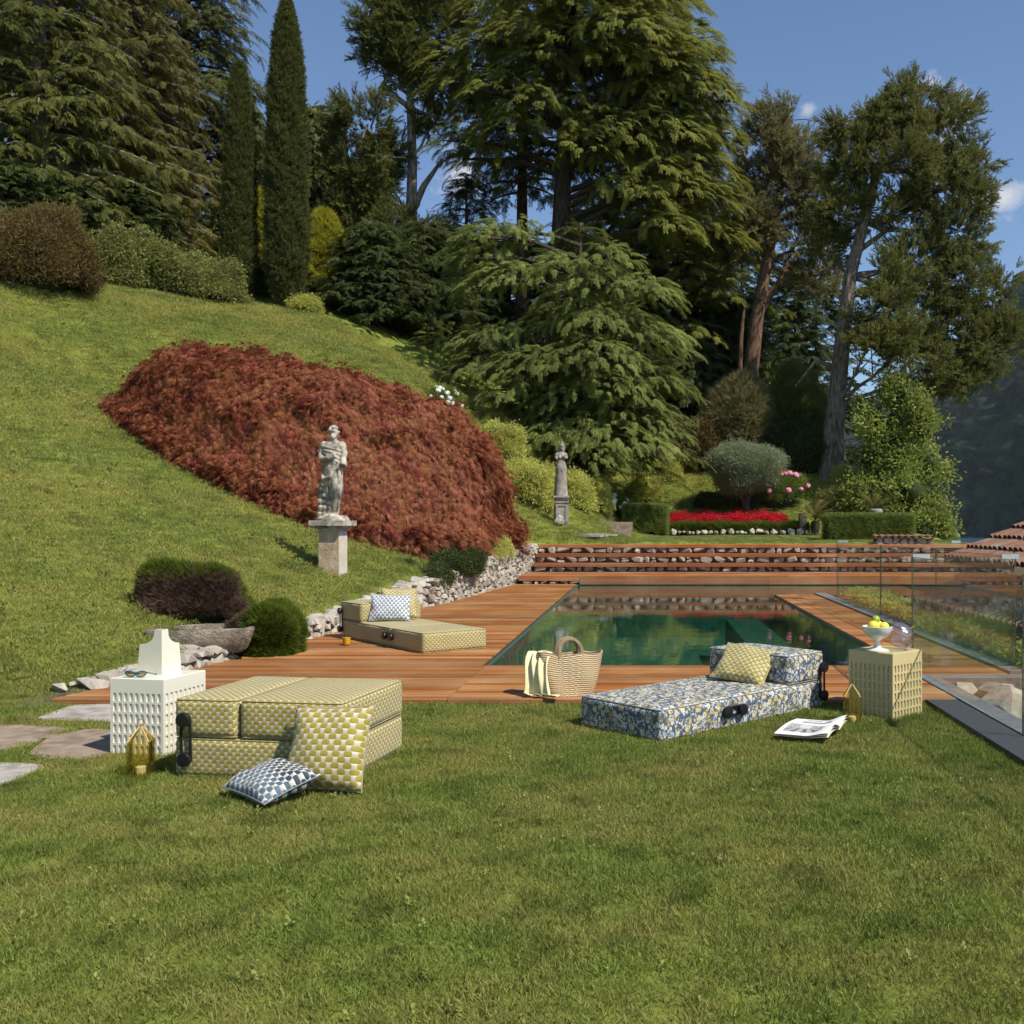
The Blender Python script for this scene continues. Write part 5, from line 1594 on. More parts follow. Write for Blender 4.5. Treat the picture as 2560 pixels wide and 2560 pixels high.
# ------------------------------------------------------------------ neighbouring stone house with tiled roofs, below at right
def tile_mesh():
    mb = MB(); n = 7; L, r0, r1, t = .46, .095, .08, .014
    V = []; Fc = []
    for k in range(n):
        a = PI * k / (n - 1)
        for (x, r) in ((0, r0), (L, r1)):
            V.append((x, r * math.cos(a), r * .8 * math.sin(a))); V.append((x, (r - t) * math.cos(a), (r - t) * .8 * math.sin(a)))
    for k in range(n - 1):
        i = 4 * k; j = i + 4
        Fc += [(i, j, j + 2, i + 2), (i + 1, i + 3, j + 3, j + 1), (i, i + 1, j + 1, j), (i + 2, j + 2, j + 3, i + 3)]
    mb.add(V, Fc)
    return mb.mesh('tile', M['roof_tile'], angle=50)
TILE = tile_mesh()
def house():
    g = np.random.default_rng(50)
    root = empty('stone_house', (5.6, 11.5, -1), 0, 'low stone house with clay barrel tile roofs beyond the glass fence at right', 'house')
    org = np.array([5.6, 11.5, -1.0])
    def L(p): return tuple(np.array(p, float) - org)
    wl = MB()
    wl.box(L((6.1, 10.7, -.1)), (3.0, 7.6, 1.9)); wl.build('wall', M['mortar'], root, smooth=False)
    # rubble of the visible wall
    for z in np.arange(.45, .9, .12):
        y = 11.2
        while y < 14.5:
            w = g.uniform(.12, .26)
            stone(root, WALL_ST, L((4.6, y + w / 2, z + g.normal() * .012)), (.14, w * 1.06, .14), 0, g=g); y += w
    x = 4.62
    while x < 7.4:
        w = g.uniform(.14, .28)
        for z in (.35, .5, .64, .78): stone(root, WALL_ST, L((x + w / 2, 14.5, z)), (w * 1.05, .14, .16), 0, g=g)
        x += w
    def roof(x0, z0, slope, rows, ya, yb, name):
        an = math.atan(slope)
        sl = MB(); ln = rows * .36 + .15
        sl.box((0, 0, 0), (ln, yb - ya, .04))
        rp = sl.build(name, M['roof_tile'], root, L((x0 + math.cos(an) * ln / 2, (ya + yb) / 2, z0 + math.sin(an) * ln / 2 - .03)), (0, -an, 0), smooth=False)
        y = ya + .1
        while y < yb:
            for r in range(rows):
                p = (x0 + math.cos(an) * (r * .36 - .05), y + g.normal() * .008, z0 + math.sin(an) * (r * .36 - .05) + .05)
                link_mesh('tile', TILE, root, L(p), (0, -an + .09, g.normal() * .03))
            y += .185
    roof(4.42, .96, .43, 6, 9.0, 14.6, 'roof_deck')
    roof(3.98, .34, .5, 2, 9.0, 14.5, 'lean_to_deck')
house()
def tile_wall():
    root = empty('garden_wall', (7.2, 27.8, .6), 0, 'short stone wall capped with clay tiles at the right end of the steps', 'wall')
    g = np.random.default_rng(52)
    mb = MB(); mb.box((0, 0, .1), (1.6, .3, .8)); mb.build('packing', M['mortar'], root, smooth=False)
    for z in (-.1, .1, .3, .45):
        x = -.8
        while x < .75:
            w = g.uniform(.16, .34); stone(root, STEP_ST, (x + w / 2, -.14, z), (w, .14, .2), g=g); x += w
    for k in range(9): link_mesh('tile', TILE, root, (-.75 + k * .185, -.28, .52), (0, -.1, PI / 2))
tile_wall()

# ------------------------------------------------------------------ stepping stones
for (lab, mk, _), poly in zip(PAVERS, PAV_POLY):
    c = np.mean(poly, axis=0)
    # rounded outline
    pts = []
    n = len(poly)
    for i in range(n):
        p0, p1, p2 = np.array(poly[i - 1]), np.array(poly[i]), np.array(poly[(i + 1) % n])
        for t in (0, .33, .66, 1):
            a = p1 + (p0 - p1) * .22 * (1 - t); b_ = p1 + (p2 - p1) * .22 * t
            pts.append((a * (1 - t) + b_ * t) - c + rng.normal(size=2) * .006)
    mb = MB(); mb.prism([tuple(p) for p in pts], -.06, .012)
    o = mb.build('stepping_stone', M[mk], None, (c[0], c[1], 0), smooth=False)
    tag(o, lab, 'stepping stone', 'stepping stones in the lawn')

# ------------------------------------------------------------------ side tables with arched niches
def arch_table(name, label, loc, rz, w, d, h, mat):
    root = empty(name, loc, rz, label, 'side table')
    mb = MB()
    NC, NR = 9, 6
    top_band, side, foot = .082, .012, .004
    def face(width, o, ux):
        """one wall: o = lower-left corner, ux = direction along the wall; outward normal = ux x z"""
        o = np.array(o, float); ux = np.array(ux, float); uz = np.array([0, 0, 1.0]); nn = np.cross(ux, uz)
        def pt(u, v, dpt=0): return tuple(o + ux * u + uz * v - nn * dpt)
        z1 = h - top_band
        cw = (width - 2 * side) / NC; ch = (z1 - foot) / NR
        for (a, b_, c_, e) in ((0, width, z1, h), (0, side, 0, z1), (width - side, width, 0, z1), (side, width - side, 0, foot)):
            mb.add([pt(a, c_), pt(b_, c_), pt(b_, e), pt(a, e)], [(0, 1, 2, 3)])
        aw, ah = cw * .62, ch * .80
        r = aw / 2
        arch = [(r, -ah / 2)] + [(r * math.cos(t), ah / 2 - r + r * math.sin(t)) for t in np.linspace(0, PI, 9)] + [(-r, -ah / 2)]
        # points round the arch matched with points on the cell border
        ring = []
        for (x, y) in arch:
            k = min((cw / 2) / abs(x) if abs(x) > 1e-9 else 1e9, (ch / 2) / abs(y) if abs(y) > 1e-9 else 1e9)
            ring.append(((x, y), (x * k, y * k)))
        def hit(ang):
            dx, dy = math.cos(ang), math.sin(ang)
            best = 1e9
            for (p, q) in zip(arch, arch[1:] + arch[:1]):
                ex, ey = q[0] - p[0], q[1] - p[1]
                den = dx * ey - dy * ex
                if abs(den) < 1e-12: continue
                t = (p[0] * ey - p[1] * ex) / den; s_ = (p[0] * dy - p[1] * dx) / den
                if t > 0 and -1e-9 <= s_ <= 1 + 1e-9: best = min(best, t)
            return (dx * best, dy * best)
        for cx_, cy_ in ((1, 1), (-1, 1), (-1, -1), (1, -1)):
            ang = math.atan2(cy_ * ch / 2, cx_ * cw / 2)
            ring.append((hit(ang), (cx_ * cw / 2, cy_ * ch / 2)))
        ring.sort(key=lambda e: math.atan2(e[1][1], e[1][0]))
        n = len(ring); dp = .0085
        for i in range(NC):
            for j in range(NR):
                cu, cv = side + (i + .5) * cw, foot + (j + .5) * ch
                V = [pt(cu + e[1][0], cv + e[1][1]) for e in ring] + [pt(cu + e[0][0], cv + e[0][1]) for e in ring] + [pt(cu + e[0][0], cv + e[0][1], dp) for e in ring]
                Fc = []
                for k in range(n):
                    k2 = (k + 1) % n
                    Fc.append((k, k2, n + k2, n + k)); Fc.append((n + k, n + k2, 2 * n + k2, 2 * n + k))
                Fc.append(tuple(2 * n + k for k in range(n)))
                mb.add(V, Fc)
    face(w, (-w / 2, -d / 2, 0), (1, 0, 0)); face(d, (w / 2, -d / 2, 0), (0, 1, 0)); face(w, (w / 2, d / 2, 0), (-1, 0, 0)); face(d, (-w / 2, d / 2, 0), (0, -1, 0))
    mb.build('arcaded_body', M[mat], root, smooth=False)
    tp = MB(); e = .004
    V = [(-w/2, -d/2, h), (w/2, -d/2, h), (w/2, d/2, h), (-w/2, d/2, h)]
    V2 = [(x * (1 - 2 * e / w), y * (1 - 2 * e / d), h + e) for x, y, _ in V]
    tp.add(V + V2, [(0, 1, 5, 4), (1, 2, 6, 5), (2, 3, 7, 6), (3, 0, 4, 7), (4, 5, 6, 7)])
    tp.build('top', M[mat], root, smooth=False)
    return root
fl, fr = np.array([-3.447, 6.418]), np.array([-3.072, 6.345])
ux = (fr - fl) / np.linalg.norm(fr - fl); uy = np.array([-ux[1], ux[0]])
wtc = (fl + fr) / 2 + uy * .215
arch_table('side_table', 'white arcaded cube side table at left beside the folded pouf', (wtc[0], wtc[1], 0), math.atan2(ux[1], ux[0]), .385, .43, .492, 'white_plastic')
gN = np.array([1.872, 7.53]); ga = math.radians(43)
gx = np.array([math.cos(ga), math.sin(ga)]); gy = np.array([-gx[1], gx[0]])
gtc = gN + gx * .205 + gy * .2
arch_table('side_table', 'sand coloured arcaded cube side table at right by the glass fence', (gtc[0], gtc[1], 0), ga, .41, .40, .502, 'tan_plastic')

# ------------------------------------------------------------------ folding poufs
def pad(w, d, h, r=.03, puff=.012, n=14):
    """upholstered slab, origin at the middle of its underside"""
    mb = MB(); half = np.array([w, d, h]) / 2
    def grid(ax, sg):
        a, b_ = [(1, 2), (0, 2), (0, 1)][ax]
        def ticks(H):
            inner = np.linspace(-(H - r), H - r, n); e = r * np.sin(np.linspace(0, PI / 2, 4))[1:]
            return np.r_[-(H - r) - e[::-1], inner, (H - r) + e]
        ta, tb2 = ticks(half[a]), ticks(half[b_])
        V = []; UV = []
        for v in tb2:
            for u in ta:
                p = np.zeros(3); p[a] = u; p[b_] = v; p[ax] = sg * half[ax]
                q = np.clip(p, -(half - r), half - r); dlt = p - q
                nrm = np.linalg.norm(dlt)
                pr = q + dlt / nrm * r
                bulge = puff * (1 - (u / half[a]) ** 4) * (1 - (v / half[b_]) ** 4) * (1 + .35 * math.sin(u * 11 + w * 9 + ax) * math.sin(v * 8 + d * 7))
                pr[ax] += sg * bulge
                V.append(tuple(pr + np.array([0, 0, half[2]])))
                UV.append((u + half[a] + ax * .013, v + half[b_] + ax * .009))
        m = len(ta); Fc = []; FU = []
        flip = (sg > 0) ^ (ax == 1)
        for j in range(len(tb2) - 1):
            for i in range(m - 1):
                f = (j * m + i, j * m + i + 1, (j + 1) * m + i + 1, (j + 1) * m + i)
                if not flip: f = f[::-1]
                Fc.append(f); FU.append([UV[k] for k in f])
        mb.add(V, Fc, 0, FU)
    for ax in range(3):
        for sg in (-1, 1): grid(ax, sg)
    # piping round the top and bottom edges
    def ring(z):
        pth = []
        for cx_, cy_, a0 in ((1, 1, 0), (-1, 1, PI / 2), (-1, -1, PI), (1, -1, 1.5 * PI)):
            for t in (0, PI / 4, PI / 2):
                pth.append((cx_ * (half[0] - r) + (r - .004) * math.cos(a0 + t), cy_ * (half[1] - r) + (r - .004) * math.sin(a0 + t), z))
        return pth
    return mb, ring
def knobs(root, p0, p1, normal, r=.043):
    """two black buttons joined by an elastic loop"""
    p0, p1, nv = Vector(p0), Vector(p1), Vector(normal).normalized()
    q = nv.to_track_quat('Z', 'Y').to_matrix().to_4x4()
    for p in (p0, p1):
        mb = MB(); mb.lathe([(r * .62, -.004), (r * .62, .03), (r * .96, .034), (r, .04), (r, .05), (r * .92, .056), (r * .3, .0575), (.0001, .0575)], 24)
        o = mb.build('button', M['black'], root); o.matrix_local = Matrix.Translation(p) @ q
    ax = (p1 - p0).normalized(); sd = nv.cross(ax); rr = r * .68
    pth = []
    for k in range(9):
        a = PI / 2 + PI * k / 8; pth.append(p0 + (ax * math.cos(a) + sd * math.sin(a)) * rr + nv * .02)
    for k in range(9):
        a = -PI / 2 + PI * k / 8; pth.append(p1 + (ax * math.cos(a) + sd * math.sin(a)) * rr + nv * .02)
    mb = MB(); mb.tube(pth, .0085, 8, closed=True); mb.build('elastic_loop', M['black'], root)
def add_pad(root, name, w, d, h, at, mat, r=.03, puff=.012, rz=0):
    mb, ring = pad(w, d, h, r, puff)
    o = mb.build(name, M[mat], root, at, (0, 0, rz), angle=60, merge=True)
    for z in (h - .006, .006):
        pm = MB(); pm.tube(ring(z), .0042, 5, closed=True)
        pm.build('piping', M[mat], o)
    return o
# folded pouf on the lawn
A = np.array([-2.778, 5.87]); pa = math.radians(-8.5)
u1 = np.array([math.cos(pa), math.sin(pa)]); u2 = np.array([-u1[1], u1[0]])
PW, PD, PH = 1.05, .9, .228
pc = A + u1 * PW / 2 + u2 * PD / 2
pouf = empty('folding_pouf', (pc[0], pc[1], 0), pa, 'olive check pouf folded into a thick block on the lawn', 'pouf', 'folding poufs')
add_pad(pouf, 'base_cushion', PW, PD, PH, (0, 0, .0), 'olive_weave')
add_pad(pouf, 'small_cushion', .395, PD, PH - .004, (-PW / 2 + .1975, 0, PH + .006), 'olive_weave')
add_pad(pouf, 'large_cushion', .635, PD, PH - .004, (PW / 2 - .3175, 0, PH + .006), 'olive_weave')
knobs(pouf, (-PW / 2 + .085, -PD / 2, PH + .115), (-PW / 2 + .09, -PD / 2, .11), (0, -1, 0))
# floral daybed on the lawn
N_ = np.array([.1056, 6.74]); fa = math.radians(45)
v1 = np.array([math.cos(fa), math.sin(fa)]); v2 = np.array([-v1[1], v1[0]])
FL_, FW = 1.9, .83
fc = N_ + v1 * FL_ / 2 + v2 * FW / 2
day = empty('folding_daybed', (fc[0], fc[1], 0), fa, 'blue floral daybed opened out on the lawn with its end as headrest', 'daybed', 'folding poufs')
J = .74
add_pad(day, 'foot_cushion', J, FW, PH, (-FL_ / 2 + J / 2, 0, 0), 'floral')
add_pad(day, 'seat_cushion', FL_ - J, FW, PH, (FL_ / 2 - (FL_ - J) / 2, 0, 0), 'floral')
add_pad(day, 'headrest_cushion', .47, FW, PH, (FL_ / 2 - .235, 0, PH + .004), 'floral')
knobs(day, (-FL_ / 2 + J - .085, -FW / 2, .13), (-FL_ / 2 + J + .085, -FW / 2, .13), (0, -1, 0))
knobs(day, (FL_ / 2 - .05, -FW / 2, PH + .11), (FL_ / 2 - .05, -FW / 2, .11), (0, -1, 0))
# far olive daybed on the deck
N2 = np.array([-2.47, 11.07]); ra = math.radians(40.5)
w1 = np.array([math.cos(ra), math.sin(ra)]); w2 = np.array([-w1[1], w1[0]])
RW, RL = .82, 2.2
rc = N2 + w1 * RW / 2 + w2 * RL / 2
far = empty('folding_daybed', (rc[0], rc[1], DECK_Z), ra, 'olive check daybed opened out on the wooden deck beside the pool', 'daybed', 'folding poufs')
add_pad(far, 'foot_cushion', RW, .8, PH, (0, -RL / 2 + .4, 0), 'olive_weave')
add_pad(far, 'seat_cushion', RW, RL - .8, PH, (0, RL / 2 - (RL - .8) / 2, 0), 'olive_weave')
add_pad(far, 'headrest_cushion', RW, .6, PH, (0, RL / 2 - .3, PH + .004), 'olive_weave')
knobs(far, (-RW / 2, -RL / 2 + .715, .13), (-RW / 2, -RL / 2 + .885, .13), (-1, 0, 0))
knobs(far, (-RW / 2, RL / 2 - .06, PH + .11), (-RW / 2, RL / 2 - .06, .11), (-1, 0, 0))

# ------------------------------------------------------------------ cushions
def cushion(name, label, w, h, t, mat, Mx, cat='cushion', group=None, seed=0, wr=.012, uvr=False):
    g = np.random.default_rng(seed); n = 22
    ph = g.random(8) * 6.28
    root = empty(name, (0, 0, 0), 0, label, cat, group); root.matrix_world = Mx
    mb = MB()
    for sg in (1, -1):
        V = []; UV = []
        for j in range(n + 1):
            for i in range(n + 1):
                u, v = 2 * i / n - 1, 2 * j / n - 1
                x = w / 2 * u * (1 - .07 * (1 - v * v)); y = h / 2 * v * (1 - .07 * (1 - u * u))
                e = max(0, (1 - u ** 2) * (1 - v ** 2))
                z = t / 2 * e ** .42
                z += wr * e ** .3 * (1 - e) * (math.sin(u * 6 + ph[0] + v * 3) + math.sin(v * 7 + ph[1] - u * 4))
                V.append((x, y, sg * max(z, 0)))
                UV.append(((x, y) if not uvr else (y, x)) if sg > 0 else (x + .5, y))
        Fc = []; FU = []
        for j in range(n):
            for i in range(n):
                f = (j * (n + 1) + i, j * (n + 1) + i + 1, (j + 1) * (n + 1) + i + 1, (j + 1) * (n + 1) + i)
                if sg < 0: f = f[::-1]
                Fc.append(f); FU.append([UV[k] for k in f])
        mb.add(V, Fc, 0, FU)
    mb.build('cover', M[mat], root, angle=80, merge=True)
    pth = []
    for a, b_ in (((-1, -1), (1, -1)), ((1, -1), (1, 1)), ((1, 1), (-1, 1)), ((-1, 1), (-1, -1))):
        for k in range(8):
            s = k / 8; u = a[0] + (b_[0] - a[0]) * s; v = a[1] + (b_[1] - a[1]) * s
            pth.append((w / 2 * u * (1 - .07 * (1 - v * v)), h / 2 * v * (1 - .07 * (1 - u * u)), 0))
    pm = MB(); pm.tube(pth, .004, 5, closed=True); pm.build('piping', M[mat], root)
    return root
def frame(o, xa, ya):
    """matrix with origin o, local x along xa, local y along ya"""
    xa = Vector(xa).normalized(); ya = Vector(ya); za = xa.cross(ya).normalized(); ya = za.cross(xa)
    m = Matrix((xa, ya, za)).transposed().to_4x4(); m.translation = Vector(o)
    return m
c_ = P(818, 1885, 5.53)
cushion('cushion', 'large square olive check cushion leaning on the folded pouf', .48, .48, .2, 'olive_weave_large', frame((c_[0], 5.55, .238), (.97, -.2, .04), (.14, .36, .93)), seed=1, uvr=False)
cushion('cushion', 'small navy and white check cushion lying in the grass', .46, .34, .15, 'navy_weave', frame((-2.02, 5.38, .1), (.75, -.65, -.03), (.5, .8, .27)), seed=2)
cc = N_ + v1 * 1.3 + v2 * .45
cushion('cushion', 'olive check cushion on the floral daybed against its headrest', .46, .38, .15, 'olive_weave', frame((cc[0] + .09, cc[1] - .03, PH + .145), (.86, -.5, -.1), (.45, .62, .64)), seed=3)
e_ = N2 + w2 * 1.46 + w1 * .33
cushion('cushion', 'grey and white check cushion on the far daybed', .5, .34, .13, 'grey_weave', frame((e_[0], e_[1] - .02, DECK_Z + PH + .175), (.97, .1, -.02), (-.1, .35, .93)), seed=4)
e_ = N2 + w2 * 1.58 + w1 * .5
cushion('cushion', 'olive check cushion half hidden behind the grey cushion on the far daybed', .46, .42, .13, 'olive_weave', frame((e_[0], e_[1], DECK_Z + PH + .215), (.9, .3, -.02), (-.25, .4, .9)), seed=5)

# ------------------------------------------------------------------ lanterns
def lantern(label, x, y, z, rz):
    root = empty('lantern', (x, y, z), rz, label, 'lantern', 'amber lanterns')
    w, hb, hr = .125, .205, .085
    mb = MB(); rib = 9
    for s in range(4):
        T = Matrix.Rotation(s * PI / 2, 4, 'Z')
        V = []; m = rib * 4
        for i in range(m + 1):
            t = i / m; x_ = -w / 2 + .012 + (w - .024) * t
            yy = -w / 2 + .004 + .0035 * math.cos(t * rib * 2 * PI)
            V += [(x_, yy, .012), (x_, yy, hb), (x_ * .06, yy * .06, hb + hr)]
        Fc = []
        for i in range(m):
            Fc += [(3 * i, 3 * i + 3, 3 * i + 4, 3 * i + 1), (3 * i + 1, 3 * i + 4, 3 * i + 5, 3 * i + 2)]
        mb.add(V, Fc, 0, None, T)
    mb.build('ribbed_panes', M['amber'], root, angle=80)
    eb = MB()
    for sx in (-1, 1):
        for sy in (-1, 1):
            eb.box((sx * w / 2 * .95, sy * w / 2 * .95, hb / 2 + .005), (.011, .011, hb - .005))
    eb.box((0, 0, .006), (w, w, .012))
    eb.build('corner_posts', M['amber'], root, smooth=False)
    vb = MB()
    for s in range(4):
        T = Matrix.Rotation(s * PI / 2, 4, 'Z')
        for k in range(8):
            x_ = -w / 2 + .02 + (w - .04) * k / 7
            vb.tube([(x_, -w / 2 + .002, .014), (x_, -w / 2 + .002, hb - .004)], .0035, 6, M=T)
    vb.build('ribs', M['amber_pale'], root)
    rb = MB()
    for sx in (-1, 1):
        for sy in (-1, 1): rb.tube([(sx * w / 2 * .95, sy * w / 2 * .95, hb), (sx * .004, sy * .004, hb + hr)], .004, 6)
    rb.build('roof_ribs', M['amber_edge'], root)
    lb = MB(); lb.lathe([(.0, .012), (.03, .012), (.03, .05), (.022, .055), (.0, .055)], 16); lb.build('light_unit', M['white_plastic'], root)
    rg = MB(); rg.tube([(.019 * math.cos(a), 0, hb + hr + .024 + .019 * math.sin(a)) for a in np.linspace(0, 2 * PI, 21)[:-1]], .0022, 6, closed=True)
    rg.lathe([(.006, -.006), (.006, .006), (.003, .008)], 10, (0, 0, hb + hr)); rg.build('carrying_ring', M['gold'], root)
lx = ground_pt(352, 1938)
lantern('ribbed amber lantern in the grass before the white side table', lx[0], lx[1], .0, math.radians(12))
lx = ground_pt(2130, 1808)
lantern('ribbed amber lantern in the grass between floral daybed and sand coloured table', lx[0], lx[1], .0, math.radians(-9))

# ------------------------------------------------------------------ things on the white table
def vase():
    top = .496
    near = P(405, 1688, (CAMH - top) * F / (1688 - CY))
    a = math.radians(38)
    root = empty('vase', (near[0], near[1], top), math.radians(-18), 'cream stepped ceramic vase with a square chimney neck on the white table', 'vase')
    s_prof = [(0, .205, .17), (.185, .19, .158), (.196, .187, .156), (.199, .168, .142), (.203, .14, .12), (.212, .112, .1), (.227, .088, .08), (.25, .073, .066), (.297, .066, .06)]
    th = .006
    V = []; Fc = []
    def loop(z, a_, b_, ins=0):
        # anchored at the near corner: left wing along -x, right wing along +y
        tp = .03 * z / .3
        return [(-ins - tp * .3, ins + tp * .2, z), (-ins - tp * .3, b_ - ins, z), (-a_ + ins, b_ - ins, z), (-a_ + ins, ins + tp * .2, z)]
    loops = [loop(*q) for q in s_prof] + [loop(z, a_, b_, th) for z, a_, b_ in s_prof[::-1][:5]]
    for l in loops: V += l
    for i in range(len(loops) - 1):
        for k in range(4):
            k2 = (k + 1) % 4
            Fc.append((4 * i + k2, 4 * i + k, 4 * i + 4 + k, 4 * i + 4 + k2))
    Fc.append((0, 1, 2, 3)); n = len(V); Fc.append((n - 1, n - 2, n - 3, n - 4))
    mb = MB(); mb.add(V, Fc); mb.build('body', M['ceramic'], root, smooth=True, angle=30)
vase()
def sunglasses():
    top = .496
    g_ = P(340, 1694, (CAMH - top) * F / (1694 - CY))
    root = empty('sunglasses', (g_[0], g_[1], top), math.radians(-6), 'teal rimmed sunglasses with brown lenses lying on the white table', 'sunglasses')
    for s in (-1, 1):
        pth = []
        for k in range(20):
            a = 2 * PI * k / 20
            x = .033 * math.cos(a); z = .019 * math.sin(a) * (1 if math.sin(a) < 0 else .85)
            x += .006 * (s * math.cos(a) > .4) * s * max(0, math.sin(a))
            pth.append((s * .037 + x, -.004 + .002 * math.cos(a), .025 + z + .004 * s * math.cos(a) * 1.0))
        mb = MB(); mb.tube(pth, .0042, 6, closed=True); rim = mb.build('rim', M['teal'], root)
        lb = MB(); lb.add(pth, [tuple(range(20))]); lb.build('lens', M['lens'], rim, smooth=False)
        tb = MB(); tb.tube([(s * .072, 0, .034), (s * .074, .02, .03), (s * .066, .09, .012), (s * .06, .13, .004)], [.005, .004, .0032, .004], 6); tb.build('temple', M['teal'], root)
    mb = MB(); mb.tube([(-.008, -.004, .031), (0, -.006, .034), (.008, -.004, .031)], .0042, 6); mb.build('bridge', M['teal'], root)
sunglasses()

# ------------------------------------------------------------------ bowl, fruit and crystal cover on the sand coloured table
gt_top = .506
def footed_bowl():
    p = P(2193, 1622, 7.72)
    root = empty('footed_bowl', (p[0], p[1], gt_top), 0, 'white footed bowl holding lemons on the sand coloured table', 'bowl')
    mb = MB()
    prof = [(.0, .0), (.088, .0), (.092, .004), (.09, .012), (.06, .02), (.03, .028), (.023, .045), (.021, .07), (.024, .082), (.04, .092), (.07, .108), (.098, .135), (.113, .165), (.118, .19), (.1155, .192), (.109, .168), (.092, .138), (.062, .113), (.03, .1), (.0, .098)]
    mb.lathe(prof, 40); mb.build('bowl', M['bowl'], root, angle=50)
    return p
bp = footed_bowl()
def fruit(name, label, x, y, z, r, mat, rot, st=1.25):
    mb = MB(); n = 14
    prof = [(.0001, -r * st), (r * .12, -r * st * .98), (r * .25, -r * st * .9)] + [(r * math.cos(a), r * math.sin(a) * (st - .14)) for a in np.linspace(-1.15, 1.15, 11)] + [(r * .25, r * st * .9), (r * .1, r * st * 1.0), (.0001, r * st)]
    mb.lathe(prof, 18)
    o = mb.build(name, M[mat], None, (x, y, z), rot, angle=80)
    tag(o, label, 'fruit')
fz = gt_top + .192
fruit('lemon', 'big yellow lemon at the left in the white bowl', bp[0] - .035, bp[1] - .03, fz + .002, .043, 'lemon', (0, 1.45, .2))
fruit('lemon', 'yellow lemon at the right in the white bowl', bp[0] + .05, bp[1] - .015, fz - .005, .038, 'lemon', (.3, 1.2, 1.2))
fruit('lemon', 'lemon at the back of the white bowl', bp[0] + .02, bp[1] + .055, fz - .002, .04, 'lemon', (.5, 1.5, 2.2))
fruit('lime', 'green lime on top of the lemons', bp[0] - .008, bp[1] + .012, fz + .05, .031, 'lime', (.4, 1.3, .7), 1.15)
def cover():
    p = P(2243, 1622, 7.78)
    root = empty('crystal_cover', (p[0] + .015, p[1] - .01, gt_top + .105), 0, 'clear cut crystal dome cover with gold knob leaning on the bowl', 'cover')
    # dome axis tilted: knob up to the right, rim facing down-left
    root.rotation_euler = Euler((0, math.radians(58), math.radians(12)))
    mb = MB(); R = .115; n = 120; m = 44
    V = []; UV = []
    prof = [(R * 1.03, -.035), (R * 1.0, -.02)] + [(R * math.cos(a), R * .92 * math.sin(a)) for a in np.linspace(.0, 1.42, m)]
    def surf(k, rev):
        Vv = []; Fc = []; FU = []
        for j, (r, z) in enumerate(prof):
            for i in range(n):
                a = 2 * PI * i / n; kk = k * (1 + (.02 * math.cos(a * 24) * math.cos(j * 1.1) if 1 < j < m - 3 else 0) * (1 if not rev else .3)); Vv.append((r * kk * math.cos(a), r * kk * math.sin(a), z * kk))
        for j in range(len(prof) - 1):
            for i in range(n):
                i2 = (i + 1) % n
                f = (j * n + i, j * n + i2, (j + 1) * n + i2, (j + 1) * n + i)
                uv = [(i, j * 1.2), (i + 1, j * 1.2), (i + 1, j * 1.2 + 1.2), (i, j * 1.2 + 1.2)]
                if rev: f = f[::-1]; uv = uv[::-1]
                Fc.append(f); FU.append(uv)
        mb.add(Vv, Fc, 0, FU)
    surf(1.0, False); surf(.965, True)
    mb.build('dome', M['crystal'], root, angle=80)
    kb = MB(); z0 = R * .91
    kb.lathe([(.006, z0), (.008, z0 + .006), (.005, z0 + .012), (.011, z0 + .02), (.013, z0 + .028), (.009, z0 + .037), (.004, z0 + .042), (.007, z0 + .048), (.0001, z0 + .053)], 14)
    kb.build('knob', M['gold'], root)
cover()

# ------------------------------------------------------------------ juice glass, basket, blanket, magazine
jx = ground_pt(866.7, 1613, DECK_Z)
jg = empty('juice_glass', (jx[0], jx[1], DECK_Z), 0, 'tumbler half full of orange juice on the deck by the far daybed', 'glass')
mb = MB(); mb.lathe([(.0, .004), (.044, .004), (.047, .03), (.05, .16), (.0475, .16), (.045, .03), (.042, .012), (0, .012)], 24); mb.build('tumbler', M['clear'], jg, angle=60)
mb = MB(); mb.lathe([(.0, .0125), (.0415, .0125), (.0445, .03), (.0462, .092), (.0, .092)], 24); mb.build('juice', M['juice'], jg, angle=60)

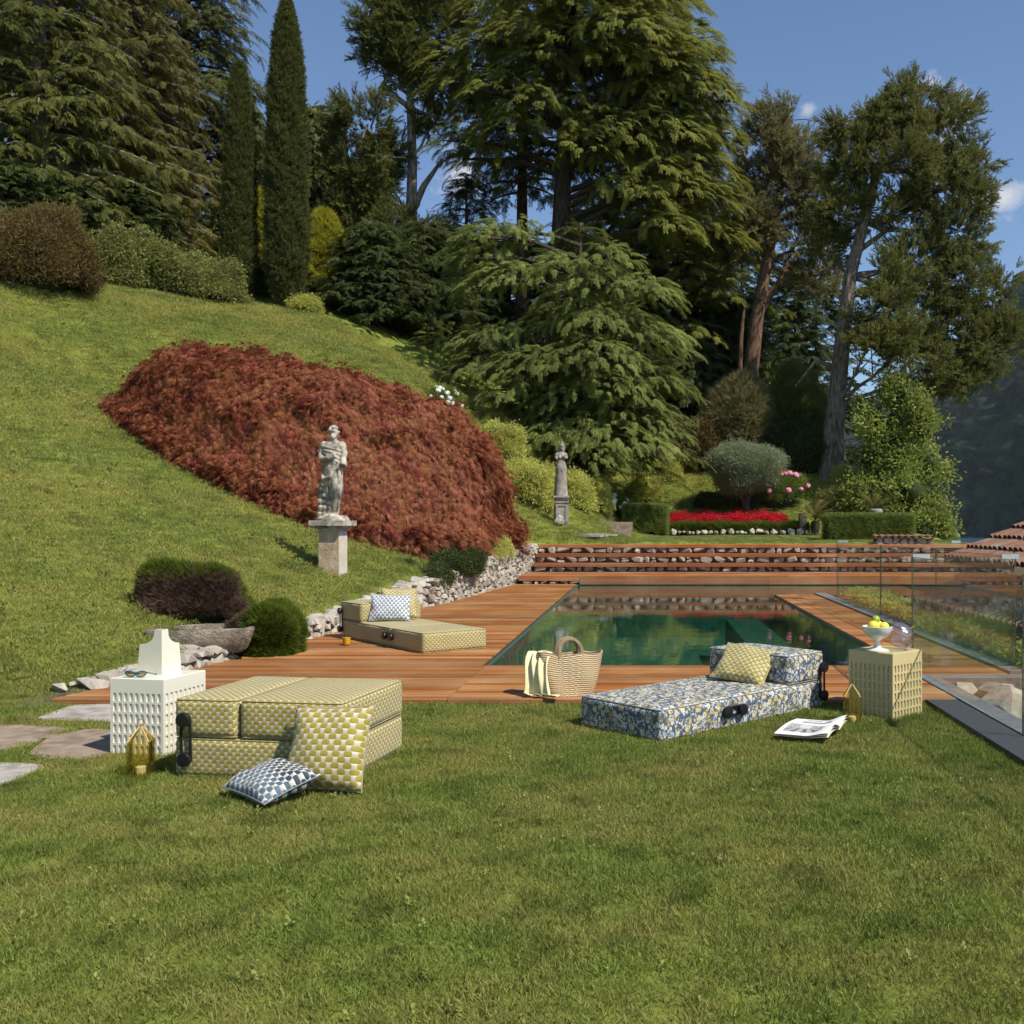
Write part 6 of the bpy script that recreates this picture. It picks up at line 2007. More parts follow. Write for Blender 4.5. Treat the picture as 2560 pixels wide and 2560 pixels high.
def basket():
    bx = ground_pt(1420, 1741, DECK_Z)
    rz = math.radians(14)
    root = empty('basket', (bx[0], bx[1] + .1, DECK_Z), rz, 'woven jute basket bag with looped handles on the deck edge', 'basket')
    n = 48; H = .345
    def outline(k, a, b_, pinch):
        res = []
        for i in range(n):
            t = 2 * PI * i / n
            x = a * np.sign(math.cos(t)) * abs(math.cos(t)) ** .55; y = b_ * np.sign(math.sin(t)) * abs(math.sin(t)) ** .7
            res.append((x, y))
        return res
    mb = MB(); V = []; Fc = []; FU = []; L = 14
    for j in range(L + 1):
        s = j / L
        a = .2 + .075 * s + .012 * math.sin(s * 3); b_ = .11 + .015 * s - .03 * s * s
        for i, (x, y) in enumerate(outline(0, a, b_, 0)):
            z = H * s + (.02 * (x / a) ** 2 + .012 * math.sin(x * 22)) * s
            V.append((x + .012 * s, y + .006 * math.sin(x * 18 + s * 5), z))
    for j in range(L):
        for i in range(n):
            i2 = (i + 1) % n
            Fc.append((j * n + i, j * n + i2, (j + 1) * n + i2, (j + 1) * n + i))
            c1 = 1.0
            FU.append([(i * .021, H * j / L), ((i + 1) * .021, H * j / L), ((i + 1) * .021, H * (j + 1) / L), (i * .021, H * (j + 1) / L)])
    Fc.append(tuple(range(n))[::-1]); FU.append([(0, 0)] * n)
    # inner lining wall
    b0 = len(V)
    for j in (L, 2):
        for i in range(n):
            x, y, z = V[j * n + i]; V.append((x * .96, y * .9, z))
    for i in range(n):
        i2 = (i + 1) % n
        Fc.append((L * n + i, L * n + i2, b0 + i2, b0 + i)); FU.append([(i * .02, 0), (i * .02 + .02, 0), (i * .02 + .02, .01), (i * .02, .01)])
        Fc.append((b0 + i, b0 + i2, b0 + n + i2, b0 + n + i)); FU.append([(i * .02, .3), (i * .02 + .02, .3), (i * .02 + .02, 0), (i * .02, 0)])
    mb.add(V, Fc, 0, FU); mb.build('woven_body', M['jute'], root, angle=70)
    for sy in (-1, 1):
        hb = MB(); pth = []
        for k in range(15):
            t = PI * k / 14
            pth.append((.0 + .095 * math.cos(t) * (1 + .15 * math.sin(t)), sy * (.088 - .02 * math.sin(t)) - .01 * sy, H - .03 + .155 * math.sin(t) ** .85))
        V = []; hb.tube(pth, [.017 + .004 * abs(math.cos(PI * k / 14)) for k in range(15)], 10); hb.build('handle', M['jute'], root)
    return root, bx
bk, bkx = basket()
def blanket():
    g = np.random.default_rng(60)
    root_loc = (bkx[0] - .225, bkx[1] + .06, DECK_Z)
    nu, nv = 34, 44
    V = []
    for j in range(nv + 1):
        v = j / nv
        for i in range(nu + 1):
            u = i / nu
            # hangs over the basket rim: inside -> over rim -> down outside -> spread on the boards
            wdt = .12 + .05 * v
            fold = math.sin(u * 2 * PI * 3.2 + 1.2 * v) * (.012 + .016 * v) + .008 * math.sin(u * 19 + v * 7)
            if v < .12:
                s = v / .12; x = .1 - .1 * s; z = .33 + .035 * math.sin(s * PI / 2)
            elif v < .8:
                s = (v - .12) / .68; x = -.035 * math.sin(min(1, s * 4) * PI / 2) - .075 * s - .03 * math.sin(s * PI); z = .365 - .345 * s
            else:
                s = (v - .8) / .2; x = -.11 - .02 * s; z = .02 + .006 * math.sin(u * 21)
            y = (u - .5) * 2 * wdt * (1 - .25 * math.sin(v * PI)) - .09 * v - .05 * max(0, (v - .8) / .2) + .02
            V.append((x - fold * (1 if v > .1 else .3) + .02 * math.sin(u * 7 + v * 5) * v, y + .3 * fold, max(z, .004) + abs(fold) * (.5 if v >= .8 else 0)))
    Fc = [(j * (nu + 1) + i, j * (nu + 1) + i + 1, (j + 1) * (nu + 1) + i + 1, (j + 1) * (nu + 1) + i) for j in range(nv) for i in range(nu)]
    mb = MB(); mb.add(V, Fc)
    o = mb.build('blanket', M['blanket'], None, root_loc, (0, 0, math.radians(62)), angle=180)
    md = o.modifiers.new('cloth_thickness', 'SOLIDIFY'); md.thickness = .004
    tag(o, 'butter yellow cloth draped over the basket down to the deck', 'blanket')
blanket()
def magazine():
    c = [np.array(ground_pt(*q)) for q in ((1935, 1856), (2072, 1868), (2121, 1829), (1992, 1816))]
    o0 = c[0]; exx = (c[1] - c[0]); eyy = (c[3] - c[0] + c[2] - c[1]) / 2
    ctr = sum(c) / 4
    root = empty('magazine', (ctr[0], ctr[1], 0), 0, 'open black and white magazine lying on the grass by the floral daybed', 'magazine')
    def sheet(lift, z0, sc=1.0, mat='print', name='page', dx=0):
        V = []; UV = []; nu, nv = 30, 14
        for j in range(nv + 1):
            for i in range(nu + 1):
                u, v = i / nu, j / nv
                p = o0 + exx * (u * sc + dx) + eyy * v - ctr
                # near part lies flat, far edge at right lifts in two waves
                w = sstep(.55, 1.0, np.array(u)) * (.012 + .035 * abs(math.sin(v * PI * 1.55 + .35))) * lift
                V.append((p[0], p[1], z0 + float(w) + .012 * math.sin(v * PI) * (1 - u) * lift))
                UV.append((u, v))
        Fc = []; FU = []
        for j in range(nv):
            for i in range(nu):
                f = (j * (nu + 1) + i, j * (nu + 1) + i + 1, (j + 1) * (nu + 1) + i + 1, (j + 1) * (nu + 1) + i)
                Fc.append(f); FU.append([UV[k] for k in f])
        mb = MB(); mb.add(V, Fc, 0, FU); mb.build(name, M[mat], root, angle=180)
    sheet(1.25, .062); sheet(1.0, .055, .98, 'white_plastic', 'under_page', .01); sheet(.7, .047, .99, 'white_plastic', 'back_page', 0)
magazine()

# ------------------------------------------------------------------ stone trough, heather mounds and plants by the wall
def trough():
    z = tz(-4.95, 10.65)
    root = empty('stone_trough', (-4.74, 10.66, .14), math.radians(16), 'rough hollowed stone trough between two heather mounds', 'trough')
    g = np.random.default_rng(70); n = 40
    def ring(a, b_, z_, j):
        res = []
        for i in range(n):
            t = 2 * PI * i / n
            x = a * np.sign(math.cos(t)) * abs(math.cos(t)) ** .18; y = b_ * np.sign(math.sin(t)) * abs(math.sin(t)) ** .18
            k = 1 + j * g.normal()
            res.append((x * k, y * k, z_ + j * .5 * g.normal()))
        return res
    spec = [(.4, .2, .0, .03), (.46, .245, .05, .03), (.51, .28, .14, .018), (.535, .3, .235, .01), (.525, .295, .25, .008), (.46, .24, .247, .012), (.42, .21, .16, .01), (.36, .17, .13, .015)]
    V = []; Fc = []
    for q in spec: V += ring(*q)
    for j in range(len(spec) - 1):
        for i in range(n):
            i2 = (i + 1) % n
            Fc.append((j * n + i, j * n + i2, (j + 1) * n + i2, (j + 1) * n + i))
    Fc.append(tuple(range(n))[::-1]); Fc.append(tuple((len(spec) - 1) * n + i for i in range(n)))
    mb = MB(); mb.add(V, Fc); mb.build('basin', M['trough'], root, angle=35)
trough()
zz = tz(-5.35, 11.55)
bush('heather_mound', 'long heather mound, brown in front and green on top, behind the stone trough', (-5.26, 11.5, zz - .02), (.56, .4, .48), 'heather_green', PR['fine'], 5600, (.07, .15), 'heather', None, 31, .9, 'core_shade', .2, True, .84, None, 'heather_brown',
     lambda p, g: (p[:, 1] < -.02) & (p[:, 2] < .42 + g.normal(size=len(p)) * .05) & (p[:, 0] > -.42 + g.normal(size=len(p)) * .05))
bush('heather_mound', 'round green heather mound spilling over the wall right of the trough', (-4.22, 11.15, .0), (.38, .36, .5), 'heather_green', PR['fine'], 4200, (.07, .14), 'heather', None, 32, .8, 'core_shade', .18, True, .84, None, 'heather_brown',
     lambda p, g: (p[:, 0] < -.16 + g.normal(size=len(p)) * .06) & (p[:, 2] > .22) & (p[:, 1] < .12))
def fern_plants():
    """strap-leaved clumps on the wall below the trough"""
    for k, (x, y) in enumerate(((-4.78, 9.95), (-4.62, 10.3), (-4.9, 9.7), (-4.5, 10.65))):
        g = np.random.default_rng(80 + k); V = []; Fc = []
        for i in range(34):
            a = g.uniform(0, 6.28)
            strip(V, Fc, (g.normal() * .05, g.normal() * .05, 0), (math.cos(a), math.sin(a), g.uniform(.7, 1.6)), g.uniform(.12, .24), .018, .5, 3)
        mb = MB(); mb.add(V, Fc)
        o = mb.build('strap_leaf_plant', M['fern'], None, (x, y, max(tz(x, y), wall_top(y)) - .01), angle=180)
        tag(o, ['strap-leaved plant below the middle of the stone trough', 'strap-leaved plant under the right half of the trough', 'strap-leaved plant nearest the white vase', 'small strap-leaved plant beside the round heather mound'][k], 'plant')
fern_plants()
bush('box_ball', 'small clipped box ball at the foot of the red maple', (*(lambda p: (p[0], p[1]))(D(765, 1085, 18.6)), D(765, 1092, 18.6)[2]), (.27, .25, .3), 'shrub_dark', PR['leaf'], 700, (.07, .11), 'shrub', None, 33)
bush('box_ball', 'low dark box bush just right of the clipped box ball', (*D(793, 1100, 18.3)[:2], D(793, 1108, 18.3)[2]), (.24, .22, .22), 'shrub_dark', PR['leaf'], 500, (.07, .11), 'shrub', None, 34)
bush('creeping_shrub', 'dense dark creeping shrub tumbling over the stone wall', (-3.78, 20.1, .5), (.42, 1.25, .52), 'shrub_dark', PR['leaf'], 2600, (.1, .15), 'shrub', None, 35, .2, lump=.18)
bush('creeping_shrub', 'small creeping shrub hanging over the wall nearer the daybed', (-3.85, 18.35, .42), (.28, .45, .3), 'shrub_dark', PR['leaf'], 700, (.09, .14), 'shrub', None, 36, .2, lump=.18)
bush('yellow_groundcover', 'yellow-green leafy clump on the wall near the garden steps', (-3.5, 23.3, .78), (.34, .9, .34), 'yellow_bush', PR['leaf'], 900, (.12, .18), 'shrub', None, 37, .4, lump=.15)

# ------------------------------------------------------------------ statues
def remesh(mb, voxel, name, mat, parent, smooth_it=3, disp=None):
    me = mb.mesh(name + '_rough', mat, smooth=False)
    o = bpy.data.objects.new(name + '_rough', me); COL.objects.link(o)
    md = o.modifiers.new('r', 'REMESH'); md.mode = 'VOXEL'; md.voxel_size = voxel
    sm = o.modifiers.new('s', 'SMOOTH'); sm.iterations = smooth_it; sm.factor = .5
    dg = bpy.context.evaluated_depsgraph_get()
    m2 = bpy.data.meshes.new_from_object(o.evaluated_get(dg))
    bpy.data.objects.remove(o); bpy.data.meshes.remove(me)
    m2.name = name
    m2.materials.clear(); m2.materials.append(mat)
    m2.polygons.foreach_set("use_smooth", [True] * len(m2.polygons))
    return link_mesh(name, m2, parent)
def loft(mb, rings, n=20):
    """rings: (cx, cy, z, rx, ry)"""
    V = []; Fc = []
    for (cx_, cy_, z, rx, ry) in rings:
        for k in range(n):
            a = 2 * PI * k / n; V.append((cx_ + rx * math.cos(a), cy_ + ry * math.sin(a), z))
    for j in range(len(rings) - 1):
        for k in range(n):
            k2 = (k + 1) % n; Fc.append((j * n + k, j * n + k2, (j + 1) * n + k2, (j + 1) * n + k))
    Fc.append(tuple(range(n))[::-1]); Fc.append(tuple((len(rings) - 1) * n + k for k in range(n)))
    mb.add(V, Fc)
def head(mb, c, s=1.0, yaw=0.0, hair=True, helmet=False):
    T = Matrix.Translation(c) @ Matrix.Rotation(yaw, 4, 'Z') @ Matrix.Scale(s, 4)
    mb.ball((0, .01, 0), (.075, .09, .105), 18, 14, M=T)
    mb.ball((0, -.03, -.045), (.055, .055, .06), 14, 10, M=T)            # jaw
    mb.add([(-.014, -.075, -.03), (.014, -.075, -.03), (0, -.108, -.03), (0, -.082, .025), (0, -.06, -.03)], [(0, 2, 3), (2, 1, 3), (0, 1, 2), (0, 3, 4), (1, 4, 3), (0, 4, 1)], M=T)
    mb.ball((0, -.068, .022), (.05, .025, .012), 12, 8, M=T)             # brow
    mb.ball((0, -.072, -.055), (.024, .018, .009), 10, 6, M=T)           # lips
    mb.ball((0, -.07, -.085), (.024, .022, .018), 10, 6, M=T)            # chin
    for sx in (-1, 1):
        mb.ball((sx * .03, -.068, .006), (.014, .014, .009), 10, 6, M=T)
        mb.ball((sx * .076, .012, -.005), (.012, .02, .03), 8, 6, M=T)
        mb.ball((sx * .036, -.05, -.03), (.025, .03, .025), 8, 6, M=T)
    if hair:
        g = np.random.default_rng(3)
        for k in range(46):
            u = g.normal(size=3); u /= np.linalg.norm(u)
            if u[2] < -.1 or (u[1] < -.55 and u[2] < .45): continue
            mb.ball((u[0] * .082, .012 + u[1] * .095, .012 + u[2] * .105), .024, 8, 6, M=T)
    if helmet:
        mb.ball((0, .015, .04), (.088, .1, .085), 16, 10, M=T); mb.ball((0, .0, .1), (.055, .065, .07), 12, 8, M=T); mb.ball((0, -.02, .15), (.02, .022, .04), 10, 6, M=T)
        mb.ball((0, -.075, .05), (.055, .03, .012), 12, 6, M=T)
        for sx in (-1, 1): mb.tube([(sx * .07, .03, .0), (sx * .075, .05, -.08), (sx * .06, .06, -.16)], [.03, .034, .02], 8, M=T)
def helix_fold(mb, rings, a0, a1, z0, z1, r=.016, n=22, out_=1.02):
    zs = [q[2] for q in rings]
    pth = []
    for k in range(n):
        s = k / (n - 1); a = a0 + (a1 - a0) * s
        sag = math.sin(s * PI)
        z = z0 + (z1 - z0) * s
        i = np.interp(z, zs, range(len(zs))); lo = int(i); hi = min(lo + 1, len(rings) - 1); f = i - lo
        q = [rings[lo][m] * (1 - f) + rings[hi][m] * f for m in range(5)]
        pth.append((q[0] + q[3] * out_ * math.cos(a), q[1] + q[4] * out_ * math.sin(a), z))
    mb.tube(pth, [r * (.4 + .6 * math.sin(PI * (k + .5) / n)) for k in range(n)], 8)
def male_statue():
    b = P(830, 1432, 16.1); x0, y0 = b[0], 16.15
    z0 = tz(x0, y0)
    root = empty('statue', (x0, y0, z0), math.radians(-6), 'weathered stone statue of a draped bearded man on a tall pedestal before the red maple', 'statue')
    gz = 1440
    top = P(830, 1301, 16.1)[2] - z0          # top of the pedestal cap
    sh = MB(); w = .335
    for f in (0,):
        sh.box((0, 0, (top - .17) / 2 - .15), (w, w, top - .17 + .3))
    sh.build('pedestal_shaft', M['pedestal'], root, smooth=False)
    pf = MB(); pf.box((w / 2 + .0, 0, (top - .17) / 2 - .15), (.012, w * .96, top - .17 + .28)); pf.build('pale_face', M['pedestal_pale'], root, smooth=False)  # thin paler slab on the right side of the shaft
    bk_ = MB(); g = np.random.default_rng(5)
    for k in range(8):
        link_mesh('brick', ROCKS[k], root, (-w / 2 - .01, .02 + .05 * (k % 2), .0 + k * .1), (0, 0, g.uniform(-.1, .1)), (.09, .26, .11))
    cp = MB()
    cp.box((0, 0, top - .145), (w + .03, w + .03, .05)); cp.box((0, 0, top - .1), (w + .11, w + .11, .05)); cp.box((0, 0, top - .045), (w + .24, w + .22, .085))
    o = cp.build('pedestal_cap', M['statue'], root, smooth=False)
    S = 1.0
    fb = MB()
    rings = [(-.02, .02, .06, .1, .1), (-.01, .02, .14, .1, .1), (.0, .01, .28, .11, .105), (.045, .0, .42, .115, .11), (.04, .0, .55, .13, .12), (.01, .0, .68, .15, .13), (-.01, .01, .8, .165, .135), (-.015, .01, .92, .155, .13), (.0, .0, 1.02, .155, .125), (.0, .0, 1.12, .17, .125), (.0, .0, 1.2, .165, .115), (.005, .0, 1.27, .12, .095), (.01, 0, 1.31, .06, .06), (.015, 0, 1.36, .05, .05)]
    loft(fb, rings, 24)
    head(fb, (.02, -.01, 1.42), .95, math.radians(28), True)
    fb.ball((.03, -.085, 1.345), (.045, .035, .05), 10, 8)     # beard
    for sx in (-1, 1): fb.ball((sx * .145, 0, 1.205), (.075, .08, .085), 14, 10)
    # his left arm bent, stump of the forearm forward; right arm wrapped in the cloak
    fb.tube([(.165, 0, 1.2), (.195, -.01, 1.08), (.185, -.03, 1.0), (.215, -.09, .93), (.225, -.14, .87)], [.06, .055, .05, .05, .058], 12)
    fb.tube([(-.165, 0, 1.2), (-.185, -.02, 1.05), (-.13, -.11, .98), (-.01, -.15, 1.0), (.09, -.145, 1.05)], [.06, .058, .055, .045, .04], 12)
    for k in range(6): helix_fold(fb, rings, -PI * .98 + .06 * k, -.08, 1.23 - .06 * k, 1.1 - .06 * k, .011)
    for k in range(6): helix_fold(fb, rings, -PI * 1.02, -.5 + .05 * k, .74 - .055 * k, 1.0 - .035 * k, .013)
    for k in range(7): helix_fold(fb, rings, -PI * .85 + .24 * k, -1.1 + .17 * k, .1, .66 + .05 * k, .011)
    for k in range(3): helix_fold(fb, rings, -PI * .95, -1.2, .5 - .09 * k, .3 - .08 * k, .01)
    fb.tube([(-.06, 0, .85), (-.065, -.02, .5), (-.05, 0, .08)], [.1, .08, .06], 12); fb.tube([(.07, -.02, .85), (.115, -.1, .5), (.1, -.08, .42), (.04, -.03, .1)], [.1, .085, .08, .055], 12)
    fb.tube([(-.17, -.03, .78), (-.1, -.16, .66), (.03, -.18, .7), (.13, -.13, .9)], [.02, .03, .028, .02], 8); fb.tube([(.14, -.1, .95), (.16, -.12, .7), (.17, -.12, .45), (.13, -.09, .2)], [.03, .028, .03, .02], 8)
    fb.ball((.02, -.1, .07), (.05, .1, .035), 12, 8); fb.ball((-.06, -.06, .07), (.045, .09, .035), 12, 8)
    g = np.random.default_rng(9)
    for i in range(5):
        for q in (-1, 1):
            fb.ball((-.155 + q * .037 + g.normal() * .006, -.03 + g.normal() * .01, .1 + i * .1), (.058, .07, .055), 10, 8)
    fb.ball((-.155, -.02, .58), (.07, .07, .06), 12, 8)
    # irregular plinth
    loft(fb, [(0, 0, -.02, .265, .235), (0, 0, .03, .265, .235), (0, 0, .065, .23, .2), (0, 0, .08, .15, .14)], 20)
    o = remesh(fb, .009, 'figure', M['statue'], root, 2)
    o.location = (0, 0, top)
male_statue()
def female_statue():
    Y = 29.0; b = P(1403, 1312, Y); x0 = b[0]; z0 = tz(x0, Y)
    root = empty('statue', (x0, Y, z0), math.radians(8), 'grey stone statue of a helmeted robed woman on a panelled pedestal among yellow bushes', 'statue')
    top = P(1403, 1240, Y)[2] - z0
    w = .37
    sh = MB(); hs = top - .2
    sh.box((0, 0, hs / 2 - .2), (w, w, hs + .4)); sh.build('pedestal_shaft', M['statue_grey'], root, smooth=False)
    pn = MB()
    for s in range(4):
        T = Matrix.Rotation(s * PI / 2, 4, 'Z')
        for (cx_, cz, dx, dz) in ((-w * .36, hs / 2, .05, hs * .8), (w * .36, hs / 2, .05, hs * .8), (0, hs * .88, w * .7, .05), (0, hs * .1, w * .7, .05)):
            pn.box((cx_, -w / 2 - .01, cz), (dx, .024, dz), M=T)
    pn.build('panel_frame', M['statue_grey'], root, smooth=False)
    cp = MB()
    cp.box((0, 0, hs + .02), (w + .05, w + .05, .04)); cp.lathe([(.24, hs + .04), (.245, hs + .06), (.28, hs + .13), (.3, hs + .15)], 4, M=Matrix.Rotation(PI / 4, 4, 'Z')); cp.box((0, 0, top - .025), (w + .12, w + .12, .05))
    cp.build('pedestal_cap', M['statue_grey'], root, smooth=False)
    link_mesh('rock', ROCKS[2], root, (-.07, -w / 2 - .12, .1), (.2, .3, 1), (.34, .26, .36))
    fb = MB()
    rings = [(0, 0, .03, .2, .18), (0, 0, .15, .175, .155), (0, 0, .4, .155, .135), (.0, 0, .65, .145, .125), (.0, 0, .82, .135, .115), (0, 0, .95, .11, .095), (0, 0, 1.05, .09, .08), (0, 0, 1.14, .13, .1), (0, 0, 1.22, .13, .09), (0, 0, 1.28, .07, .06), (0, 0, 1.33, .045, .045)]
    loft(fb, rings, 22)
    head(fb, (.015, -.01, 1.41), .98, math.radians(20), False, True)
    for sx in (-1, 1):
        fb.ball((sx * .12, 0, 1.2), (.06, .065, .065), 12, 8); fb.ball((sx * .05, -.085, 1.12), (.045, .04, .045), 10, 8)
    fb.tube([(-.13, 0, 1.2), (-.15, -.03, 1.1), (-.11, -.09, 1.07)], [.05, .045, .03], 10)
    fb.tube([(.13, 0, 1.2), (.155, -.02, 1.1), (.12, -.1, 1.1), (.05, -.12, 1.17)], [.05, .042, .035, .03], 10)
    # cloak at the back and sides, pleats down the skirt, overlapping tunic
    loft(fb, [(-.02, .05, .02, .2, .13), (-.02, .05, .5, .155, .11), (-.01, .05, .9, .12, .08), (0, .05, 1.15, .125, .06), (0, .03, 1.25, .07, .05)], 18)
    for k in range(13):
        a = -PI + .12 + (PI - .24) * k / 12
        helix_fold(fb, rings, a, a + .02, .06, .7, .014)
        helix_fold(fb, rings, a * .97, a, .62 + .1 * abs(math.sin(k * .9)), .98, .012, 14, 1.12)
    helix_fold(fb, rings, -PI, 0, 1.0, 1.0, .016); fb.ball((0, -.1, .05), (.1, .1, .04), 10, 6)
    loft(fb, [(0, 0, -.01, .2, .2), (0, 0, .04, .19, .19), (0, 0, .06, .1, .1)], 16)
    o = remesh(fb, .0125, 'figure', M['statue_grey'], root, 2); o.location = (0, 0, top)
female_statue()

# ------------------------------------------------------------------ terrace planting behind the steps
def pedestal_post():
    Y = 35.5; b = base_at(1147, Y)
    root = empty('stone_post', b, 0, 'small square stone pedestal left empty beside the white hydrangea', 'pedestal')
    h = D(1147, 918, Y)[2] - b[2]
    mb = MB(); mb.box((0, 0, h * .45 - .1), (.24, .24, h * .9)); mb.build('shaft', M['statue_grey'], root, smooth=False)
    mb = MB(); mb.box((0, 0, h - .04), (.34, .34, .06)); mb.box((0, 0, h - .1), (.28, .28, .06)); mb.box((0, 0, .08), (.3, .3, .22)); mb.build('mouldings', M['statue_grey'], root, smooth=False)
pedestal_post()
yb = [(950, 30.3, 34, 90, 'yellow-green bush just right of the red maple'), (985, 29.7, 36, 78, 'yellow-green bush left of the helmeted statue'), (1020, 30.6, 34, 66, 'yellow-green bush behind the left shoulder of the helmeted statue'),
      (1088, 33.0, 30, 58, 'yellow-green bush just right of the helmeted statue'), (1120, 34.6, 30, 56, 'yellow-green bush left of the small stone pedestal'), (1215, 39.5, 27, 42, 'yellow-green bush standing alone on the bank right of the hydrangea'), (1262, 41, 20, 34, 'small yellow-green bush furthest right on the bank')]
for i, (dx, Y, r, h, lb) in enumerate(yb):
    bush_d('azalea_bush', lb, dx, Y, r, h, 'yellow_bush', PR['leaf'], 560, (.2, .32), group='yellow-green bushes on the bank', seed=40 + i, lump=.22)
def hydrangea(label, dx, Y, rd, hd, petal, n, seed, hr=.11, leafn=600, blooms='bloom'):
    root = bush_d('hydrangea', label, dx, Y, rd, hd, 'hydrangea_leaf', PR['leaf'], leafn, (.16, .25), seed=seed, cat='hydrangea')
    g = np.random.default_rng(seed); r = px_r(rd, Y); h = px_r(hd, Y)
    me = None
    for k in range(n):
        a = g.uniform(-PI, 0.15); el = g.uniform(.05, 1.1)
        if me is None:
            mb = MB(); mb.ball((0, 0, 0), (1, 1, .85), 12, 8, jit=.12, seed=seed)
            for q in range(26):
                u = g.normal(size=3); u /= np.linalg.norm(u); mb.ball(u * .88, .22, 6, 4)
            me = mb.mesh('bloom', M[petal])
        s = hr * g.uniform(.75, 1.15)
        link_mesh('bloom', me, root, (r * 1.05 * math.cos(a) * math.cos(el), r * .95 * math.sin(a) * math.cos(el), h * .25 + h * .78 * math.sin(el)), (g.random(), g.random(), 0), (s, s, s))
hydrangea('white hydrangea with round blooms right of the small stone pedestal', 1166, 36.3, 20, 44, 'white_petal', 10, 91, .1, 320)
hydrangea('white hydrangea blooming behind the right end of the red maple', 838, 31.5, 30, 52, 'white_petal', 16, 92, .08, 420)
hydrangea('pink hydrangea with large blooms behind the red flower bed', 1472, 39.0, 54, 58, 'pink', 18, 93, .105, 1000)
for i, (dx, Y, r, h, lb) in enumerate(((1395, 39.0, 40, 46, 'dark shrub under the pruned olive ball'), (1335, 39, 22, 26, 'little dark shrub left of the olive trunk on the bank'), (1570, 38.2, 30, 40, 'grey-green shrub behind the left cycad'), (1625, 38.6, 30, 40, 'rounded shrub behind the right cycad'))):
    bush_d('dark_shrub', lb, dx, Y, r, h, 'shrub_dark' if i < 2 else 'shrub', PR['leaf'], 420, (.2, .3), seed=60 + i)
# clipped hedges
def hedge(label, x0, x1, y0, y1, z0, h, n, seed, sp=(.1, .15)):
    bush('clipped_hedge', label, ((x0 + x1) / 2, (y0 + y1) / 2, z0), ((x1 - x0) / 2, (y1 - y0) / 2, h / 2), 'hedge', PR['leaf'], n, sp, 'hedge', None, seed, .3, box=1)
a = D(1178, 990, 35.3); b_ = D(1258, 990, 35.3)
hedge('clipped box hedge at the left end of the flower bed', a[0], b_[0], 34.7, 36.2, 1.2, .98, 3200, 71)
hedge('low clipped hedge running behind the red flowers', b_[0] - .1, D(1340, 0, 38)[0], 37.9, 38.5, 1.35, .62, 2200, 72)
a = D(1565, 0, 30.0); b_ = D(1722, 0, 30.0)
hedge('big square clipped box hedge at the right end of the terrace', a[0], b_[0], 29.8, 31.0, tz(6.5, 30) - .04, .76, 7000, 73, (.1, .15))
# red flowers, low green edging and rockery stones
def flower_bed():
    x0, x1, y0 = D(1262, 0, 36.9)[0], D(1485, 0, 36.9)[0], 36.7
    g = np.random.default_rng(74)
    mb = MB(); mb.box(((x0 + x1) / 2 + .2, 37.3, 1.3), (x1 - x0 + 1.0, 1.8, .4)); o = mb.build('flower_bed_soil', M['turf_edge'], smooth=False); o['kind'] = 'structure'
    n = 3000
    p = np.c_[g.uniform(x0, x1, n), g.uniform(36.7, 38.0, n), np.zeros(n)]; p[:, 2] = 1.62 + .16 * (p[:, 1] - 36.7) + g.normal(size=n) * .07 + .04 * np.sin(p[:, 0] * 6)
    o = scatter('red_flowers', PR['leaf'], p, euler_from(np.c_[g.normal(size=(n, 2)) * .6, np.full(n, .8)]), g.uniform(.14, .22, n), M['red_flower'])
    tag(o, 'bed of bright red bedding flowers behind the low green edging', 'flowers')
    n = 2600
    xe = D(1526, 0, 36.3)[0]
    p = np.c_[g.uniform(D(1245, 0, 36.3)[0], xe, n), g.uniform(36.05, 36.65, n), g.uniform(1.2, 1.5, n)]
    p[:, 2] = np.minimum(p[:, 2], 1.5 - .35 * np.abs(p[:, 1] - 36.35) ** 1.5) + .03 * np.sin(p[:, 0] * 5)
    o = scatter('green_edging', PR['fine'], p, euler_from(np.c_[g.normal(size=(n, 2)) * .4, np.full(n, 1.0)]), g.uniform(.16, .26, n), M['heather_green'])
    tag(o, 'low bright green edging plants in front of the red flowers', 'edging plants')
    root = empty('rockery_border', ((x0 + x1) / 2, 35.95, 1.2), 0, 'row of small pale rocks edging the flower bed', 'rock border')
    x = D(1212, 0, 36)[0]
    while x < xe:
        w = g.uniform(.14, .34)
        link_mesh('stone', ROCKS[int(g.integers(10))], root, (x + w / 2 - (x0 + x1) / 2, g.uniform(-.06, .06), g.uniform(-.01, .05)), (g.uniform(-.3, .3), g.uniform(-.3, .3), g.uniform(0, 6)), (w, w * .8, w * g.uniform(.6, 1.0)))
        x += w * .95
flower_bed()
bush_d('heather_clump', 'small green rounded clump at the left corner of the rockery', 1224, 35.6, 14, 20, 'heather_green', PR['fine'], 420, (.12, .18), seed=81)
bush_d('heather_clump', 'second small green clump beside the corner of the rockery', 1246, 35.7, 13, 22, 'heather_green', PR['fine'], 420, (.12, .18), seed=82)
def fern(label, dx, dy, Y, s, seed):
    p = D(dx, dy, Y); g = np.random.default_rng(seed)
    V = []; Fc = []
    for i in range(9):
        a = g.uniform(0, 6.28); L = s * g.uniform(.8, 1.1); h = np.array([math.cos(a) * .45, math.sin(a) * .45, 1])
        for k in range(12):
            t = k / 12; c = h * L * t + np.array([math.cos(a), math.sin(a), 0]) * .25 * L * t * t
            for sg in (-1, 1):
                d = np.array([-math.sin(a) * sg, math.cos(a) * sg, .35]); strip(V, Fc, c, d, .2 * s * (1 - t * .8), .05 * s, .3, 1)
    mb = MB(); mb.add(V, Fc); o = mb.build('fern', M['fern'], None, tuple(p), angle=180); tag(o, label, 'fern')
fern('taller fern growing out of the low green edging', 1342, 990, 35.9, .5, 1); fern('smaller fern at the foot of the flower bed, right of the taller one', 1372, 1000, 35.85, .3, 2)
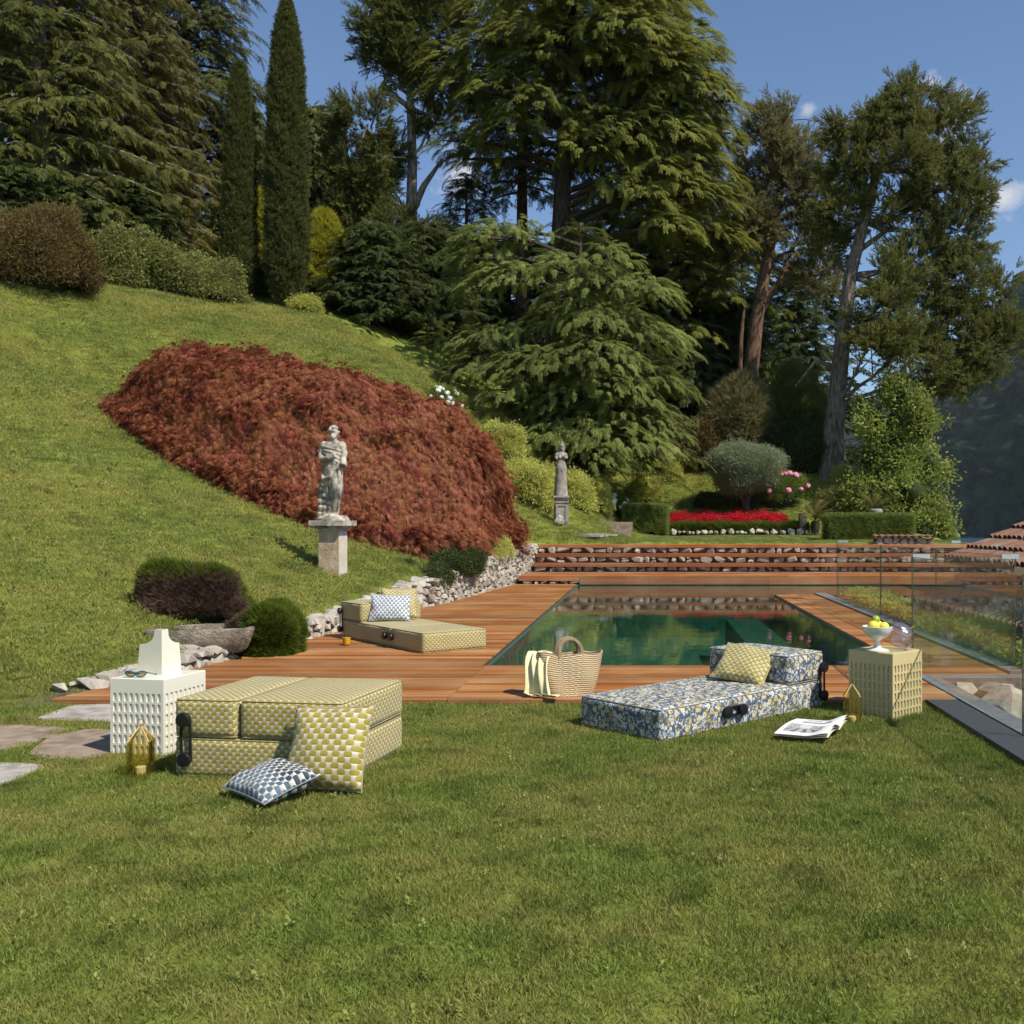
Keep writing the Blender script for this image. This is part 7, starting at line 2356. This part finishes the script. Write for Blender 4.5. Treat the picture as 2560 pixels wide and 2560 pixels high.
# pruned olive
def olive():
    Y = 38.2; b = base_at(1404, Y)
    root = bush('olive_tree', 'olive pruned to a wide flattened ball on a short forked trunk', b + np.array([0, 0, px_r(52, Y)]), (px_r(66, Y), px_r(56, Y), px_r(44, Y)), 'olive_leaf', PR['slim'], 3200, (.22, .36), 'olive tree', None, 90, .3, half=False, lump=.12, core_k=.76)
    mb = MB(); z = -px_r(52, Y)
    mb.tube([(.05, 0, z - .2), (.1, 0, z + .35), (.05, 0, .1)], [.14, .12, .1], 9)
    mb.tube([(.08, 0, z + .3), (-.2, -.05, .0), (-.45, -.1, .3)], [.1, .08, .05], 8); mb.tube([(.08, 0, z + .4), (.3, 0, .05), (.5, .1, .3)], [.09, .07, .05], 8)
    mb.build('trunk', M['bark_dark'], root)
olive()
def pot():
    Y = 39.4; b = base_at(1474, Y); b[2] = D(0, 948, Y)[2]
    mb = MB()
    mb.lathe([(.0, 0), (.24, 0), (.27, .1), (.36, .45), (.37, .5), (.34, .51), (.32, .5), (.3, .4), (.0, .38)], 24)
    o = mb.build('terracotta_pot', M['terracotta'], None, tuple(b), (0, .12, 0)); tag(o, 'large terracotta pot half hidden behind the pink hydrangea', 'pot')
pot()
def cycad(label, dx, dyb, Y, s, seed, th=.35):
    p = D(dx, dyb, Y); g = np.random.default_rng(seed)
    root = empty('cycad', p, 0, label, 'cycad')
    mb = MB(); mb.lathe([(.12 * s, -.1), (.15 * s, .05), (.14 * s, th * .8), (.08 * s, th)], 12); mb.build('trunk', M['bark_dark'], root)
    V = []; Fc = []
    n = 26
    for k in range(n):
        t = .12 + .88 * k / n
        c = np.array([t, 0, .42 * math.sin(t * 1.75) - .1 * t * t * t])
        L = .2 * math.sin(PI * min(1, t * .9 + .12)) + .03
        for sg in (-1, 1): strip(V, Fc, c, (.55, sg, .35), L, .035, .1, 1)
    strip(V, Fc, (0, 0, 0), (.6, 0, .8), .3, .03, .0, 2)
    fm = MB(); fm.add(V, Fc); me = fm.mesh('frond', M['cycad'], angle=180)
    for k in range(30):
        a = 2.39996 * k; el = g.uniform(-.55, .35)
        sc = s * g.uniform(.75, 1.05)
        link_mesh('frond', me, root, (0, 0, th), (0, el, a), (sc, sc, sc))
cycad('cycad palm with stiff arching fronds left of the square hedge', 1538, 1000, 35.9, 1.1, 1)
cycad('cycad palm with partly tan fronds above the square hedge', 1650, 990, 33.0, 1.0, 2, .45)
mb = MB(); mb.lathe([(.17, -.6), (.17, .0), (.2, .03), (.2, .16), (.16, .2), (.0, .2)], 18)
o = mb.build('stone_urn_base', M['statue_grey'], None, tuple(D(1653, 972, 31.6))); tag(o, 'round stone drum in front of the right cycad', 'stone drum')
mb = MB(); mb.lathe([(.16, -.35), (.15, .25), (.13, .42)], 14); o = mb.build('tree_stump', M['bark_grey'], None, tuple(D(1514, 990, 36.2))); tag(o, 'short pale trunk stump left of the cycad palm', 'stump')
# stone steps up the bank and path slabs on the terrace lawn
def path():
    root = empty('stone_stairs', (*D(1158, 1000, 33.2)[:2], 1.2), 0, 'two low stone steps at the left of the upper lawn', 'steps')
    for k, (w, dz, dy) in enumerate(((1.15, .14, 0), (1.05, .36, .45))):
        mb = MB(); mb.box((.1 * k, dy, dz - .1), (w, .5, .26)); mb.build('step', M['paver_brown'], root, smooth=False)
    for k, (dx, Y) in enumerate(((1112, 28.2), (1122, 29.2), (1134, 30.2), (1142, 31.2), (1120, 28.7))):
        b = base_at(dx, Y)
        mb = MB(); mb.box((0, 0, 0), (.75, .42, .05)); o = mb.build('path_slab', M['paver_grey'], None, (b[0], b[1], b[2] + .05), (0, 0, .1 * k - .2), smooth=False)
        tag(o, 'flat grey slab of the path crossing the upper lawn', 'path slab', 'slabs of the path on the upper lawn')
path()

# ------------------------------------------------------------------ the air: thin even haze over the lake valley
def haze():
    mb = MB(); mb.box((425, 1890, 232), (1600, 4460, 500))
    m, nt = new_mat('valley_haze')
    v = nd(nt, "ShaderNodeVolumePrincipled", {"Color": (.72, .84, 1.0), "Density": .00004, "Anisotropy": .2})
    o_ = nt.nodes.new("ShaderNodeOutputMaterial"); nt.links.new(v.outputs[0], o_.inputs["Volume"])
    o = mb.build('haze', m, smooth=False); o['kind'] = 'stuff'
haze()
